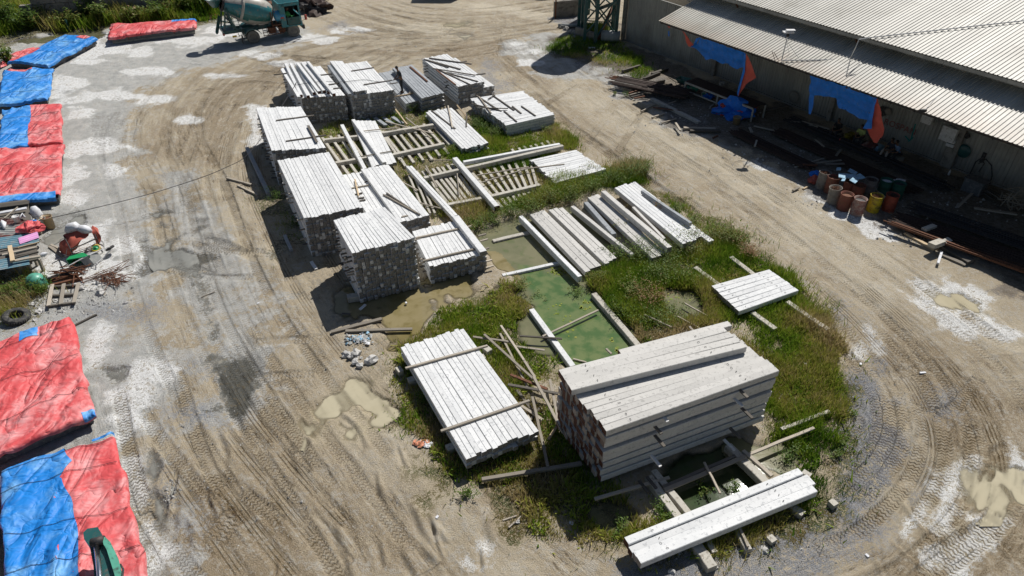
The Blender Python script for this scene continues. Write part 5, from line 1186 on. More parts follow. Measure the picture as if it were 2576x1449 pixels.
mb=MB(); mb.tube([(x0+.62,.45,1.35),(x0+.66,.45,1.75),(x0+.68,.45,1.9)],[.2,.23,.1],10); mb.tube([(x0+.68,.25,1.8),(x0+.9,.2,1.55),(x0+1.15,.35,1.6)],[.07,.055,.04],8); T('driver_shirt',mb,m_simple('green_shirt',(.10,.42,.12),.8),cab,True)
mb=MB(); mb.blob((x0+.7,.45,2.08),.12,.08,2,(.9,.85,1.15)); T('driver_head',mb,m_simple('driver_skin',(.17,.09,.055),.6),cab,True)
# rear tower, hopper, chute, ladder
mb=MB()
for y in (.35,1.65):
    mb.bar((-1.1,y,1.05),(-1.5,y,2.75),.1,.14); mb.bar((-1.95,y,1.0),(-1.5,y,2.75),.1,.1); mb.bar((-1.1,y,1.3),(-1.9,y,1.6),.08,.08)
for z in (1.1,1.9,2.65): mb.bar((-1.5,.35,z),(-1.5,1.65,z),.1,.1)
mb.box((-1.55,1.0,1.05),(1.0,1.6,.22)); T('rear_tower',mb,M['dteal'])
mb=MB(); 
for (za,ra,zb,rb_) in ((3.35,.62,2.75,.22),): mb.lathe([(rb_,zb),(ra,za),(ra+.04,za),(ra-.02,za-.04),(rb_-.03,zb)],Matrix.Translation((-2.05,1.0,0)),4*4)
T('hopper',mb,M['dteal'],None,True)
mb=MB(); pr=[]
for k in range(9): a=PI+PI*k/8; pr.append((math.cos(a)*.26,math.sin(a)*.24))
s0=Vector((-1.9,.8,2.35)); s1=Vector((-2.45,.35,1.25)); vs=[]
for p in (s0,s1):
    for (u,v) in pr: vs.append(p+Vector((u*.6,u*.8,v)))
    for (u,v) in pr: vs.append(p+Vector((u*.6*.9,u*.8*.9,v*.9+.01)))
fs=[(k,k+1,18+k+1,18+k) for k in range(8)]+[(9+k+1,9+k,27+k,27+k+1) for k in range(8)]; mb.add(vs,fs); T('chute',mb,M['dteal'],None,True)
mb=MB()
for dy in (0,.35): mb.tube([(-1.0,-.02+dy*.0,.7),(-1.35,-.0,2.7)] if dy==0 else [(-.68,-.02,.75),(-1.03,0,2.7)],.022,6)
for t in np.linspace(.05,.95,8): mb.tube([(-1.0-.35*t,-.02,.7+2*t),(-.68-.35*t,-.02,.72+2*t)],.016,5)
T('ladder',mb,M['dteal'])
mb=MB(); mb.box((-2.05,.3,.95),(.12,.3,.14)); T('tail_light',mb,M['redp'])
mb=MB(); mb.box((-1.35,-.03,.78),(.3,.03,.14)); T('number_plate',mb,M['yellowp'])
# ================================================================ PEOPLE
M['skin']=m_simple('brown_skin',(.17,.09,.055),.6,.12,6); M['hair']=m_simple('black_hair',(.012,.011,.010),.6)
def cloth(name,c): 
    if name not in M: M[name]=m_simple(name,c,.85,.2,8)
    return M[name]
def skin_mesh(name,chains,mat,parent,sub=1):
    """chains: list of [(co,(rx,ry))...]; the first vertex of later chains may be an index into the vertex list"""
    vs=[];es=[];rs=[]
    for ch in chains:
        prev=None
        for it in ch:
            if isinstance(it,int): prev=it; continue
            vs.append(it[0]); rs.append(it[1]); i=len(vs)-1
            if prev is not None: es.append((prev,i))
            prev=i
    me=bpy.data.meshes.new(name); me.from_pydata([tuple(v) for v in vs],es,[]); me.materials.append(mat)
    o=bpy.data.objects.new(name,me); COL.objects.link(o); o.parent=parent
    me.update(); sk=o.modifiers.new('skin','SKIN'); sk.use_smooth_shade=True
    if not me.skin_vertices: me.attributes  # layer is made by the modifier
    lay=me.skin_vertices[0].data if me.skin_vertices else None
    if lay is None:
        bpy.context.view_layer.objects.active=o; o.select_set(True); bpy.ops.mesh.customdata_skin_add(); o.select_set(False); lay=me.skin_vertices[0].data
    for i,r in enumerate(rs): lay[i].radius=r if isinstance(r,tuple) else (r,r); lay[i].use_root=(i==0)
    ss_=o.modifiers.new('subsurf','SUBSURF'); ss_.levels=sub; ss_.render_levels=sub
    return o
def person(loc, rz, J, label, shirt, trousers, cap=None, shoes=(.02,.02,.02), sleeve=.5):
    """J: joints in metres, person frame: x to their left, -y forward, z up"""
    root=empty('person',loc,rz,label,'person'); root['kind']='thing'; V=Vector
    p=V(J['pelvis']); c=V(J['chest']); n=V(J['neck']); h=V(J['head'])
    ch=[[(p,(.14,.11)),(p.lerp(c,.5),(.13,.105)),(c,(.155,.115)),(n,(.055,.055)),(n.lerp(h,.45),(.05,.052))]]
    k=5
    body=[ch[0]]
    def limb(start,pts,radii): body.append([start]+[(V(a),r) for a,r in zip(pts,radii)])
    for sd,s in (('L',1),('R',-1)):
        sh=c+V((s*.17,0,.05)); limb(2,[sh,J['elbow'+sd],J['wrist'+sd]],[(.06,.06),(.042,.042),(.028,.028)])
        k+=3
        wr=V(J['wrist'+sd]); d=(wr-V(J['elbow'+sd])).normalized(); pl=wr+d*.06; side=d.cross(V((0,0,1))); side=side.normalized() if side.length>.1 else V((1,0,0))
        limb(k-1,[pl],[(.03,.018)]); k+=1; pi_=k-1
        for f in range(4):
            o=side*(f-1.5)*.019; b=pl+d*.03+o; limb(pi_,[b,b+d*(.03+.006*(f in(1,2)))+V((0,0,-.012)),b+d*.052+V((0,0,-.035))],[(.010,.010),(.009,.009),(.007,.007)]); k+=3
        t0=wr+d*.03-side*.03*s; limb(pi_,[t0,t0+d*.03-side*.018*s],[(.011,.011),(.009,.009)]); k+=2
        hp=p+V((s*.09,0,-.03)); limb(0,[hp,J['knee'+sd],J['ankle'+sd],V(J['ankle'+sd])+V((0,-.13,-.04))],[(.085,.085),(.06,.06),(.042,.042),(.04,.03)]); k+=4
    skin_mesh('body',body,M['skin'],root)
    # head: shaped skull with jaw, nose, ears, eyes, mouth
    mb=MB(); hd_=V(J['head']); f=V(J.get('face',(0,-1,0))).normalized(); r=f.cross(V((0,0,1))).normalized(); u=r.cross(f)
    Mh=Matrix((( -r.x,-f.x,u.x,hd_.x),(-r.y,-f.y,u.y,hd_.y),(-r.z,-f.z,u.z,hd_.z),(0,0,0,1)))
    mb.lathe([(.001,-.125),(.035,-.12),(.055,-.09),(.068,-.05),(.078,0),(.078,.05),(.06,.09),(.03,.112),(.001,.118)],Mh@Matrix.Diagonal((.95,1.15,1,1)),14)
    mb.add([Mh@V(q) for q in ((-.012,-.085,.02),(.012,-.085,.02),(.016,-.088,-.02),(-.016,-.088,-.02),(0,-.112,-.014))],[(0,1,4),(1,2,4),(2,3,4),(3,0,4)])
    for s in (-1,1): mb.blob(Mh@V((s*.078,.0,-.005)),.022,.1,1,(.5,1,1.3))
    hd=mb.build('head',[M['skin']],root,True,rel=True)
    mb=MB()
    for s in (-1,1): mb.blob(Mh@V((s*.03,-.08,.015)),.011,0,1)
    mb.build('eyes',[M['hair']],hd,rel=True)
    mb=MB(); mb.box(Mh@V((0,-.082,-.055)),(.04,.012,.008),Mh.to_3x3()); mb.build('mouth',[cloth('dark_lip',(.10,.03,.03))],hd,rel=True)
    mb=MB(); mb.lathe([(.082,.0),(.088,.03),(.082,.07),(.06,.105),(.03,.125),(.001,.13)],Mh@Matrix.Translation((0,.014,0))@Matrix.Diagonal((.97,1.12,1,1)),14)
    if cap: mb.lathe([(.088,.055),(.13,.05),(.14,.05)],Mh@Matrix.Translation((0,-.02,0)),14)
    mb.build('cap' if cap else 'hair',[cap or M['hair']],root,True,rel=True)
    k=1.16
    tr=[[(p+V((0,0,.04)),(.15,.12)),(p,(.155,.125))]]
    idx=2
    for sd,s in (('L',1),('R',-1)):
        kn=V(J['knee'+sd]); an=V(J['ankle'+sd]); tr.append([1,(p+V((s*.09,0,-.03)),(.1,.1)),(kn,(.075,.075)),(kn.lerp(an,.92),(.062,.062))])
    skin_mesh('trousers',tr,trousers,root)
    tp=[[(p+V((0,0,.0)),(.155,.125)),(p.lerp(c,.5),(.145,.12)),(c,(.172,.13)),(c.lerp(n,.75),(.075,.075))]]
    for sd,s in (('L',1),('R',-1)):
        el=V(J['elbow'+sd]); sh=c+V((s*.17,0,.05)); wr=V(J['wrist'+sd]); tp.append([2,(sh,(.075,.075)),(sh.lerp(el,min(1,sleeve*1.6)),(.062,.062))]+([(el.lerp(wr,.85),(.045,.045))] if sleeve>.6 else []))
    skin_mesh('shirt',tp,shirt,root)
    for sd in 'LR':
        mb=MB(); a=V(J['ankle'+sd]); mb.blob(a+V((0,-.06,-.045)),.1,.05,2,(.48,1.35,.45),flat=-.4); mb.build('shoe',[cloth('dark_shoe',shoes)],root,True,rel=True)
    return root
stand=dict(pelvis=(0,0,.92),chest=(0,-.10,1.30),neck=(0,-.16,1.47),head=(0,-.21,1.60),face=(0,-1,-.5),elbowL=(.27,-.16,1.08),wristL=(.18,-.38,1.0),elbowR=(-.27,-.12,1.06),wristR=(-.12,-.36,.93),kneeL=(.12,-.05,.5),ankleL=(.13,.0,.09),kneeR=(-.12,-.02,.5),ankleR=(-.14,.08,.09))
def sit(dx=0,lean=.12,arms='lap'):
    return dict(pelvis=(0,0,.38),chest=(0,-lean,.74),neck=(0,-lean-.05,.90),head=(0,-lean-.1,1.04),face=(dx,-1,-.35),elbowL=(.25,-lean-.08,.56),wristL=(.12,-lean-.28,.52),elbowR=(-.25,-lean-.08,.56),wristR=(-.10,-lean-.3,.50),kneeL=(.16,-.42,.47),ankleL=(.14,-.46,.08),kneeR=(-.16,-.42,.47),ankleR=(-.17,-.55,.08))
wz=.62
a=P(1012,233,wz)
person(Vector((a.x,a.y,wz)),math.radians(-62),stand,'worker in dark clothes bending over a hose on the grey ledge',cloth('dark_shirt',(.03,.035,.04)),cloth('dark_work_trousers',(.03,.035,.035)),None)
def hose(pts,r,label,mat='rope',name='hose',cat='hose'):
    q=[P(*p) if len(p)==3 else P(*p,.03) for p in pts]; o=[]
    q=[q[0]]+q+[q[-1]]
    for i in range(1,len(q)-2):
        for k in range(8):
            t=k/8; A_,B2,C_,D_=q[i-1],q[i],q[i+1],q[i+2]; o.append(.5*((2*B2)+(C_-A_)*t+(2*A_-5*B2+4*C_-D_)*t*t+(3*B2-A_-3*C_+D_)*t**3))
    o.append(q[-2]); mb=MB(); mb.tube(o,r,6); return thing(name,mb,[M[mat]],label,cat)
hose([(1006,245,.65),(1014,232,.66),(1026,222,.66),(1034,230,.66),(1022,238,.66),(1012,232,.66),(1005,205,1.5),(1000,200,1.55),(960,206,1.9),(915,201,1.85),(860,206,1.85),(800,206,1.85),(745,214,1.85),(740,218,1.82),(640,370,1.6),(560,425,1.4),(420,475,1.1),(300,508,.9),(200,532,.7),(130,548,.6)],.014,'long dark hose sagging from the junk table across to the worker')
# ================================================================ JUNK CORNER ON THE LEFT
def corr(name,p0,p1,p2,z,pitch,amp,mat,parent=None,label=None,cat=None,zs=None):
    """corrugated sheet: p0->p1 across the ribs, p0->p2 along them (photo points)"""
    a=P(*p0,z); b=P(*p1,z); c=P(*p2,z); W_=(b-a).length; n=int(W_/pitch)*4; mb=MB(); vs=[]; u=(b-a)/W_; v=c-a
    for i in range(n+1):
        x=W_*i/n; h=amp*(1 if i%4 in (1,2) else 0)
        p=a+u*x+Vector((0,0,h)); vs+=[p,p+v]
    mb.add(vs,[(2*i,2*i+2,2*i+3,2*i+1) for i in range(n)])
    return mb.build(name,[mat],parent) if parent else thing(name,mb,[mat],label,cat)
M['bluesheet']=paint_mat('faded_blue_sheet',(.13,.27,.34),(.35,.35,.33),.6,.6); M['pinksheet']=paint_mat('pink_sheet',(.72,.34,.62),(.6,.5,.55),.3,.6); M['greysheet']=paint_mat('dusty_grey_sheet',(.30,.31,.30),(.42,.41,.38),.7,.7); M['maroon']=paint_mat('maroon_sheet',(.13,.04,.035),(.3,.27,.24),.5,.7)
tb=empty('junk_table',P(40,600,0),0,'low workbench covered with coloured roofing sheets and scrap wood','workbench'); tb['kind']='thing'
zt=.75
def tquad(mb,pts,z,h): mb.prism([P(x,y,z) for x,y in pts],(0,0,h))
mb=MB(); tquad(mb,[(-60,522),(70,505),(98,655),(-60,690)],zt-.12,.08); mb.build('table_top',[M['wood_dark']],tb)
for x,y in ((80,640),(95,652),(90,560),(40,660),(62,648)):
    a=P(x,y,zt-.12); mb=MB(); mb.bar((a.x,a.y,0),(a.x+.05,a.y,zt-.12),.1,.1); mb.build('leg',[M['wood']],tb)
for (q0,q1,q2,m,nm,lb) in [((-60,545),(-60,566),(92,555),'maroon','roofing_sheet','maroon roofing sheet'),((-60,566),(-60,590),(92,566),'greysheet','roofing_sheet','dusty grey roofing sheet'),((-60,592),(-60,604),(95,578),'maroon','roofing_sheet','lower maroon roofing sheet'),((-60,606),(-60,634),(96,585),'bluesheet','roofing_sheet','faded blue roofing sheet'),((46,599),(50,614),(94,583),'pinksheet','roofing_sheet','pink roofing sheet'),((-60,664),(-60,690),(72,640),'bluesheet','roofing_sheet','blue sheet at the table end')]:
    o=corr(nm,q0,q1,q2,zt+random.uniform(0,.03)+(.05 if m=='pinksheet' else 0),.16,.03,M[m],tb); o['label']=lb
def board(x0,y0,x1,y1,z,w,h,mat,label): return plank(x0,y0,x1,y1,z,label,w,h,mat)
for a in [(-20,520,72,508,.86,.3,.05,'wood_dark','dark board at the back of the junk table'),(0,534,66,522,.9,.16,.05,'sack','white dusty board on the junk table'),(-10,549,38,541,.86,.05,.03,'wood','thin lath on the maroon sheet'),(24,592+25,31,655,.98,.16,.04,'wood_new','short pale board lying crosswise on the pallets'),
 (5,640,92,620,.92,.12,.06,'wood','upper pallet board on the workbench'),(0,630,92,612,.9,.12,.06,'wood_dark','rear pallet board on the workbench'),(24,656,100,643,.92,.13,.07,'wood','front pallet board on the workbench'),(45,622,98,608,.94,.08,.05,'wood_new','short orange lath on the workbench'),(35,648,96,632,.9,.1,.06,'wood_dark','middle pallet board on the workbench'),(10,548,44,520,.95,.05,.04,'wood','stick leaning on the white pail'),
 (124,618,160,646,.08,.14,.06,'wood','upper of two loose boards on white slurry'),(128,614,152,626,.1,.1,.05,'wood','short board crossing the loose one'),(168,646,176,638,.06,.08,.05,'wood','tiny board end on the white slurry'),(88,668,103,656,.04,.1,.03,'sack','small white slat on the slurry'),
 (97,683,100,700,.5,.08,.06,'wood','upright prop at the end of the workbench'),(118,705,196,690,.15,.12,.1,'rust','rusty channel lying in front of the wheelbarrows'),(126,716,206,697,.14,.16,.12,'rust','broad rusty beam beside the rusty channel'),(114,700,180,684,.25,.1,.08,'darksteel','dark bar on top of the rusty beams'),(140,700,196,686,.2,.06,.05,'rust','thin rusty rod bundle among the rusty beams')]:
    board(*a)
# crumpled heaps and sacks
def heap(c,r,label,mats,name='tarpaulin_heap',cat='tarpaulin',n=5,z=0,sq=(1,1,.5),rough=.5,seed=1):
    rr=random.Random(seed); mb=MB(); p=P(c[0],c[1],z)
    mb.blob(p+Vector((0,0,r*sq[2]*.5)),r,rough,3,sq,0,0,seed=seed)
    for k in range(n-1):
        a=rr.uniform(0,2*PI); q=p+Vector((math.cos(a),math.sin(a),0))*r*.55+Vector((0,0,r*sq[2]*rr.uniform(.4,.9)))
        mb.blob(q,r*rr.uniform(.4,.65),rough,2,(1,rr.uniform(.6,1),.55),rr.randrange(len(mats)),0,seed=seed+k+1)
    return thing(name,mb,mats,label,cat,smooth=False)
heap((80,575),.42,'orange and blue sheet bundled on the junk table',[M['tarp_red'],M['tarp_blue'],M['tarp_red']],z=.78,seed=4,n=6)
def sack_(pts,r,label,seed):
    mb=MB(); q=[P(*p) for p in pts]; mb.tube(q,r,10); 
    from mathutils import noise
    mb.v=[tuple(Vector(v)+noise.noise_vector(Vector(v)*5+Vector((seed,0,0)))*.07) for v in mb.v]; return thing('sack',mb,[M['sack']],label,'sack',smooth=True)
sack_([(82,520,.95),(88,532,.7),(97,548,.42),(110,556,.2),(122,560,.12)],[.10,.22,.24,.18,.07],'big empty white sack slumped by the workbench',2)
sack_([(48,548,.9),(58,540,.9),(64,546,.88)],[.05,.12,.05],'small crumpled white bag on the junk table',5)
sack_([(0,570,.85),(8,560,.95),(12,574,.85)],[.06,.14,.04],'white bag at the left edge of the junk table',8)
sack_([(168,583,.85),(176,575,1.0),(188,571,1.05),(198,574,1.0)],[.1,.22,.24,.16],'left white sack on the cloth covered rack',9)
sack_([(198,573,.98),(210,576,1.0),(222,580,.92),(228,586,.8)],[.16,.2,.18,.08],'right white sack on the cloth covered rack',13)
sack_([(100,646,.8),(110,640,.85),(120,636,.8)],[.05,.1,.03],'white rag draped on the workbench corner',15)
# rack with draped cloth
rk=empty('rack',P(190,610,0),0,'low steel rack carrying faded red cloth and sacks','rack'); rk['kind']='thing'
mb=MB(); TLp,TRp,BRp,BLp=P(160,592,.75),P(232,574,.75),P(243,600,.75),P(178,628,.75)
for a,b in ((TLp,TRp),(TRp,BRp),(BRp,BLp),(BLp,TLp)): mb.tube([a,b],.025,6)
mb.build('frame',[M['darksteel']],rk)
for p in (TLp,TRp,BRp,BLp): mb=MB(); mb.tube([p,(p.x,p.y,0)],.025,6); mb.build('leg',[M['darksteel']],rk)
def sheet(name,pts_grid,mat,label,cat='cloth',noise_amp=.06,seed=1,sub=6,smooth=True,thick=False):
    """pts_grid rows of world points, bicubic-ish refined, crumpled"""
    from mathutils import noise
    R=len(pts_grid); C=len(pts_grid[0]); vs=[]; rows=(R-1)*sub+1; cols=(C-1)*sub+1
    for i in range(rows):
        a=i/sub; i0=min(int(a),R-2); fa=a-i0
        for j in range(cols):
            b=j/sub; j0=min(int(b),C-2); fb=b-j0; g_=pts_grid
            p=(g_[i0][j0]*(1-fa)+g_[i0+1][j0]*fa)*(1-fb)+(g_[i0][j0+1]*(1-fa)+g_[i0+1][j0+1]*fa)*fb
            nv=noise.noise_vector(p*2.2+Vector((seed*3.1,0,0)))*noise_amp+noise.noise_vector(p*6+Vector((seed,0,0)))*noise_amp*.35
            vs.append(p+nv)
    mb=MB(); mb.add(vs,[(i*cols+j,i*cols+j+1,(i+1)*cols+j+1,(i+1)*cols+j) for i in range(rows-1) for j in range(cols-1)])
    return thing(name,mb,[M[mat] if isinstance(mat,str) else mat],label,cat,smooth=smooth)
sheet('cloth',[[P(160,590,.8),P(178,580,.92),P(205,580,.95),P(228,578,.82)],[P(160,600,.7),P(176,598,.8),P(200,600,.8),P(222,592,.8)],[P(150,612,.45),P(162,620,.5),P(178,625,.55),P(205,606,.72)],[P(152,612,.1),P(152,638,.05),P(176,642,.15),P(196,622,.45)]],'cloth_red','faded red cloth draped over the rack to the ground','cloth',.07,3)
sheet('cloth',[[P(226,578,.85),P(232,568,.95),P(244,574,.8)],[P(232,585,.85),P(240,575,.95),P(252,592,.7)],[P(240,605,.5),P(246,600,.6),P(254,600,.55)],[P(243,622,.1),P(248,618,.12),P(254,608,.2)]],'cloth_red','small red cloth hanging off the rack end','cloth',.04,5)
def bucket(x,y,z,r,h,mat,label,fill=None,name='bucket',cat='bucket'):
    c=P(x,y,z); root=empty(name,c,0,label,cat); root['kind']='thing'; mb=MB()
    mb.lathe([(.001,.0),(r*.82,0),(r,h),(r+.012,h),(r+.012,h-.03),(r-.012,h-.02),(r*.8,.03),(.001,.03)],None,18); mb.build('shell',[mat],root,True,rel=True)
    if fill: f=MB(); f.lathe([(r*.95,h*.82),(.001,h*.86)],None,18); f.build('contents',[fill],root,rel=True)
    hb=MB(); hb.tube([(r*math.cos(a),0,h+.0+math.sin(a)*r*.5) for a in np.linspace(0,PI,8)],.008,5); hb.build('handle',[M['darksteel']],root,rel=True); return root
bucket(109,577,0,.26,.55,M['greysheet'],'grey mixing drum half full of cement beside the sack',M['cream'])
bucket(128,573,.0,.24,.6,paint_mat('tan_plastic',(.42,.30,.16)),'tan tub full of tools beside the mixing drum',M['rust'])
bucket(45,558,.8,.14,.3,M['white_plastic'],'white pail standing on the junk table')
hose([(215,612,.03),(236,602,.05),(256,606,.04),(262,622,.03),(246,632,.04),(222,634,.04),(214,628,.05),(232,620,.06),(254,614,.05),(264,628,.03),(250,640,.03),(225,642,.03),(205,640,.03),(190,646,.03)],.02,'coiled grey green hose beside the rack',mat='greysheet')
hose([(28,667,.5),(40,680,.4),(55,700,.3),(60,715,.05)],.012,'yellow green cord hanging from the workbench',mat='yellowp')
# wheelbarrows
def wheelbarrow(loc,rz,tilt,traymat,wheelmat,label,legmat=None,roll=0):
    root=empty('wheelbarrow',loc,0,label,'wheelbarrow'); root['kind']='thing'
    root.rotation_euler=(roll,tilt,rz); legmat=legmat or M['darksteel']
    mb=MB(); zt_,zb=.62,.34; top=[(-.42,-.34),(.45,-.30),(.45,.30),(-.42,.34)]; bot=[(-.22,-.19),(.22,-.16),(.22,.16),(-.22,.19)]
    vo=[Vector((x,y,zt_+(.06 if x>0 else 0))) for x,y in top]+[Vector((x,y,zb)) for x,y in bot]; vi=[v+Vector((-v.x*.05,-v.y*.06,.02)) for v in vo]
    f=[(4,5,6,7)]+[(i,(i+1)%4,4+(i+1)%4,4+i) for i in range(4)]
    mb.add(vo,f); mb.add(vi,[q[::-1] for q in f]); mb.add(vo[:4]+vi[:4],[(i,(i+1)%4,4+(i+1)%4,4+i) for i in range(4)]); mb.build('tray',[traymat],root,rel=True)
    for s in (-1,1):
        mb=MB(); mb.tube([(.72,s*.07,.2),(.2,s*.18,.30),(-.45,s*.26,.42),(-.95,s*.30,.60)],.02,6); mb.build('handle',[legmat],root,rel=True)
        mb=MB(); mb.tube([(-.1,s*.2,.34),(-.28,s*.24,.02),(-.42,s*.24,.40)],.018,6); mb.build('leg',[legmat],root,rel=True)
    Mx=Matrix.Translation((.72,-.04,.2))@Matrix.Rotation(-PI/2,4,'X'); mb=MB(); mb.lathe([(.13,0),(.18,-.01),(.2,.02),(.2,.06),(.18,.09),(.13,.08)],Mx,20); w=mb.build('wheel',[wheelmat],root,True,rel=True)
    mb=MB(); mb.lathe([(.13,.01),(.05,.02),(.03,-.02),(.001,-.02)],Mx,16); mb.lathe([(.13,.07),(.05,.06),(.03,.1),(.001,.1)],Mx,16); mb.build('rim',[traymat if wheelmat!=M['rubber'] else M['cream']],w,True,rel=True)
    return root
c=P(203,652,0); wheelbarrow(Vector((c.x,c.y,.52)),math.radians(30),math.radians(0),M['greenp'],M['yellowp'],'bright green wheelbarrow with a yellow wheel tipped on its side',roll=math.radians(118))
c=P(258,664,0); wheelbarrow(Vector((c.x,c.y,.42)),math.radians(70),math.radians(0),M['greysheet'],M['rubber'],'grey wheelbarrow lying upside down beside the green one',M['pvc'],roll=math.radians(-120))
# old tyre
tc=P(46,805,.0); mb=MB(); R=.46; Mx=Matrix.Translation(tc+Vector((0,0,.16)))@Matrix.Rotation(.22,4,'Y')
mb.lathe([(R*.50,-.10),(R*.62,-.135),(R*.9,-.12),(R,-.08),(R,.08),(R*.9,.12),(R*.62,.135),(R*.50,.10),(R*.56,.02),(R*.56,-.02),(R*.50,-.10)],Mx,36)
for k in range(36):
    a=k*PI/18; mb.box(Mx@Vector((R*1.0*math.cos(a),R*math.sin(a),0)),(.03,.05,.15),(Mx.to_3x3()@Matrix.Rotation(a,3,'Z')))
thing('tyre',mb,[M['rubber']],'old black truck tyre lying in the rubble above the red tarp','tyre',smooth=True)
# pallet frame
pf=empty('pallet',P(160,740,0),0,'open wooden pallet frame lying on rubble','pallet'); pf['kind']='thing'
for (x0,y0,x1,y1,z,w,h,m) in [(124,720,196,716,.14,.1,.1,'wood_dark'),(122,742,192,738,.14,.1,.1,'wood_dark'),(119,768,188,759,.14,.1,.12,'wood_dark'),(131,715,121,768,.24,.14,.04,'wood'),(160,713,152,764,.24,.14,.04,'wood'),(197,710,185,760,.24,.14,.04,'wood')]:
    a,b=P(x0,y0,z),P(x1,y1,z); mb=MB(); mb.bar(a-Vector((0,0,h/2)),b-Vector((0,0,h/2)),w,h,cham=.006); mb.build('slat' if m=='wood' else 'bearer',[M[m]],pf)
# rebar tangle
def tangle(cx_,cy_,ang,L,W_,n,r,label,mat='rebar',z=.05,zr=.15,name='rebar_bundle',cat='rebar',bend=.1,seed=1,kind=None):
    rr=random.Random(seed); c=P(cx_,cy_,0); d=Vector((math.cos(ang),math.sin(ang),0)); s=Vector((-d.y,d.x,0)); mb=MB()
    for k in range(n):
        o=c+s*rr.uniform(-W_/2,W_/2)+d*rr.uniform(-.1,.1)*L; l=L*rr.uniform(.55,1)/2; q=rr.gauss(0,bend); dd=(d+s*q).normalized()
        pts=[o-dd*l,o-dd*l*.3+s*rr.gauss(0,bend*.3),o+dd*l*.4+s*rr.gauss(0,bend*.4),o+dd*l+s*rr.gauss(0,bend)]; z0_=z+rr.uniform(0,zr)
        mb.tube([Vector((p.x,p.y,z0_+rr.uniform(-.02,.03))) for p in pts],r,4)
    return thing(name,mb,[M[mat]],label,cat)
tangle(285,707,math.radians(-22),1.5,.5,26,.012,'tangled rusty rebar stirrups right of the wheelbarrows','rust',bend=.35,seed=3)
tangle(275,690,math.radians(40),2.2,.25,7,.012,'loose rebar rods pointing up past the grey wheelbarrow','rust',bend=.2,seed=9)
tangle(178,695,math.radians(12),1.6,.4,16,.02,'pile of rusty reinforcement on top of the channel','rust',z=.15,zr=.2,bend=.3,seed=5)
mb=MB(); c=P(97,722,0); mb.lathe([(.001,.62),(.16,.60),(.30,.5),(.36,.3),(.38,0)],Matrix.Translation(c),20); thing('tub',mb,[M['greenlight']],'upturned dull green tub behind the pallet frame','tub',smooth=True)
weed(105,735,.5,.5,500,.2,'bright green bush beside the upturned tub',leaf=.06); weed(60,745,.6,.6,500,.2,'leafy bush in front of the upturned tub',leaf=.06); weed(25,745,.5,.5,400,.35,'weeds at the left edge above the tyre',leaf=.06)
weed(112,722,.4,.3,200,.25,'small green shoot between tub and pallet',leaf=.06)
# rocks
def rock(x,y,r,label,seed,mat='rock',group=None,sq=(1,.8,.7)):
    c=P(x,y,0); mb=MB(); mb.blob(Vector((0,0,r*.45)),r,.5,2,sq,seed=seed); 
    mb.v=[tuple(Matrix.Rotation(seed,3,'Z')@Vector(v)+Vector((c.x,c.y,0))) for v in mb.v]
    return thing('rock',mb,[M[mat]],label,'rock',group)
M['rock']=m_simple('pale_limestone',(.50,.49,.47),.9,.2,5,dirt=(.3,.29,.27),bump=.8); M['rockdark']=m_simple('dusty_rubble',(.26,.255,.24),.9,.3,5,bump=.8)
for i,(x,y,r,l) in enumerate([(934,910,.22,'largest pale boulder, rightmost in the group on the mud'),(895,893,.21,'pale boulder at the top of the boulder group'),(894,913,.14,'angular pale boulder in the middle of the boulder group'),(906,923,.13,'pale boulder nearest the ruts puddle'),(909,902,.07,'small pale stone in the boulder group'),(872,895,.16,'half buried boulder at the left of the group'),(883,900,.14,'broken boulder beside the half buried one')]): rock(x,y,r,l,i*1.7+1)
for i,(x,y,r,l) in enumerate([(206,728,.14,'pale rubble lump right of the pallet frame'),(233,732,.06,'small rubble lump by the pallet frame'),(255,739,.2,'white rubble lump on the gravel by the rods'),(247,713,.1,'white rubble lump above the larger lump'),(318,765,.1,'lone white stone with a dark shadow on mud'),(285,785,.08,'white stone below the lone stone'),(100,786,.14,'pale stone right of the old tyre'),(82,768,.1,'flat stone above the old tyre'),(140,760,.1,'stone under the pallet corner'),(186,775,.06,'small stone below the pallet'),(88,808,.1,'stone at the right rim of the tyre'),(45,765,.12,'stone behind the old tyre'),(1925,1342+0,.0,'')]): 
    if r: rock(x,y,r,l,i*2.3+.5)
rock(1939,1340+14,.0001,'',0) if False else None
rock(1920,1392-5,.12,'pale stone in front of the grey block ended beam',7)
rock(1690,1440,.1,'small pale stone at the bottom photo edge',9); rock(1800,1430,.07,'small stone by the broken beam end',3)
rock(1437,1318,.08,'crumpled white scrap in the shadow of the foreground stack',5,'sack'); rock(1302,1315,.08,'small pale stone at the dirt edge',6)
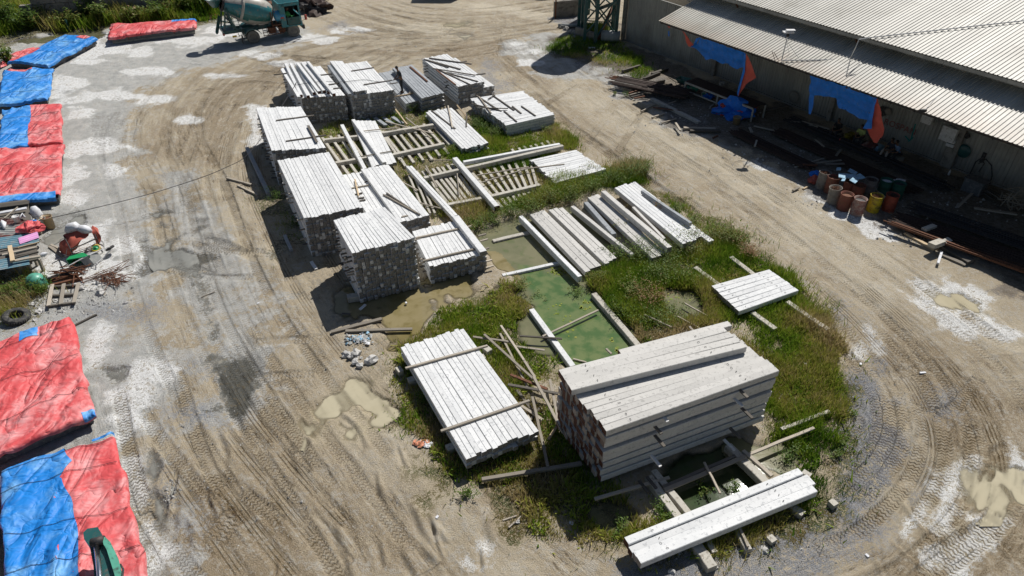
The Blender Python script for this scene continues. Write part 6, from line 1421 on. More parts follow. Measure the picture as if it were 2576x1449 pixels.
# scattered pebbles and rubble: nobody could count them
sm=MB(); rr=random.Random(9)
def scatter(cx_,cy_,rx,ry,n,r0,r1):
    for k in range(n):
        x,y=cx_+rr.gauss(0,.5)*rx,cy_+rr.gauss(0,.5)*ry; p=P(x,y,0); r=rr.uniform(r0,r1)*rr.random()**1.5+.012
        vs=[Vector((rr.uniform(.6,1.2)*r*math.cos(a),rr.uniform(.6,1.2)*r*math.sin(a),-r*.3)) for a in (0,1.3,2.5,3.8,5)]+[Vector((rr.uniform(-.3,.3)*r,rr.uniform(-.3,.3)*r,r*rr.uniform(.5,.9)))]
        sm.add([p+Vector((0,0,gz(p.x,p.y)))+v for v in vs],[(i,(i+1)%5,5) for i in range(5)],0 if rr.random()<.55 else 1)
for a in [(220,750,120,40,420,.02,.1),(430,1240,18,40,140,.02,.07),(120,780,80,30,200,.03,.12),(900,880,40,30,60,.02,.05),(2180,1080,140,160,500,.015,.04),(1850,1390,260,40,500,.015,.05),(330,1050,160,160,350,.015,.05),(800,1000,400,300,450,.012,.035),(2250,900,260,260,350,.012,.035),(1100,130,400,70,200,.02,.08),(500,180,300,90,250,.02,.07),(640,520,60,160,160,.015,.05),(1450,105,40,16,120,.05,.25),(1280,200,60,40,200,.02,.07),(560,1300,300,150,300,.012,.04),(2000,480,300,100,250,.015,.05),(1560,1240,100,80,60,.02,.05),(180,690,90,40,200,.02,.06),(1740,290,160,50,260,.03,.14),(1950,400,160,50,260,.03,.12),(2380,520,160,60,240,.03,.12),(2100,515,80,14,120,.03,.1),(2300,600,90,20,160,.03,.12)]:
    scatter(*a)
tag(sm.build('rubble',[M['rock'],M['rockdark']]),'pebbles and broken stone scattered over the yard','rubble',None,'stuff')
# litter
def litter(cx_,cy_,rx,ry,n,mats,label,seed=1):
    rr=random.Random(seed); mb=MB()
    for k in range(n):
        p=P(cx_+rr.gauss(0,.45)*rx,cy_+rr.gauss(0,.45)*ry,0); s_=rr.uniform(.04,.14); a=rr.uniform(0,6)
        vs=[p+Vector((math.cos(a+t)*s_*rr.uniform(.5,1.2),math.sin(a+t)*s_*rr.uniform(.5,1.2),gz(p.x,p.y)+.02+rr.uniform(0,.06))) for t in (0,1.5,3,4.6)]
        mb.add(vs+[p+Vector((0,0,.08+rr.uniform(0,.05)))],[(0,1,4),(1,2,4),(2,3,4),(3,0,4)],rr.randrange(len(mats)))
    return thing('litter',mb,mats,label,'litter')
M['paleblue']=m_simple('pale_blue_plastic',(.25,.42,.55),.6,.4,6)
litter(907,855,36,15,70,[M['greysheet'],M['paleblue'],M['sack'],M['greysheet']],'heap of blue and white plastic litter by the shallow water',3)
litter(1060,1118,20,10,24,[m_simple('orange_rag',(.6,.25,.15),.8)],'orange rag lying left of the bright stack',4); litter(1072,1122,16,10,16,[M['sack']],'white crumpled plastic beside the orange rag',6)
litter(1320,1118,3,2,3,[M['sack']],'scrap of white paper in the grass',7)
for i,(x,y,l) in enumerate([(2320,940,'white stick shaped litter on the right bend'),(2164,918,'small white scrap at the grass edge'),(2180,1400,'small white brick on the gravel bend'),(2025,918,'glass like scrap in the right grass'),(1100,1303,'tiny white scrap on the front dirt'),(1022,764-0,'tiny scrap on the middle mud'),(260,1440-30,'small scrap by the lower puddle'),(650,765,'flat white chip on the left track')]):
    mb=MB(); p=P(x,y,0); mb.box(p+Vector((0,0,.04)),(.22 if i==0 else .1,.07,.05),Matrix.Rotation(.1+i,3,'Z')); thing('scrap',mb,[M['sack']],l,'scrap')
# excavator boom, nearest object at the lower left
ex=empty('boom',P(270,1460,0),0,'faded green crane boom with a shiny ram at the bottom edge','crane boom'); ex['kind']='thing'
def E_(x,y,z): return P(x,y,z)
zb=1.9
o0=[(228,1362),(236,1356),(258,1352),(268,1355),(279,1366),(296,1400),(305,1449),(318,1560),(262,1560),(248,1449),(240,1400),(228,1380)]
mb=MB(); mb.prism([E_(x,y,zb) for x,y in [(258,1352),(268,1355),(279,1366),(298,1405),(312,1460),(340,1600),(322,1600),(290,1449),(270,1385),(262,1372)]],(0,0,.05)); mb.build('side_plate',[M['greenlight']],ex)
mb=MB(); mb.prism([E_(x,y,zb-.55) for x,y in [(226,1366),(236,1356),(262,1352),(272,1372),(300,1449),(330,1600),(262,1600),(252,1449),(242,1400),(228,1382)]],(0,0,.45)); mb.build('box_section',[M['dteal']],ex)
mb=MB(); mb.tube([E_(242,1372,zb+.02),E_(250,1440,zb+.05),E_(262,1600,zb+.05)],.06,12); mb.build('ram_rod',[M['chrome']],ex,True)
mb=MB(); mb.tube([E_(230,1366,zb-.0),E_(262,1358,zb+.02)],.11,12); mb.build('pin',[M['darksteel']],ex,True)
mb=MB(); mb.tube([E_(303,1420,zb-.1),E_(310,1432,zb+.05),E_(308,1449,zb+.05),E_(320,1500,zb)],.025,6); mb.build('hydraulic_hose',[M['rubber']],ex,True)
# ================================================================ FACTORY SHED
w0=P(1572,102); w1=P(2519,472); U=(w1-w0).normalized(); NN=Vector((-.8272,-.5618,0))
NN=Vector((U.y,-U.x,0)); NN = NN if NN.x<0 else -NN
def WD(u,n,z): return w0+U*u+NN*n+Vector((0,0,z))
def m_metal(name,a,b,streak,ax):
    g=G(name); p=g.pos()
    # coordinates along the sheet: u across ribs, n along ribs
    du=g.n('ShaderNodeVectorMath',{0:p,1:tuple(U)},operation='DOT_PRODUCT').outputs['Value']; dn=g.n('ShaderNodeVectorMath',{0:p,1:tuple(NN)},operation='DOT_PRODUCT').outputs['Value']
    z=g.n('ShaderNodeSeparateXYZ',{0:p}).outputs[2]
    vec=g.n('ShaderNodeCombineXYZ',{0:g.math('MULTIPLY',du,2.5),1:g.math('MULTIPLY',dn,.25),2:g.math('MULTIPLY',z,.35)}).outputs[0]
    n1=g.noise(1.0,6,.65,vec); n2=g.noise(.6,5,.6); n3=g.noise(9,4,.7)
    c=g.mix(g.sstep(n1,.35,.7),a,b); c=g.mix(g.math('MULTIPLY',g.sstep(n2,.5,.7),.6),c,streak); c=g.mix(g.math('MULTIPLY',g.sstep(n3,.6,.75),.25),c,tuple(x*.4 for x in streak))
    st=g.math('FLOOR',g.math('MULTIPLY',du,1.02)); wn=g.n('ShaderNodeTexWhiteNoise',{'W':st},noise_dimensions='1D').outputs['Value']; c=bright(g,c,g.ramp(wn,0,1,.9,1.06))
    lap=g.math('ABSOLUTE',g.math('SUBTRACT',g.math('FRACT',g.math('MULTIPLY',du,1.02)),.5)); c=g.mix(g.math('MULTIPLY',g.sstep(lap,.475,.495),.35),c,tuple(x*.35 for x in streak))
    off=w0.dot(NN); ed=g.sstep(dn,off+3.6,off+5.1) if ax==0 else g.sstep(z,1.2,.0)
    c=g.mix(g.math('MULTIPLY',ed,g.ramp(n1,.3,.7,.15,.7)),c,(.36,.27,.19) if ax==0 else (.12,.10,.08))
    return g.out(c,.5,n3,.005,.3,spec=.3)
M['roof']=m_metal('cream_roof_sheet',(.46,.445,.395),(.55,.53,.475),(.35,.33,.28),0)
M['siding']=m_metal('grey_wall_sheet',(.30,.295,.27),(.38,.37,.335),(.17,.165,.145),1)
M['gconc']=m_simple('grimy_concrete',(.24,.22,.19),.9,.3,2,dirt=(.09,.08,.07),bump=.6)
def ribbed(name,a,b,c,pitch,rib,h,mat,parent):
    """ribs repeat from a to b and run from a to c"""
    W_=(b-a).length; n=int(W_/pitch); u=(b-a)/W_; v=c-a; up=u.cross(v).normalized(); up = up if up.z>0 or abs(up.z)<1e-3 else -up
    mb=MB(); vs=[]
    if abs(up.z)<1e-2 and up.dot(NN)<0: up=-up
    for i in range(n):
        for o,q in ((0,0),(pitch-rib*2,0),(pitch-rib*1.4,h),(pitch-rib*.6,h)):
            p=a+u*(i*pitch+o)+up*q; vs+=[p,p+v]
    m=len(vs)//2; mb.add(vs,[(2*i,2*i+2,2*i+3,2*i+1) for i in range(m-1)]); return mb.build(name,[mat],parent)
sh=empty('factory_shed',(w0.x,w0.y,0),0,'large cream sheet metal factory shed with a lean-to canopy','building'); sh['kind']='thing'
s1=.27
ribbed('canopy_roof',WD(8.25,5.07,4.25),WD(48,5.07,4.25),WD(8.25,1.3,4.25+s1*3.77),.2,.035,.035,M['roof'],sh)
ribbed('main_roof',WD(7,2.25,5.8),WD(52,2.25,5.8),WD(7,-16,5.8+.20*18.25),.2,.035,.035,M['roof'],sh)
mb=MB(); mb.bar(WD(7,2.15,5.66),WD(52,2.15,5.66),.10,.16); mb.build('gutter',[M['siding']],sh)
mb=MB(); mb.bar(WD(8.25,4.9,4.14),WD(48,4.9,4.14),.06,.12)
for u in np.arange(8.4,48,1.2): mb.bar(WD(u,4.95,4.1),WD(u,1.4,4.1+s1*3.55),.05,.1)
mb.build('purlin',[M['darksteel']],sh)
ribbed('upper_wall',WD(7,1.35,4.6),WD(52,1.35,4.6),WD(7,1.35,5.95),.2,.03,.03,M['siding'],sh)
ribbed('wall',WD(0,0,0.1),WD(52,0,.1),WD(0,0,3.72),.2,.03,.03,M['siding'],sh)
ribbed('wall',WD(8.25,0.02,3.72),WD(52,.02,3.72),WD(8.25,.02,5.6),.2,.03,.03,M['siding'],sh)
mb=MB(); mb.bar(WD(0,.06,3.72),WD(8.25,.06,3.72),.08,.06); mb.bar(WD(0,.03,.05),WD(52,.03,.05),.12,.12); mb.build('wall_cap',[M['siding']],sh)
mb=MB(); mb.poly([WD(7,1.3,5.6),WD(7,-16,5.6),WD(7,-16,9.4),WD(7,1.3,5.95)]); mb.poly([WD(0,-.02,0),WD(0,-16,0),WD(0,-16,3.7),WD(0,-.02,3.7)]); mb.build('gable_wall',[M['siding']],sh)
for u,w,h in ((-.1,.3,3.4),(9.2,.3,4.9),(18.4,.25,4.9),(25.6,.6,4.9),(33,.3,4.9)):
    mb=MB(); mb.bar(WD(u,.16,0),WD(u,.16,h),w,.26,cham=.02,up=tuple(NN)); mb.build('pillar',[M['gconc']],sh)
mb=MB()
for u in (19.6,30.5,11.4): mb.bar(WD(u,1.45,5.05),WD(u,2.1,5.7),.05,.08)
mb.build('eave_strut',[M['rust']],sh)
# roof gear
def roofz(n): return 4.25+s1*(5.07-n)
def onroof(px,py,dz=.06):
    z=4.5
    for _ in range(6): p=P(px,py,z); n=(p-w0).dot(NN); z=roofz(n)+dz
    return P(px,py,z)
cd=MB(); cd.tube([onroof(1968,152),onroof(2060,151),onroof(2139,147),P(2139,147,4.75)],.03,6); cd.tube([onroof(2139,147),P(2153,118,5.6),P(2161,99,5.95)],.022,6); cd.tube([P(2161,99,5.95),P(2185,95,6.02)],.03,6)
def onmain(px,py,dz=.08):
    z=6.5
    for _ in range(12): p=P(px,py,z); n=(p-w0).dot(NN); z=.5*z+.5*(5.8+.2*(2.25-n)+dz)
    return P(px,py,z)
cd.tube([P(2161,99,5.95)]+[onmain(2185+k*39.2,95-k*4.3) for k in range(0,12)],.03,6); thing('conduit',cd,[M['pvc']],'white conduit pipe running over both shed roofs','conduit')
cd=MB(); cd.tube([onroof(2233,155),onroof(2233,166),onroof(2262,165)],.02,5); thing('conduit',cd,[M['rope']],'short dark cable loop on the canopy roof','cable')
ms=empty('camera_mast',onroof(1966,153,0),0,'white surveillance camera mast with stays on the canopy roof','mast'); ms['kind']='thing'; b=Vector(ms.location)
mb=MB(); mb.tube([(0,0,0),(.02,0,1.5)],.03,6); mb.build('pole',[M['pvc']],ms,rel=True)
for dx,dy in ((.9,-.2),(.6,.6)): mb=MB(); mb.tube([(0,0,1.1),(dx,dy,.1)],.012,4); mb.build('stay',[M['pvc']],ms,rel=True)
mb=MB(); mb.box((0,0,1.52),(.55,.3,.05)); mb.box((.1,0,1.62),(.45,.25,.04)); mb.build('solar_panel',[M['white_plastic']],ms,rel=True)
mb=MB(); mb.blob((0,-.05,1.36),.09,0,2); mb.build('camera',[M['darksteel']],ms,rel=True)
mb=MB(); mb.tube([(-.2,-.1,.05),(-.5,-.0,.45)],.015,5); mb.tube([(-.35,0,.02),(-.6,.1,.5)],.015,5); mb.build('antenna',[M['rust']],ms,rel=True)
for i,pts in enumerate([[(2112,146),(2080,118),(2113,70)],[(1975,150),(2010,135),(2058,108)],[(2326,277),(2350,250),(2400,215)]]):
    mb=MB(); mb.tube([onroof(*p,.05) if k<2 or i!=0 else onroof(*p,.3) for k,p in enumerate(pts)],.012,4); thing('cable',mb,[M['pvc']],['thin stay wire rising to the main eave','thin cable beside the camera mast','thin cable at the right of the canopy roof'][i],'cable')
mb=MB(); c=onroof(2322,278,.1); mb.box(c,(.3,.12,.12)); thing('floodlight',mb,[M['darksteel']],'small floodlight at the canopy edge','floodlight')
# hanging tarpaulins on the canopy edge
def hang(rows,mat,label,parent=None,seed=1,name='tarpaulin',amp=.07):
    g_=[[WD(u,n,z) for u,n,z in r] for r in rows]; return sheet(name,g_,mat,label,'tarpaulin',amp,seed,7)
def hu(px,py,n=5.0):                                    # u,z on the vertical plane at distance n
    d=P(px,py,0)-Vector((0,0,CAMH)); t=(n+w0.dot(NN))/d.dot(NN); q=Vector((0,0,CAMH))+d*t; return ((q-w0).dot(U),n,q.z)
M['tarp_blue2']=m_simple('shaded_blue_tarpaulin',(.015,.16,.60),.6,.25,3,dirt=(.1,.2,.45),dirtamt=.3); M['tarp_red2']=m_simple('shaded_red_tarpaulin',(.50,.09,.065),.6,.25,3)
def hrow(*pts): return [hu(x,y,n) for x,y,n in pts]
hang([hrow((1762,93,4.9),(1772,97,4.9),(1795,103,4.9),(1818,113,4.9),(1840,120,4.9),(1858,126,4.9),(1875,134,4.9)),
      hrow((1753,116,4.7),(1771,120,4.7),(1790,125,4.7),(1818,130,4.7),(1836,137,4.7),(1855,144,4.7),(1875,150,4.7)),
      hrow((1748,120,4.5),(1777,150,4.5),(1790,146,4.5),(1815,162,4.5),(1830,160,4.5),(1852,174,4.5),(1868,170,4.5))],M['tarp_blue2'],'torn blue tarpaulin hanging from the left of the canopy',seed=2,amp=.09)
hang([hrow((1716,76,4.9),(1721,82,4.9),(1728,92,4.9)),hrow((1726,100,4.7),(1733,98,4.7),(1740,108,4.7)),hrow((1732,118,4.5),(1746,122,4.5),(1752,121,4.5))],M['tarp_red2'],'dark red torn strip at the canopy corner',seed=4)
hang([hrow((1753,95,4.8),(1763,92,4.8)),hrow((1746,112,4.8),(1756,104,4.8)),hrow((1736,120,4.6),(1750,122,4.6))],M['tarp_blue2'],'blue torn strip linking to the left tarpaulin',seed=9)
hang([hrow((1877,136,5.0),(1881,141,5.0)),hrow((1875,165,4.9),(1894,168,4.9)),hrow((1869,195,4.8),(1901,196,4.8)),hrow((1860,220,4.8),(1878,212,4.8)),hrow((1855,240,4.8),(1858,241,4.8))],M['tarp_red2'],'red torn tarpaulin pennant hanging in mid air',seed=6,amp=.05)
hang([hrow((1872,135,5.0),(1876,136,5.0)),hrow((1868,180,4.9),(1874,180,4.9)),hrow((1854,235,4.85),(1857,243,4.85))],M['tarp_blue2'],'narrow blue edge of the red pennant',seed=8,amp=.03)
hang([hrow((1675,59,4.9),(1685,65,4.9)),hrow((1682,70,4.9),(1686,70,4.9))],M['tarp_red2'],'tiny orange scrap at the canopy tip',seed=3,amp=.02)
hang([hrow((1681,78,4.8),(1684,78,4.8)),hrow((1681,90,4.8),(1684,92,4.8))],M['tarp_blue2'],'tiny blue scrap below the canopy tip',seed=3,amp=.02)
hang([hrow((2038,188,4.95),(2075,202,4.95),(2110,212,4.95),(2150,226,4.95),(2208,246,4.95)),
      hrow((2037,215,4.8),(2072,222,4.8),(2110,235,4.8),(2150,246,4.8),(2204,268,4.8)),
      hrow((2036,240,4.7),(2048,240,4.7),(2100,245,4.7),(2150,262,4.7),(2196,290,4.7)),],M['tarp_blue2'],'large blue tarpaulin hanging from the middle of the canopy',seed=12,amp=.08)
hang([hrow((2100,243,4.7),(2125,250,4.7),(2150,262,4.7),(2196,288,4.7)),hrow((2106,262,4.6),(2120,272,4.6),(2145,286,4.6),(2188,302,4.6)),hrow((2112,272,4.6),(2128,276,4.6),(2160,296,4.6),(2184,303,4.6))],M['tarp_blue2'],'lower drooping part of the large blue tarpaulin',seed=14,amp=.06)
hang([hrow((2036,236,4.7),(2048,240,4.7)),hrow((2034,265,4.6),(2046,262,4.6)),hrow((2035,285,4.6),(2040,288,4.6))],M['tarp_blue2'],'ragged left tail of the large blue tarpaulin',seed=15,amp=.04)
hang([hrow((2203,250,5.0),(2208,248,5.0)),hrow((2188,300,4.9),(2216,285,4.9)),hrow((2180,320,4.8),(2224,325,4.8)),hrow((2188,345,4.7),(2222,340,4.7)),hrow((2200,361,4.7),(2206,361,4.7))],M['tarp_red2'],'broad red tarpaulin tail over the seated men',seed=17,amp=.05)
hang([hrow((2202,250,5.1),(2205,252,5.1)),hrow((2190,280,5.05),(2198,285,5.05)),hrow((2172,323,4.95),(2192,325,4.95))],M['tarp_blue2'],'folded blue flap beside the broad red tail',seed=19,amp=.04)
# things on the wall
def wallbox(px,py,w,h,t,mat,label,name,cat,n=.1):
    u,n_,z=hu(px,py,n); mb=MB(); c=WD(u,n+t/2,z); R_m=Matrix((U,NN,Vector((0,0,1)))).transposed(); mb.box(c,(w,t,h),R_m); return thing(name,mb,[mat],label,cat)
wallbox(2338,283+45-35,.55,.7,.2,M['white_plastic'],'white electrical box on the dark wall pillar','electrical_box','electrical box',.3)
for i,(x,y) in enumerate([(2384,352),(2392,353),(2400,356),(2387,363),(2396,366)]): wallbox(x,y,.2,.16,.12,M['white_plastic'],f"{ORD[i]} white socket below the white electrical box",'socket','socket',.3)
wallbox(2390,336,.75,.75,.22,M['white_plastic'],'white distribution board low on the wall pillar','distribution_board','distribution board',.3)
wallbox(2336,289,.3,.3,.02,M['white_plastic'],'white paper notice on the wall under the canopy','notice','notice')
wallbox(2188,266,.7,.3,.03,M['cream'],'old pale plate hung behind the blue tarpaulin','plate','plate')
wallbox(2474,378+18,.16,.5,.1,M['rubber'],'dark narrow board on the right of the wall','board','board')
def disc(px,py,r,mat,label,name,cat,n=.15,t=.08):
    u,n_,z=hu(px,py,n); mb=MB(); Mx=Matrix.Translation(WD(u,n,z))@NN.to_track_quat('Z','Y').to_matrix().to_4x4(); mb.lathe([(.001,t),(r*.5,t*.9),(r,.02),(r*1.02,0),(.001,0)],Mx,20); return thing(name,mb,[mat],label,cat,smooth=True)
disc(1997,243,.36,M['gconc'],'round brown basket lid hanging on the wall','basket','basket'); disc(2216+4,283-3,.28,M['rubber'],'black bundle hanging under the blue tarpaulin','bundle','bundle'); disc(2236-2,284-3,.2,M['gconc'],'round pan hanging beside the black bundle','pan','pan')
disc(2434-1,342,.14,M['rubber'],'small dark round thing on the wall','hanging_hat','hat'); disc(2424,388-8,.35,M['dteal'],'dark green coil of hose on the wall','hose_reel','hose')
# painted marks
def wtext(txt,px,py,size,mat,label,rot=0.0,spacing=1.0):
    u,n,z=hu(px,py,.06); cu=bpy.data.curves.new('painted_word','FONT'); cu.body=txt; cu.size=size; cu.extrude=.003; cu.space_character=spacing; cu.offset=.006
    tmp=bpy.data.objects.new('tmp_word',cu); COL.objects.link(tmp); bpy.context.view_layer.update(); me=bpy.data.meshes.new_from_object(tmp.evaluated_get(bpy.context.evaluated_depsgraph_get())); bpy.data.objects.remove(tmp); me.materials.clear(); o=bpy.data.objects.new('painted_word',me); COL.objects.link(o); R_m=Matrix((U,Vector((0,0,1)),NN)).transposed().to_4x4()
    o.matrix_world=Matrix.Translation(WD(u,.06,z))@R_m@Matrix.Rotation(rot,4,'Z'); me.materials.append(mat); tag(o,label,'graffiti',None,'thing'); return o
M['redpaint']=m_simple('faded_red_paint',(.24,.11,.10),.8,.4,20); M['tealpaint']=m_simple('teal_spray_paint',(.02,.25,.22),.7,.3,10)
wtext('ROSPAN',2222,311,.46,M['redpaint'],'faded red letters painted on the shed wall',0,1.1)
mb=MB(); 
for a,b in (((2303,312),(2291,352)),((2277,342),(2287,353)),((2297,346),(2285,356))):
    mb.tube([WD(*hu(*a,.06)),WD(*hu(*b,.06))],.03,5)
thing('painted_arrow',mb,[M['tealpaint']],'teal arrow sprayed on the shed wall pointing down','graffiti')
for pts,l in [([(2440,500),(2446,470),(2462,436),(2478,424),(2484,440),(2470,460)],'looped dark cable hanging on the right wall'),([(2470,440),(2488,428),(2502,444),(2504,470),(2498,490),(2492,500),(2500,492)],'second looped dark cable farther right on the wall')]:
    mb=MB(); q=[WD(*hu(x-8,y-28,.12)) for x,y in pts]; mb.tube(q,.03,5); thing('cable',mb,[M['rubber']],l,'cable')
# ---------------------------------------------------------------- people in the shade
tn=cloth('work_trousers',(.03,.03,.035))
for (x,y,rz,shirt,tr,label,lean,cap) in [(2106,345,-58,cloth('black_shirt',(.02,.02,.022)),tn,'man in black squatting alone on the shaded kerb, bottle before him',.2,None),
 (2162,361,-52,cloth('yellow_patterned_shirt',(.42,.48,.16)),tn,'man in a yellow green patterned shirt sitting by the yellow tubs',.22,None),
 (2236,398,-70,cloth('charcoal_shirt',(.035,.037,.05)),cloth('beige_trousers',(.36,.31,.26)),'man in beige trousers sitting with legs apart near the wall',.1,None),
 (2257,404,-80,cloth('light_blue_shirt',(.16,.24,.36)),tn,'man in a light blue shirt hunched beside the beige trousers man',.3,None)]:
    a=P(x,y,0); person(Vector((a.x,a.y,gz(a.x,a.y)+.02)),math.radians(rz),sit(lean=lean),label,shirt,tr,cap)
    mb=MB(); mb.box((a.x,a.y,.14),(.42,.42,.28),Matrix.Rotation(math.radians(rz),3,'Z')); thing('concrete_block',mb,[M['gconc']],'low block used as a seat by the '+label.split(' sit')[0].split(' squat')[0].split(' hunch')[0],'block')
bucket(2128,356,0,.2,.42,paint_mat('dull_yellow',(.38,.30,.03)),'front yellow plastic tub beside the patterned shirt man'); bucket(2137,352,0,.2,.42,paint_mat('dull_yellow2',(.36,.27,.03)),'rear yellow plastic tub by the wall')
for x,y,m,l in [(2110,360,'redp','red capped bottle in front of the squatting man'),(2386,440,'white_plastic','white bottle standing by the dark pillar')]:
    mb=MB(); mb.lathe([(.001,0),(.05,0),(.05,.18),(.02,.25),(.02,.3),(.001,.3)],Matrix.Translation(P(x,y,.02)),10); thing('bottle',mb,[M[m]],l,'bottle')
mb=MB(); c=P(2209,372,.15); mb.box(c,(.5,.35,.3),Matrix.Rotation(.5,3,'Z')); thing('crate',mb,[M['paleblue']],'blue and white box below the broad red tail','crate')
mb=MB(); c=P(2187,366,.25); mb.blob(c,.35,.3,2,(1.2,.8,.6)); thing('bag',mb,[M['maroon']],'dark red bag behind the seated men','bag')
# ---------------------------------------------------------------- drums of scrap
def barrel(x,y,mat,label,fill=None,scraps=None,h=.88,seed=0,lean=(0,0),mark=False):
    c=P(x,y,0); root=empty('oil_drum',c,0,label,'drum'); root['kind']='thing'; root.rotation_euler=(lean[0],lean[1],seed)
    mb=MB(); r=.29; mb.lathe([(.001,.02),(r,.0),(r+.01,.02),(r,.05),(r,.28),(r+.013,.3),(r,.32),(r,.56),(r+.013,.58),(r,.6),(r,h-.02),(r+.015,h),(r-.012,h),(r-.015,.3),(.001,.28)],None,26); mb.build('shell',[mat],root,True,rel=True)
    if fill: f=MB(); f.lathe([(r*.94,h-.12),(.001,h-.08)],None,20); f.build('contents',[fill],root,rel=True)
    if scraps:
        rr=random.Random(seed*7+x); s=MB()
        for k in range(70):
            a=rr.uniform(0,6.3); q=rr.uniform(0,.25); p=Vector((q*math.cos(a),q*math.sin(a),h-.08+rr.uniform(0,.12)*(1-q*2.5))); d=Vector((rr.gauss(0,1),rr.gauss(0,1),rr.gauss(0,.4))).normalized()*.09; s.tube([p-d,p+d],.008,4)
        s.build('scrap_wire',[scraps],root,rel=True)
    if mark:
        m_=MB(); 
        rc=r+.004
        def cyl(a,z): return Vector((rc*math.cos(a),rc*math.sin(a),z))
        m_.tube([cyl(-1.35-root.rotation_euler.z+.42*math.cos(t),.36+.07*math.sin(t)) for t in np.linspace(0,2*PI,22)],.007,4)
        for k in range(5): a=-1.35-root.rotation_euler.z-.26+k*.13; m_.tube([cyl(a,.325),cyl(a+.03,.395),cyl(a+.06,.325)],.006,4)
        m_.build('emblem',[M['rubber']],root,rel=True)
    return root
rr1=m_simple('rusty_red_drum',(.20,.065,.045),.75,.3,3,dirt=(.14,.07,.045),dirtamt=.9); gd=m_simple('grey_dusty_drum',(.17,.155,.14),.85,.3,3,dirt=(.26,.24,.21),dirtamt=.8); yd=m_simple('yellow_drum',(.55,.42,.02),.5,.15,3,dirt=(.2,.13,.05),dirtamt=.7); gn=m_simple('dark_green_drum',(.02,.09,.06),.6,.3,3); pk=m_simple('worn_pink_drum',(.24,.09,.07),.8,.3,3,dirt=(.36,.30,.26),dirtamt=1.0); og=m_simple('orange_red_drum',(.26,.06,.035),.7,.3,3)
barrel(2065,473,gd,'tall grey dusty drum at the left end of the row',None,M['rust'],seed=1,lean=(0,.05)); barrel(2086,484,rr1,'rusty drum filled with brown sludge behind the front ones',M['rust'],seed=2); barrel(2094,512,gd,'brown grey drum leaning with painted letters',None,M['rust'],seed=3,lean=(.0,.08))
barrel(2119,528,rr1,'open red brown drum in the front row, second from left',M['rust'],seed=4); barrel(2152,540,pk,'worn pinkish drum closest to the haul road',M['darksteel'],seed=5); barrel(2193,532,yd,'yellow drum with a black oval emblem heaped with wire',None,M['rust'],seed=.6,mark=True); barrel(2232,530,og,'orange red drum at the right end of the row',None,M['rebar'],seed=7)
barrel(2150,505,rr1,'dark drum behind the worn pink one full of wire',None,M['rust'],seed=8); barrel(2128,495,rr1,'drum of tangled wire in the middle of the cluster',None,M['rust'],seed=9); barrel(2218,492,gn,'dark green drum at the back right of the cluster',M['sack'],None,seed=10); barrel(2250,500,gn,'black drum topped with white rags at the back',M['rubber'],None,seed=11); barrel(2180,490,gd,'shaded drum behind the yellow one',None,M['rebar'],seed=12)
bd=MB(); rr=random.Random(4)
for i,(x,y,a,w,h_) in enumerate([(2131,441,.9,.30,.75),(2145,432,.4,.35,.4),(2140,445,.2,.4,.35),(2156,446,.1,.35,.35),(2164,444,.0,.35,.35),(2122,452,.5,.35,.15),(2118,444,.7,.3,.3),(2148,454,.3,.4,.3),(2110,425,.6,.3,.2)]):
    mb=MB(); mb.box(P(x,y,.95+i*.02),(w,h_,.03),Matrix.Rotation(a+.5,3,'Z')@Matrix.Rotation(.25*math.sin(i*2.1),3,'X')); thing('foam_panel',mb,[M['paleblue']],f"{['largest','rear','buried','right tilted','rightmost','white edged','left','front','far'][i]} pale blue foam panel on the drums",'foam panel')
heap((2046,458),.34,'dark red cloth bundle left of the drums',[M['cloth_red']],'cloth_bundle','cloth',4,0,seed=6); heap((2052,442),.3,'dark blue sheet bundle behind the red cloth',[M['tarp_blue2']],'cloth_bundle','cloth',3,0,seed=7)
heap((2255,465),.3,'white rags and scrap heaped behind the drums',[M['sack'],M['rubber']],'rag_heap','rags',5,.5,seed=8,rough=.8)
# tarpaulin heap, work bench, barrows
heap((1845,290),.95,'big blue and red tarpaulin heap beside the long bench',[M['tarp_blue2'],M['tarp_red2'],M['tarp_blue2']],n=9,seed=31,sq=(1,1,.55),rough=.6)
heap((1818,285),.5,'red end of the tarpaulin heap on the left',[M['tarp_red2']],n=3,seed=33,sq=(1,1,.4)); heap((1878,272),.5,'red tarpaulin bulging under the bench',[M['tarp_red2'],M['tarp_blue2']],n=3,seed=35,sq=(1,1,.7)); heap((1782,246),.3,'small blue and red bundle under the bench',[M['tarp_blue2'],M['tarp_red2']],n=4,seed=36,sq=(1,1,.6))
bucket(1851,314,0,.24,.5,paint_mat('tan_tub',(.36,.27,.15)),'tan bucket standing in front of the tarpaulin heap')
bn=empty('steel_bench',P(1800,240,0),0,'long pale steel bending bench loaded with dark bars','bench'); bn['kind']='thing'
A_=P(1724,207,.85); B_2=P(1895,274,.85); off=-NN*1.1
for nm,(p,q) in {'front_rail':(A_,B_2),'back_rail':(A_+off,B_2+off)}.items():
    mb=MB(); mb.bar(p,q,.09,.09); mb.build(nm,[M['cream'] if nm=='front_rail' else M['darksteel']],bn)
mb=MB(); mb.bar(A_-Vector((0,0,.5)),B_2-Vector((0,0,.5)),.06,.06); mb.build('lower_rail',[M['cream']],bn)
for t in (0,.5,1):
    for o in (Vector(),off): p=A_.lerp(B_2,t)+o; mb=MB(); mb.bar((p.x,p.y,0),(p.x,p.y,.83),.08,.08); mb.build('leg',[M['cream']],bn)
mb=MB(); 
for k in range(14): o=off*(k+.5)/14; mb.bar(A_+o+Vector((0,0,.07)),B_2+o+Vector((0,0,.07)),.04,.04)
mb.build('steel_bars',[M['rebar']],bn)
heap((1817,211),.22,'small pale cloth cone lying on the bench',[M['gconc']],'cloth_bundle','cloth',2,.95,seed=50)
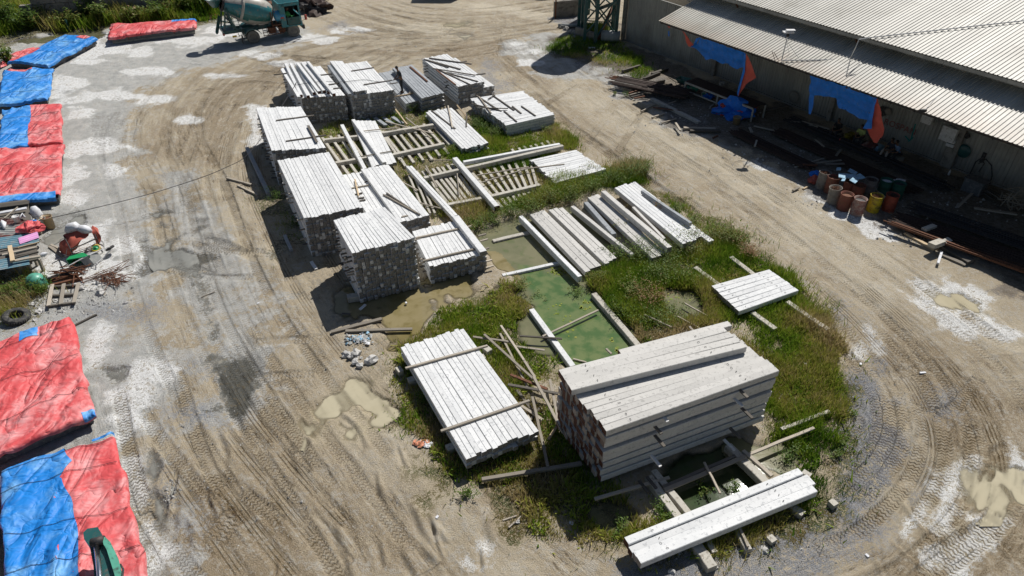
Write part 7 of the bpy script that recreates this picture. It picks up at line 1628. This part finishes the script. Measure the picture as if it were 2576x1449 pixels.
c=P(1716,222,0); wheelbarrow(Vector((c.x,c.y,.0)),math.radians(-40),0,M['greenlight'] if False else paint_mat('dull_green_barrow',(.02,.12,.09)),M['mudrubber'],'left dull green wheelbarrow parked in the shade')
c=P(1742,240,0); wheelbarrow(Vector((c.x,c.y,.0)),math.radians(-25),0,paint_mat('dull_green_barrow2',(.02,.20,.13)),M['cream'],'right green wheelbarrow with a pale wheel beside the bench')
# bundles of reinforcing steel lying in the shade
def bars(p0,p1,width,n,z,r,label,mat='rebar',seed=1,name='rebar_bundle'):
    a=P(*p0,z); b=P(*p1,z); d=(b-a).normalized(); s=Vector((-d.y,d.x,0)); mb=MB(); rr=random.Random(seed)
    for k in range(n):
        o=s*width*(k/max(1,n-1)-.5)+Vector((0,0,rr.uniform(-.03,.05))); e=s*rr.uniform(-.06,.06)
        mb.tube([a+o+d*rr.uniform(-.3,.3),a.lerp(b,.5)+o+e,b+o+d*rr.uniform(-.3,.3)],r,4)
    return thing(name,mb,[M[mat]],label,'rebar')
bars((1548,200),(1730,317-25-55),1.6,30,.45,.03,'wide rack of rusty rods in the shade nearest the road','rebar',1); bars((1535,195),(1720,300-70),.6,12,.3,.03,'lower layer of the rusty rod rack','rust',2)
for i,(x0,y0,x1,y1) in enumerate([(1566,181,1610,168),(1620,201,1660,186),(1630,213,1672,205),(1676,240,1712,228),(1695,245,1735,240),(1650,228,1690,215),(1590,230,1628,221),(1640,188,1680,175)]):
    plank(x0,y0-5,x1,y1-5,.25,f"{ORD[i]} dark bearer beam under the wall side racks from the left",.16,.2,'wood_dark',group='dark bearer beams by the wall')
bars((2240,560),(2600,690),.25,6,.45,.035,'long curved rusty bars along the right road edge','rust',3); bars((2250,545),(2620,670),1.2,26,.35,.035,'wide dark bundle of bars behind the curved rusty ones','rebar',4); bars((2300,520),(2620,630),1.0,16,.3,.035,'dark rods at the right photo edge','darksteel',5)
bars((1960,330),(2300,480),1.0,22,.2,.04,'dark rods in front of the seated men','rebar',7); bars((1990,300),(2380,470),.8,14,.2,.04,'long rods behind the drums','darksteel',8); bars((1850,330),(2040,420),.9,16,.15,.04,'rods lying on shaded ground left of the drums','rebar',10)
for x0,y0,x1,y1,z,w,h,m,l in [(2325,575,2352,565,.5,.25,.12,'sleeper','pale block lying on the dark bars, left'),(2362,612,2390,600,.5,.25,.12,'sleeper','pale block lying on the dark bars, right'),(2345,613,2372,603,.55,.35,.2,'sleeper','sunlit block holding the rusty bars'),(2277,584,2353,626,.12,.16,.1,'wood_new','long pale plank at the road edge'),(2360,634,2430,665,.12,.16,.1,'wood','second pale plank at the road edge'),(2369,632,2360,661,.2,.1,.08,'sack','short white post standing by the road edge'),
 (2355,600,2445,655,.25,.4,.3,'wood_dark','round dark log under the rusty bars'),(1570,330-70,1600,318-70,.2,.1,.1,'wood','none')]:
    if l!='none': plank(x0,y0,x1,y1,z,l,w,h,m)
for i,(x0,y0,x1,y1,z,w,h,m,l) in enumerate([(1582,233,1605,226,.3,.1,.1,'rust','brown timber offcut on top of the sunlit pile'),(1584,238,1622,228,.25,.1,.1,'wood','white edged timber in the sunlit pile'),(1588,243,1618,236,.2,.1,.1,'wood_dark','dark timber low in the sunlit pile'),(1596,246,1622,241,.2,.1,.08,'rust','reddish timber at the front of the sunlit pile'),
 (1640,246,1760,306,.15,.3,.2,'sleeper','long mossy kerb beam lying in the shaded grass'),(1613,293-14,1650,276-16,.15,.08,.08,'wood','first thin bearer off the mossy kerb beam'),(1640,302-8,1672,292-8,.15,.08,.08,'wood','second thin bearer off the mossy kerb beam'),(1665,308,1702,297,.15,.08,.08,'wood','third thin bearer off the mossy kerb beam'),
 (1700,308,1712,327,.3,.12,.08,'wood','short leaning timber at the shade edge'),(1720,320,1800,322,.2,.2,.12,'wood','upper grey timber near the tarpaulin heap'),(1736,327,1812,327,.2,.2,.12,'wood_dark','lower grey timber near the tarpaulin heap'),(1793,346,1806,340,.1,.08,.06,'rust','tiny red brick piece at the road edge'),
 (1995,478,2010,470,.15,.1,.08,'wood','short timber on the road edge left of the drums'),(2021,474,2033,468,.1,.1,.08,'wood_new','orange offcut left of the drums'),(2000,420,2080,395,.1,.1,.05,'wood','grey lath in the shade left of the drums'),(2510,498,2576,514,.1,.12,.06,'wood','pale plank lying by the wooden lattice')]):
    plank(x0,y0,x1,y1,z,l,w,h,m)
rd=random.Random(77)
for k in range(34):
    u,n_=rd.uniform(9,33),rd.uniform(1.2,7.2); a=rd.uniform(0,PI); L=rd.uniform(.5,2.2); c=WD(u,n_,.12+rd.uniform(0,.1)); c.z+=gz(c.x,c.y); d=Vector((math.cos(a),math.sin(a),rd.uniform(-.03,.05))); mb=MB(); mb.bar(c-d*L/2,c+d*L/2,rd.uniform(.06,.16),rd.uniform(.03,.08),seg=2,wob=.01)
    thing('scrap_timber',mb,[M[rd.choice(['wood_dark','wood','rust','wood'])]],'scrap timber lying loose in the dark strip under the canopy','timber','scrap timber under the canopy')
# wooden lattice ball and small cabinet
lt=MB(); rr=random.Random(12); c=P(2552,500,.7)
for k in range(26):
    a=Vector((rr.gauss(0,1),rr.gauss(0,1),rr.gauss(0,1))).normalized()*.62; b=Vector((rr.gauss(0,1),rr.gauss(0,1),rr.gauss(0,1))).normalized()*.62; lt.bar(c+a,c+b,.05,.03)
thing('lattice',lt,[M['wood']],'loose ball shaped lattice of thin timber by the wall','lattice')
mb=MB(); c=P(2452,468,.35); mb.box(c,(.9,.6,.7),Matrix.Rotation(math.atan2(U.y,U.x),3,'Z')); mb.box(c+Vector((0,0,.37)),(1.0,.7,.05),Matrix.Rotation(math.atan2(U.y,U.x),3,'Z')); thing('cabinet',mb,[M['bedsteel']],'dark cabinet against the wall right of the pillar','cabinet')
for i,(x0,y0,x1,y1) in enumerate([(2430,455,2500,500),(2440,450,2520,492),(2446,470,2506,488),(2470,468,2530,508)]): plank(x0,y0,x1,y1,.25+.05*i,f"{ORD[i]} rough board in the stack below the hanging cables",.12,.05,'wood_dark')
# ---------------------------------------------------------------- silo, frame and low walls at the back
tipA=P(1390,196,0)
zs=9.5; sc_=P(1390,172,0)-Vector((-.49,-.872,0)).normalized()*zs*.839
si=empty('cement_silo',(sc_.x,sc_.y,0),0,'dark steel silo on a blue green frame behind the shed corner','silo'); si['kind']='thing'
mb=MB(); R=1.7; mb.lathe([(.25,4.2),(R,6.2),(R,zs-.4),(R*.8,zs-.05),(.001,zs+.05)],Matrix.Translation((0,0,0)),28); mb.build('hopper_body',[M['greysheet']],si,True,rel=True)
for x,y in ((-1.2,-1.2),(1.2,-1.2),(1.2,1.2),(-1.2,1.2)):
    mb=MB(); mb.bar((x,y,0),(x,y,6.6),.22,.22); mb.build('leg',[M['dteal']],si,rel=True)
mb=MB()
for a,b in (((-1.2,-1.2),(1.2,-1.2)),((1.2,-1.2),(1.2,1.2)),((1.2,1.2),(-1.2,1.2)),((-1.2,1.2),(-1.2,-1.2))):
    mb.bar((*a,.6),(*b,3.4),.1,.1); mb.bar((*b,.6),(*a,3.4),.1,.1); mb.bar((*a,3.6),(*b,3.6),.14,.14)
mb.build('brace',[M['dteal']],si,rel=True)
fr=empty('batching_frame',P(1500,90,0),0,'blue green steel frame with pipes left of the shed corner','steel frame'); fr['kind']='thing'
for (x,y,h) in ((1455,70,4.5),(1497,112,5),(1545,92,5),(1553,40,5),(1480,35,5)):
    p=P(x,y,0); mb=MB(); mb.bar((p.x,p.y,0),(p.x,p.y,h),.24,.24); mb.build('post',[M['dteal']],fr)
mb=MB(); pq=[P(1497,112,0),P(1545,92,0),P(1553,40,0),P(1480,35,0)]
for i in range(4):
    a,b=pq[i],pq[(i+1)%4]
    for z in (2.6,4.6): mb.bar(a+Vector((0,0,z)),b+Vector((0,0,z)),.15,.2)
    mb.bar(a+Vector((0,0,.4)),b+Vector((0,0,2.4)),.1,.1)
mb.build('beam',[M['dteal']],fr)
mb=MB(); mb.prism([pq[0].lerp(pq[1],.1)+Vector((0,0,3.2)),pq[1]+Vector((0,0,3.2)),pq[2]+Vector((0,0,3.2)),pq[3]+Vector((0,0,3.2))],(0,0,1.6)); mb.build('bin',[M['bedsteel']],fr)
mb=MB(); p=P(1468,62,0); mb.tube([P(1404,64,.15),P(1452,64,.15),P(1458,62,0)+Vector((0,0,.4)),P(1459,62,0)+Vector((0,0,4.5))],.14,10); thing('pipe',mb,[M['greysheet']],'grey steel pipe bending up beside the batching frame','pipe',smooth=True)
def lowwall(x0,y0,x1,y1,h,t,label,mat='gconc',z=0):
    a,b=P(x0,y0,0),P(x1,y1,0); mb=MB(); mb.bar(a+Vector((0,0,h/2)),b+Vector((0,0,h/2)),t,h,cham=.02,seg=4,wob=.03); return thing('low_wall',mb,[M[mat]],label,'wall')
lowwall(1393,44,1456,38,1.3,.25,'stub of grey concrete wall in front of the batching frame'); lowwall(1450,90,1497,107,.7,.3,'low sloping concrete wall near the stones'); 
mb=MB(); p=P(1397,48,0); mb.tube([(p.x,p.y,0),(p.x,p.y,2.2)],.06,8); thing('post',mb,[M['rust']],'rusty post at the end of the wall stub','post')
mb=MB(); mb.bar(P(1505,98,.3),P(1548,60,0)+Vector((0,0,2.2)),.22,.2); thing('inclined_beam',mb,[M['rust']],'brown inclined beam inside the batching frame','beam')
mb=MB(); mb.tube([P(1512,90,.45),P(1560,92,.45)],.42,14); thing('mesh_roll',mb,[M['greysheet']],'roll of wire mesh lying at the wall corner','wire mesh',smooth=True)
for i,(x,y,r,l) in enumerate([(1450,88,.35,'largest broken slab in the stone heap'),(1436,84,.28,'left slab of the stone heap'),(1425,76,.25,'upper slab of the stone heap'),(1444,96,.22,'front stone of the stone heap'),(1462,94,.22,'right stone of the stone heap'),(1413,70,.2,'far left stone of the stone heap')]): rock(x,y,r,l,i*1.9,'rockdark')
mb=MB(); mb.box(P(1488,120,.12),(.5,.2,.05),Matrix.Rotation(.1,3,'Z')); thing('scrap',mb,[M['sack']],'pale flat board on the grass near the batching frame','scrap')
# ---------------------------------------------------------------- block wall, scrap heap at the top left
bw=empty('block_wall',P(350,30,0),0,'grey concrete block retaining wall behind the tall grass','wall'); bw['kind']='thing'
a0,a1=P(100,62,0),P(760,4,0); d=(a1-a0).normalized(); Lw=(a1-a0).length; s=Vector((-d.y,d.x,0))
mbw=MB(); rr=random.Random(8)
for r_i in range(4):
    x=(r_i%2)*-.9
    while x<Lw:
        w_=1.8; c=a0+d*(x+w_/2)+s*rr.uniform(-.04,.04)+Vector((0,0,.4+r_i*.8)); mbw.bar(c-d*(w_/2-.02),c+d*(w_/2-.02),.6,.78,cham=.03); x+=w_
mbw.build('blocks',[M['gconc']],bw)
heap((800,30),1.1,'black heap of scrap at the far side of the mixer truck',[M['rebar'],M['darksteel']],'scrap_heap','scrap heap',8,seed=61,sq=(1,.9,.6),rough=1.0)
tangle(790,12,.3,2.6,1.6,90,.03,'dark tangle of bars on the far scrap heap','rebar',z=.6,zr=1.0,bend=.6,seed=4)
mb=MB(); c=P(758,14,0); mb.box(c+Vector((0,0,.9)),(1.4,1.0,1.8)); thing('metal_bin',mb,[M['bedsteel']],'dark metal bin beside the far scrap heap','bin')
for i,(x0,y0,x1,y1) in enumerate([(690,12,712,34),(700,6,716,30),(694,24,716,22),(684,8,700,10)]): plank(x0,y0,x1,y1,1.2+.2*i,f"{ORD[i]} brown timber in the heap behind the truck cab",.16,.12,'rust')
heap((700,22),.9,'brown debris heap behind the mixer truck',[M['rust'],M['wood_dark']],'debris_heap','debris heap',7,seed=70,sq=(1.2,.9,.6),rough=1.0)
# vehicle partly outside the top edge: only its shadow and lower edge reach the picture
for (x,y,w_,d_,h_,l) in [(1120,-12,3.6,2.0,2.6,'parked lorry just beyond the top photo edge'),(1400,-22,5.0,2.2,2.8,'second parked lorry beyond the top photo edge')]:
    p=P(x,y,0); root=empty('lorry',p,0,l,'lorry'); root['kind']='thing'; mb=MB(); mb.box((0,0,h_/2+.4),(w_,d_,h_-.6)); mb.box((0,0,.7),(w_+.6,d_*.9,.3)); mb.build('body',[M['bedsteel']],root,rel=True)
    for sx in (-1,1): mb=MB(); mb.tube([(sx*w_*.35,-d_/2,.48),(sx*w_*.35,-d_/2+.3,.48)],.48,16); mb.build('wheel',[M['mudrubber']],root,rel=True)
mb=MB(); mb.box(P(273,118-4,.0)+Vector((0,0,.0)),(.02,.02,.02)); 
mb=MB(); p=P(274,0,0)
mb=MB(); mb.bar(P(175,78,0),P(175,78,0)+Vector((0,0,.9)),.12,.12); thing('survey_post',mb,[M['dteal']],'short green and white post in the muddy drain','post')
# ================================================================ CAMERA AND LIGHT
cam=bpy.data.cameras.new('camera'); cam.sensor_width=36; cam.lens=FL/2576*36; cam.clip_end=3000; cam.clip_start=.1
co_=bpy.data.objects.new('camera',cam); COL.objects.link(co_); co_.location=(0,0,CAMH); co_.rotation_euler=(PI/2-TH,0,0); SC.camera=co_
SE,SAZ=math.radians(50),math.atan2(.87,.49)
dirv=Vector((math.cos(SE)*math.cos(SAZ),math.cos(SE)*math.sin(SAZ),math.sin(SE)))
sl=bpy.data.lights.new('sun','SUN'); sl.energy=5.0; sl.angle=math.radians(.5); sl.color=(1,.965,.91)
so=bpy.data.objects.new('sun',sl); COL.objects.link(so); so.rotation_euler=dirv.to_track_quat('Z','Y').to_euler(); so.location=(0,30,40)
W=bpy.data.worlds.new('World'); SC.world=W; W.use_nodes=True; wn=W.node_tree
sky=wn.nodes.new('ShaderNodeTexSky'); sky.sky_type='NISHITA'; sky.sun_disc=False; sky.sun_elevation=SE; sky.sun_rotation=PI/2-SAZ
wn.links.new(sky.outputs[0],wn.nodes['Background'].inputs[0]); wn.nodes['Background'].inputs[1].default_value=.05
SC.view_settings.view_transform='Standard'; SC.view_settings.look='None'; SC.view_settings.exposure=0
SC.render.engine='CYCLES'; SC.cycles.max_bounces=6
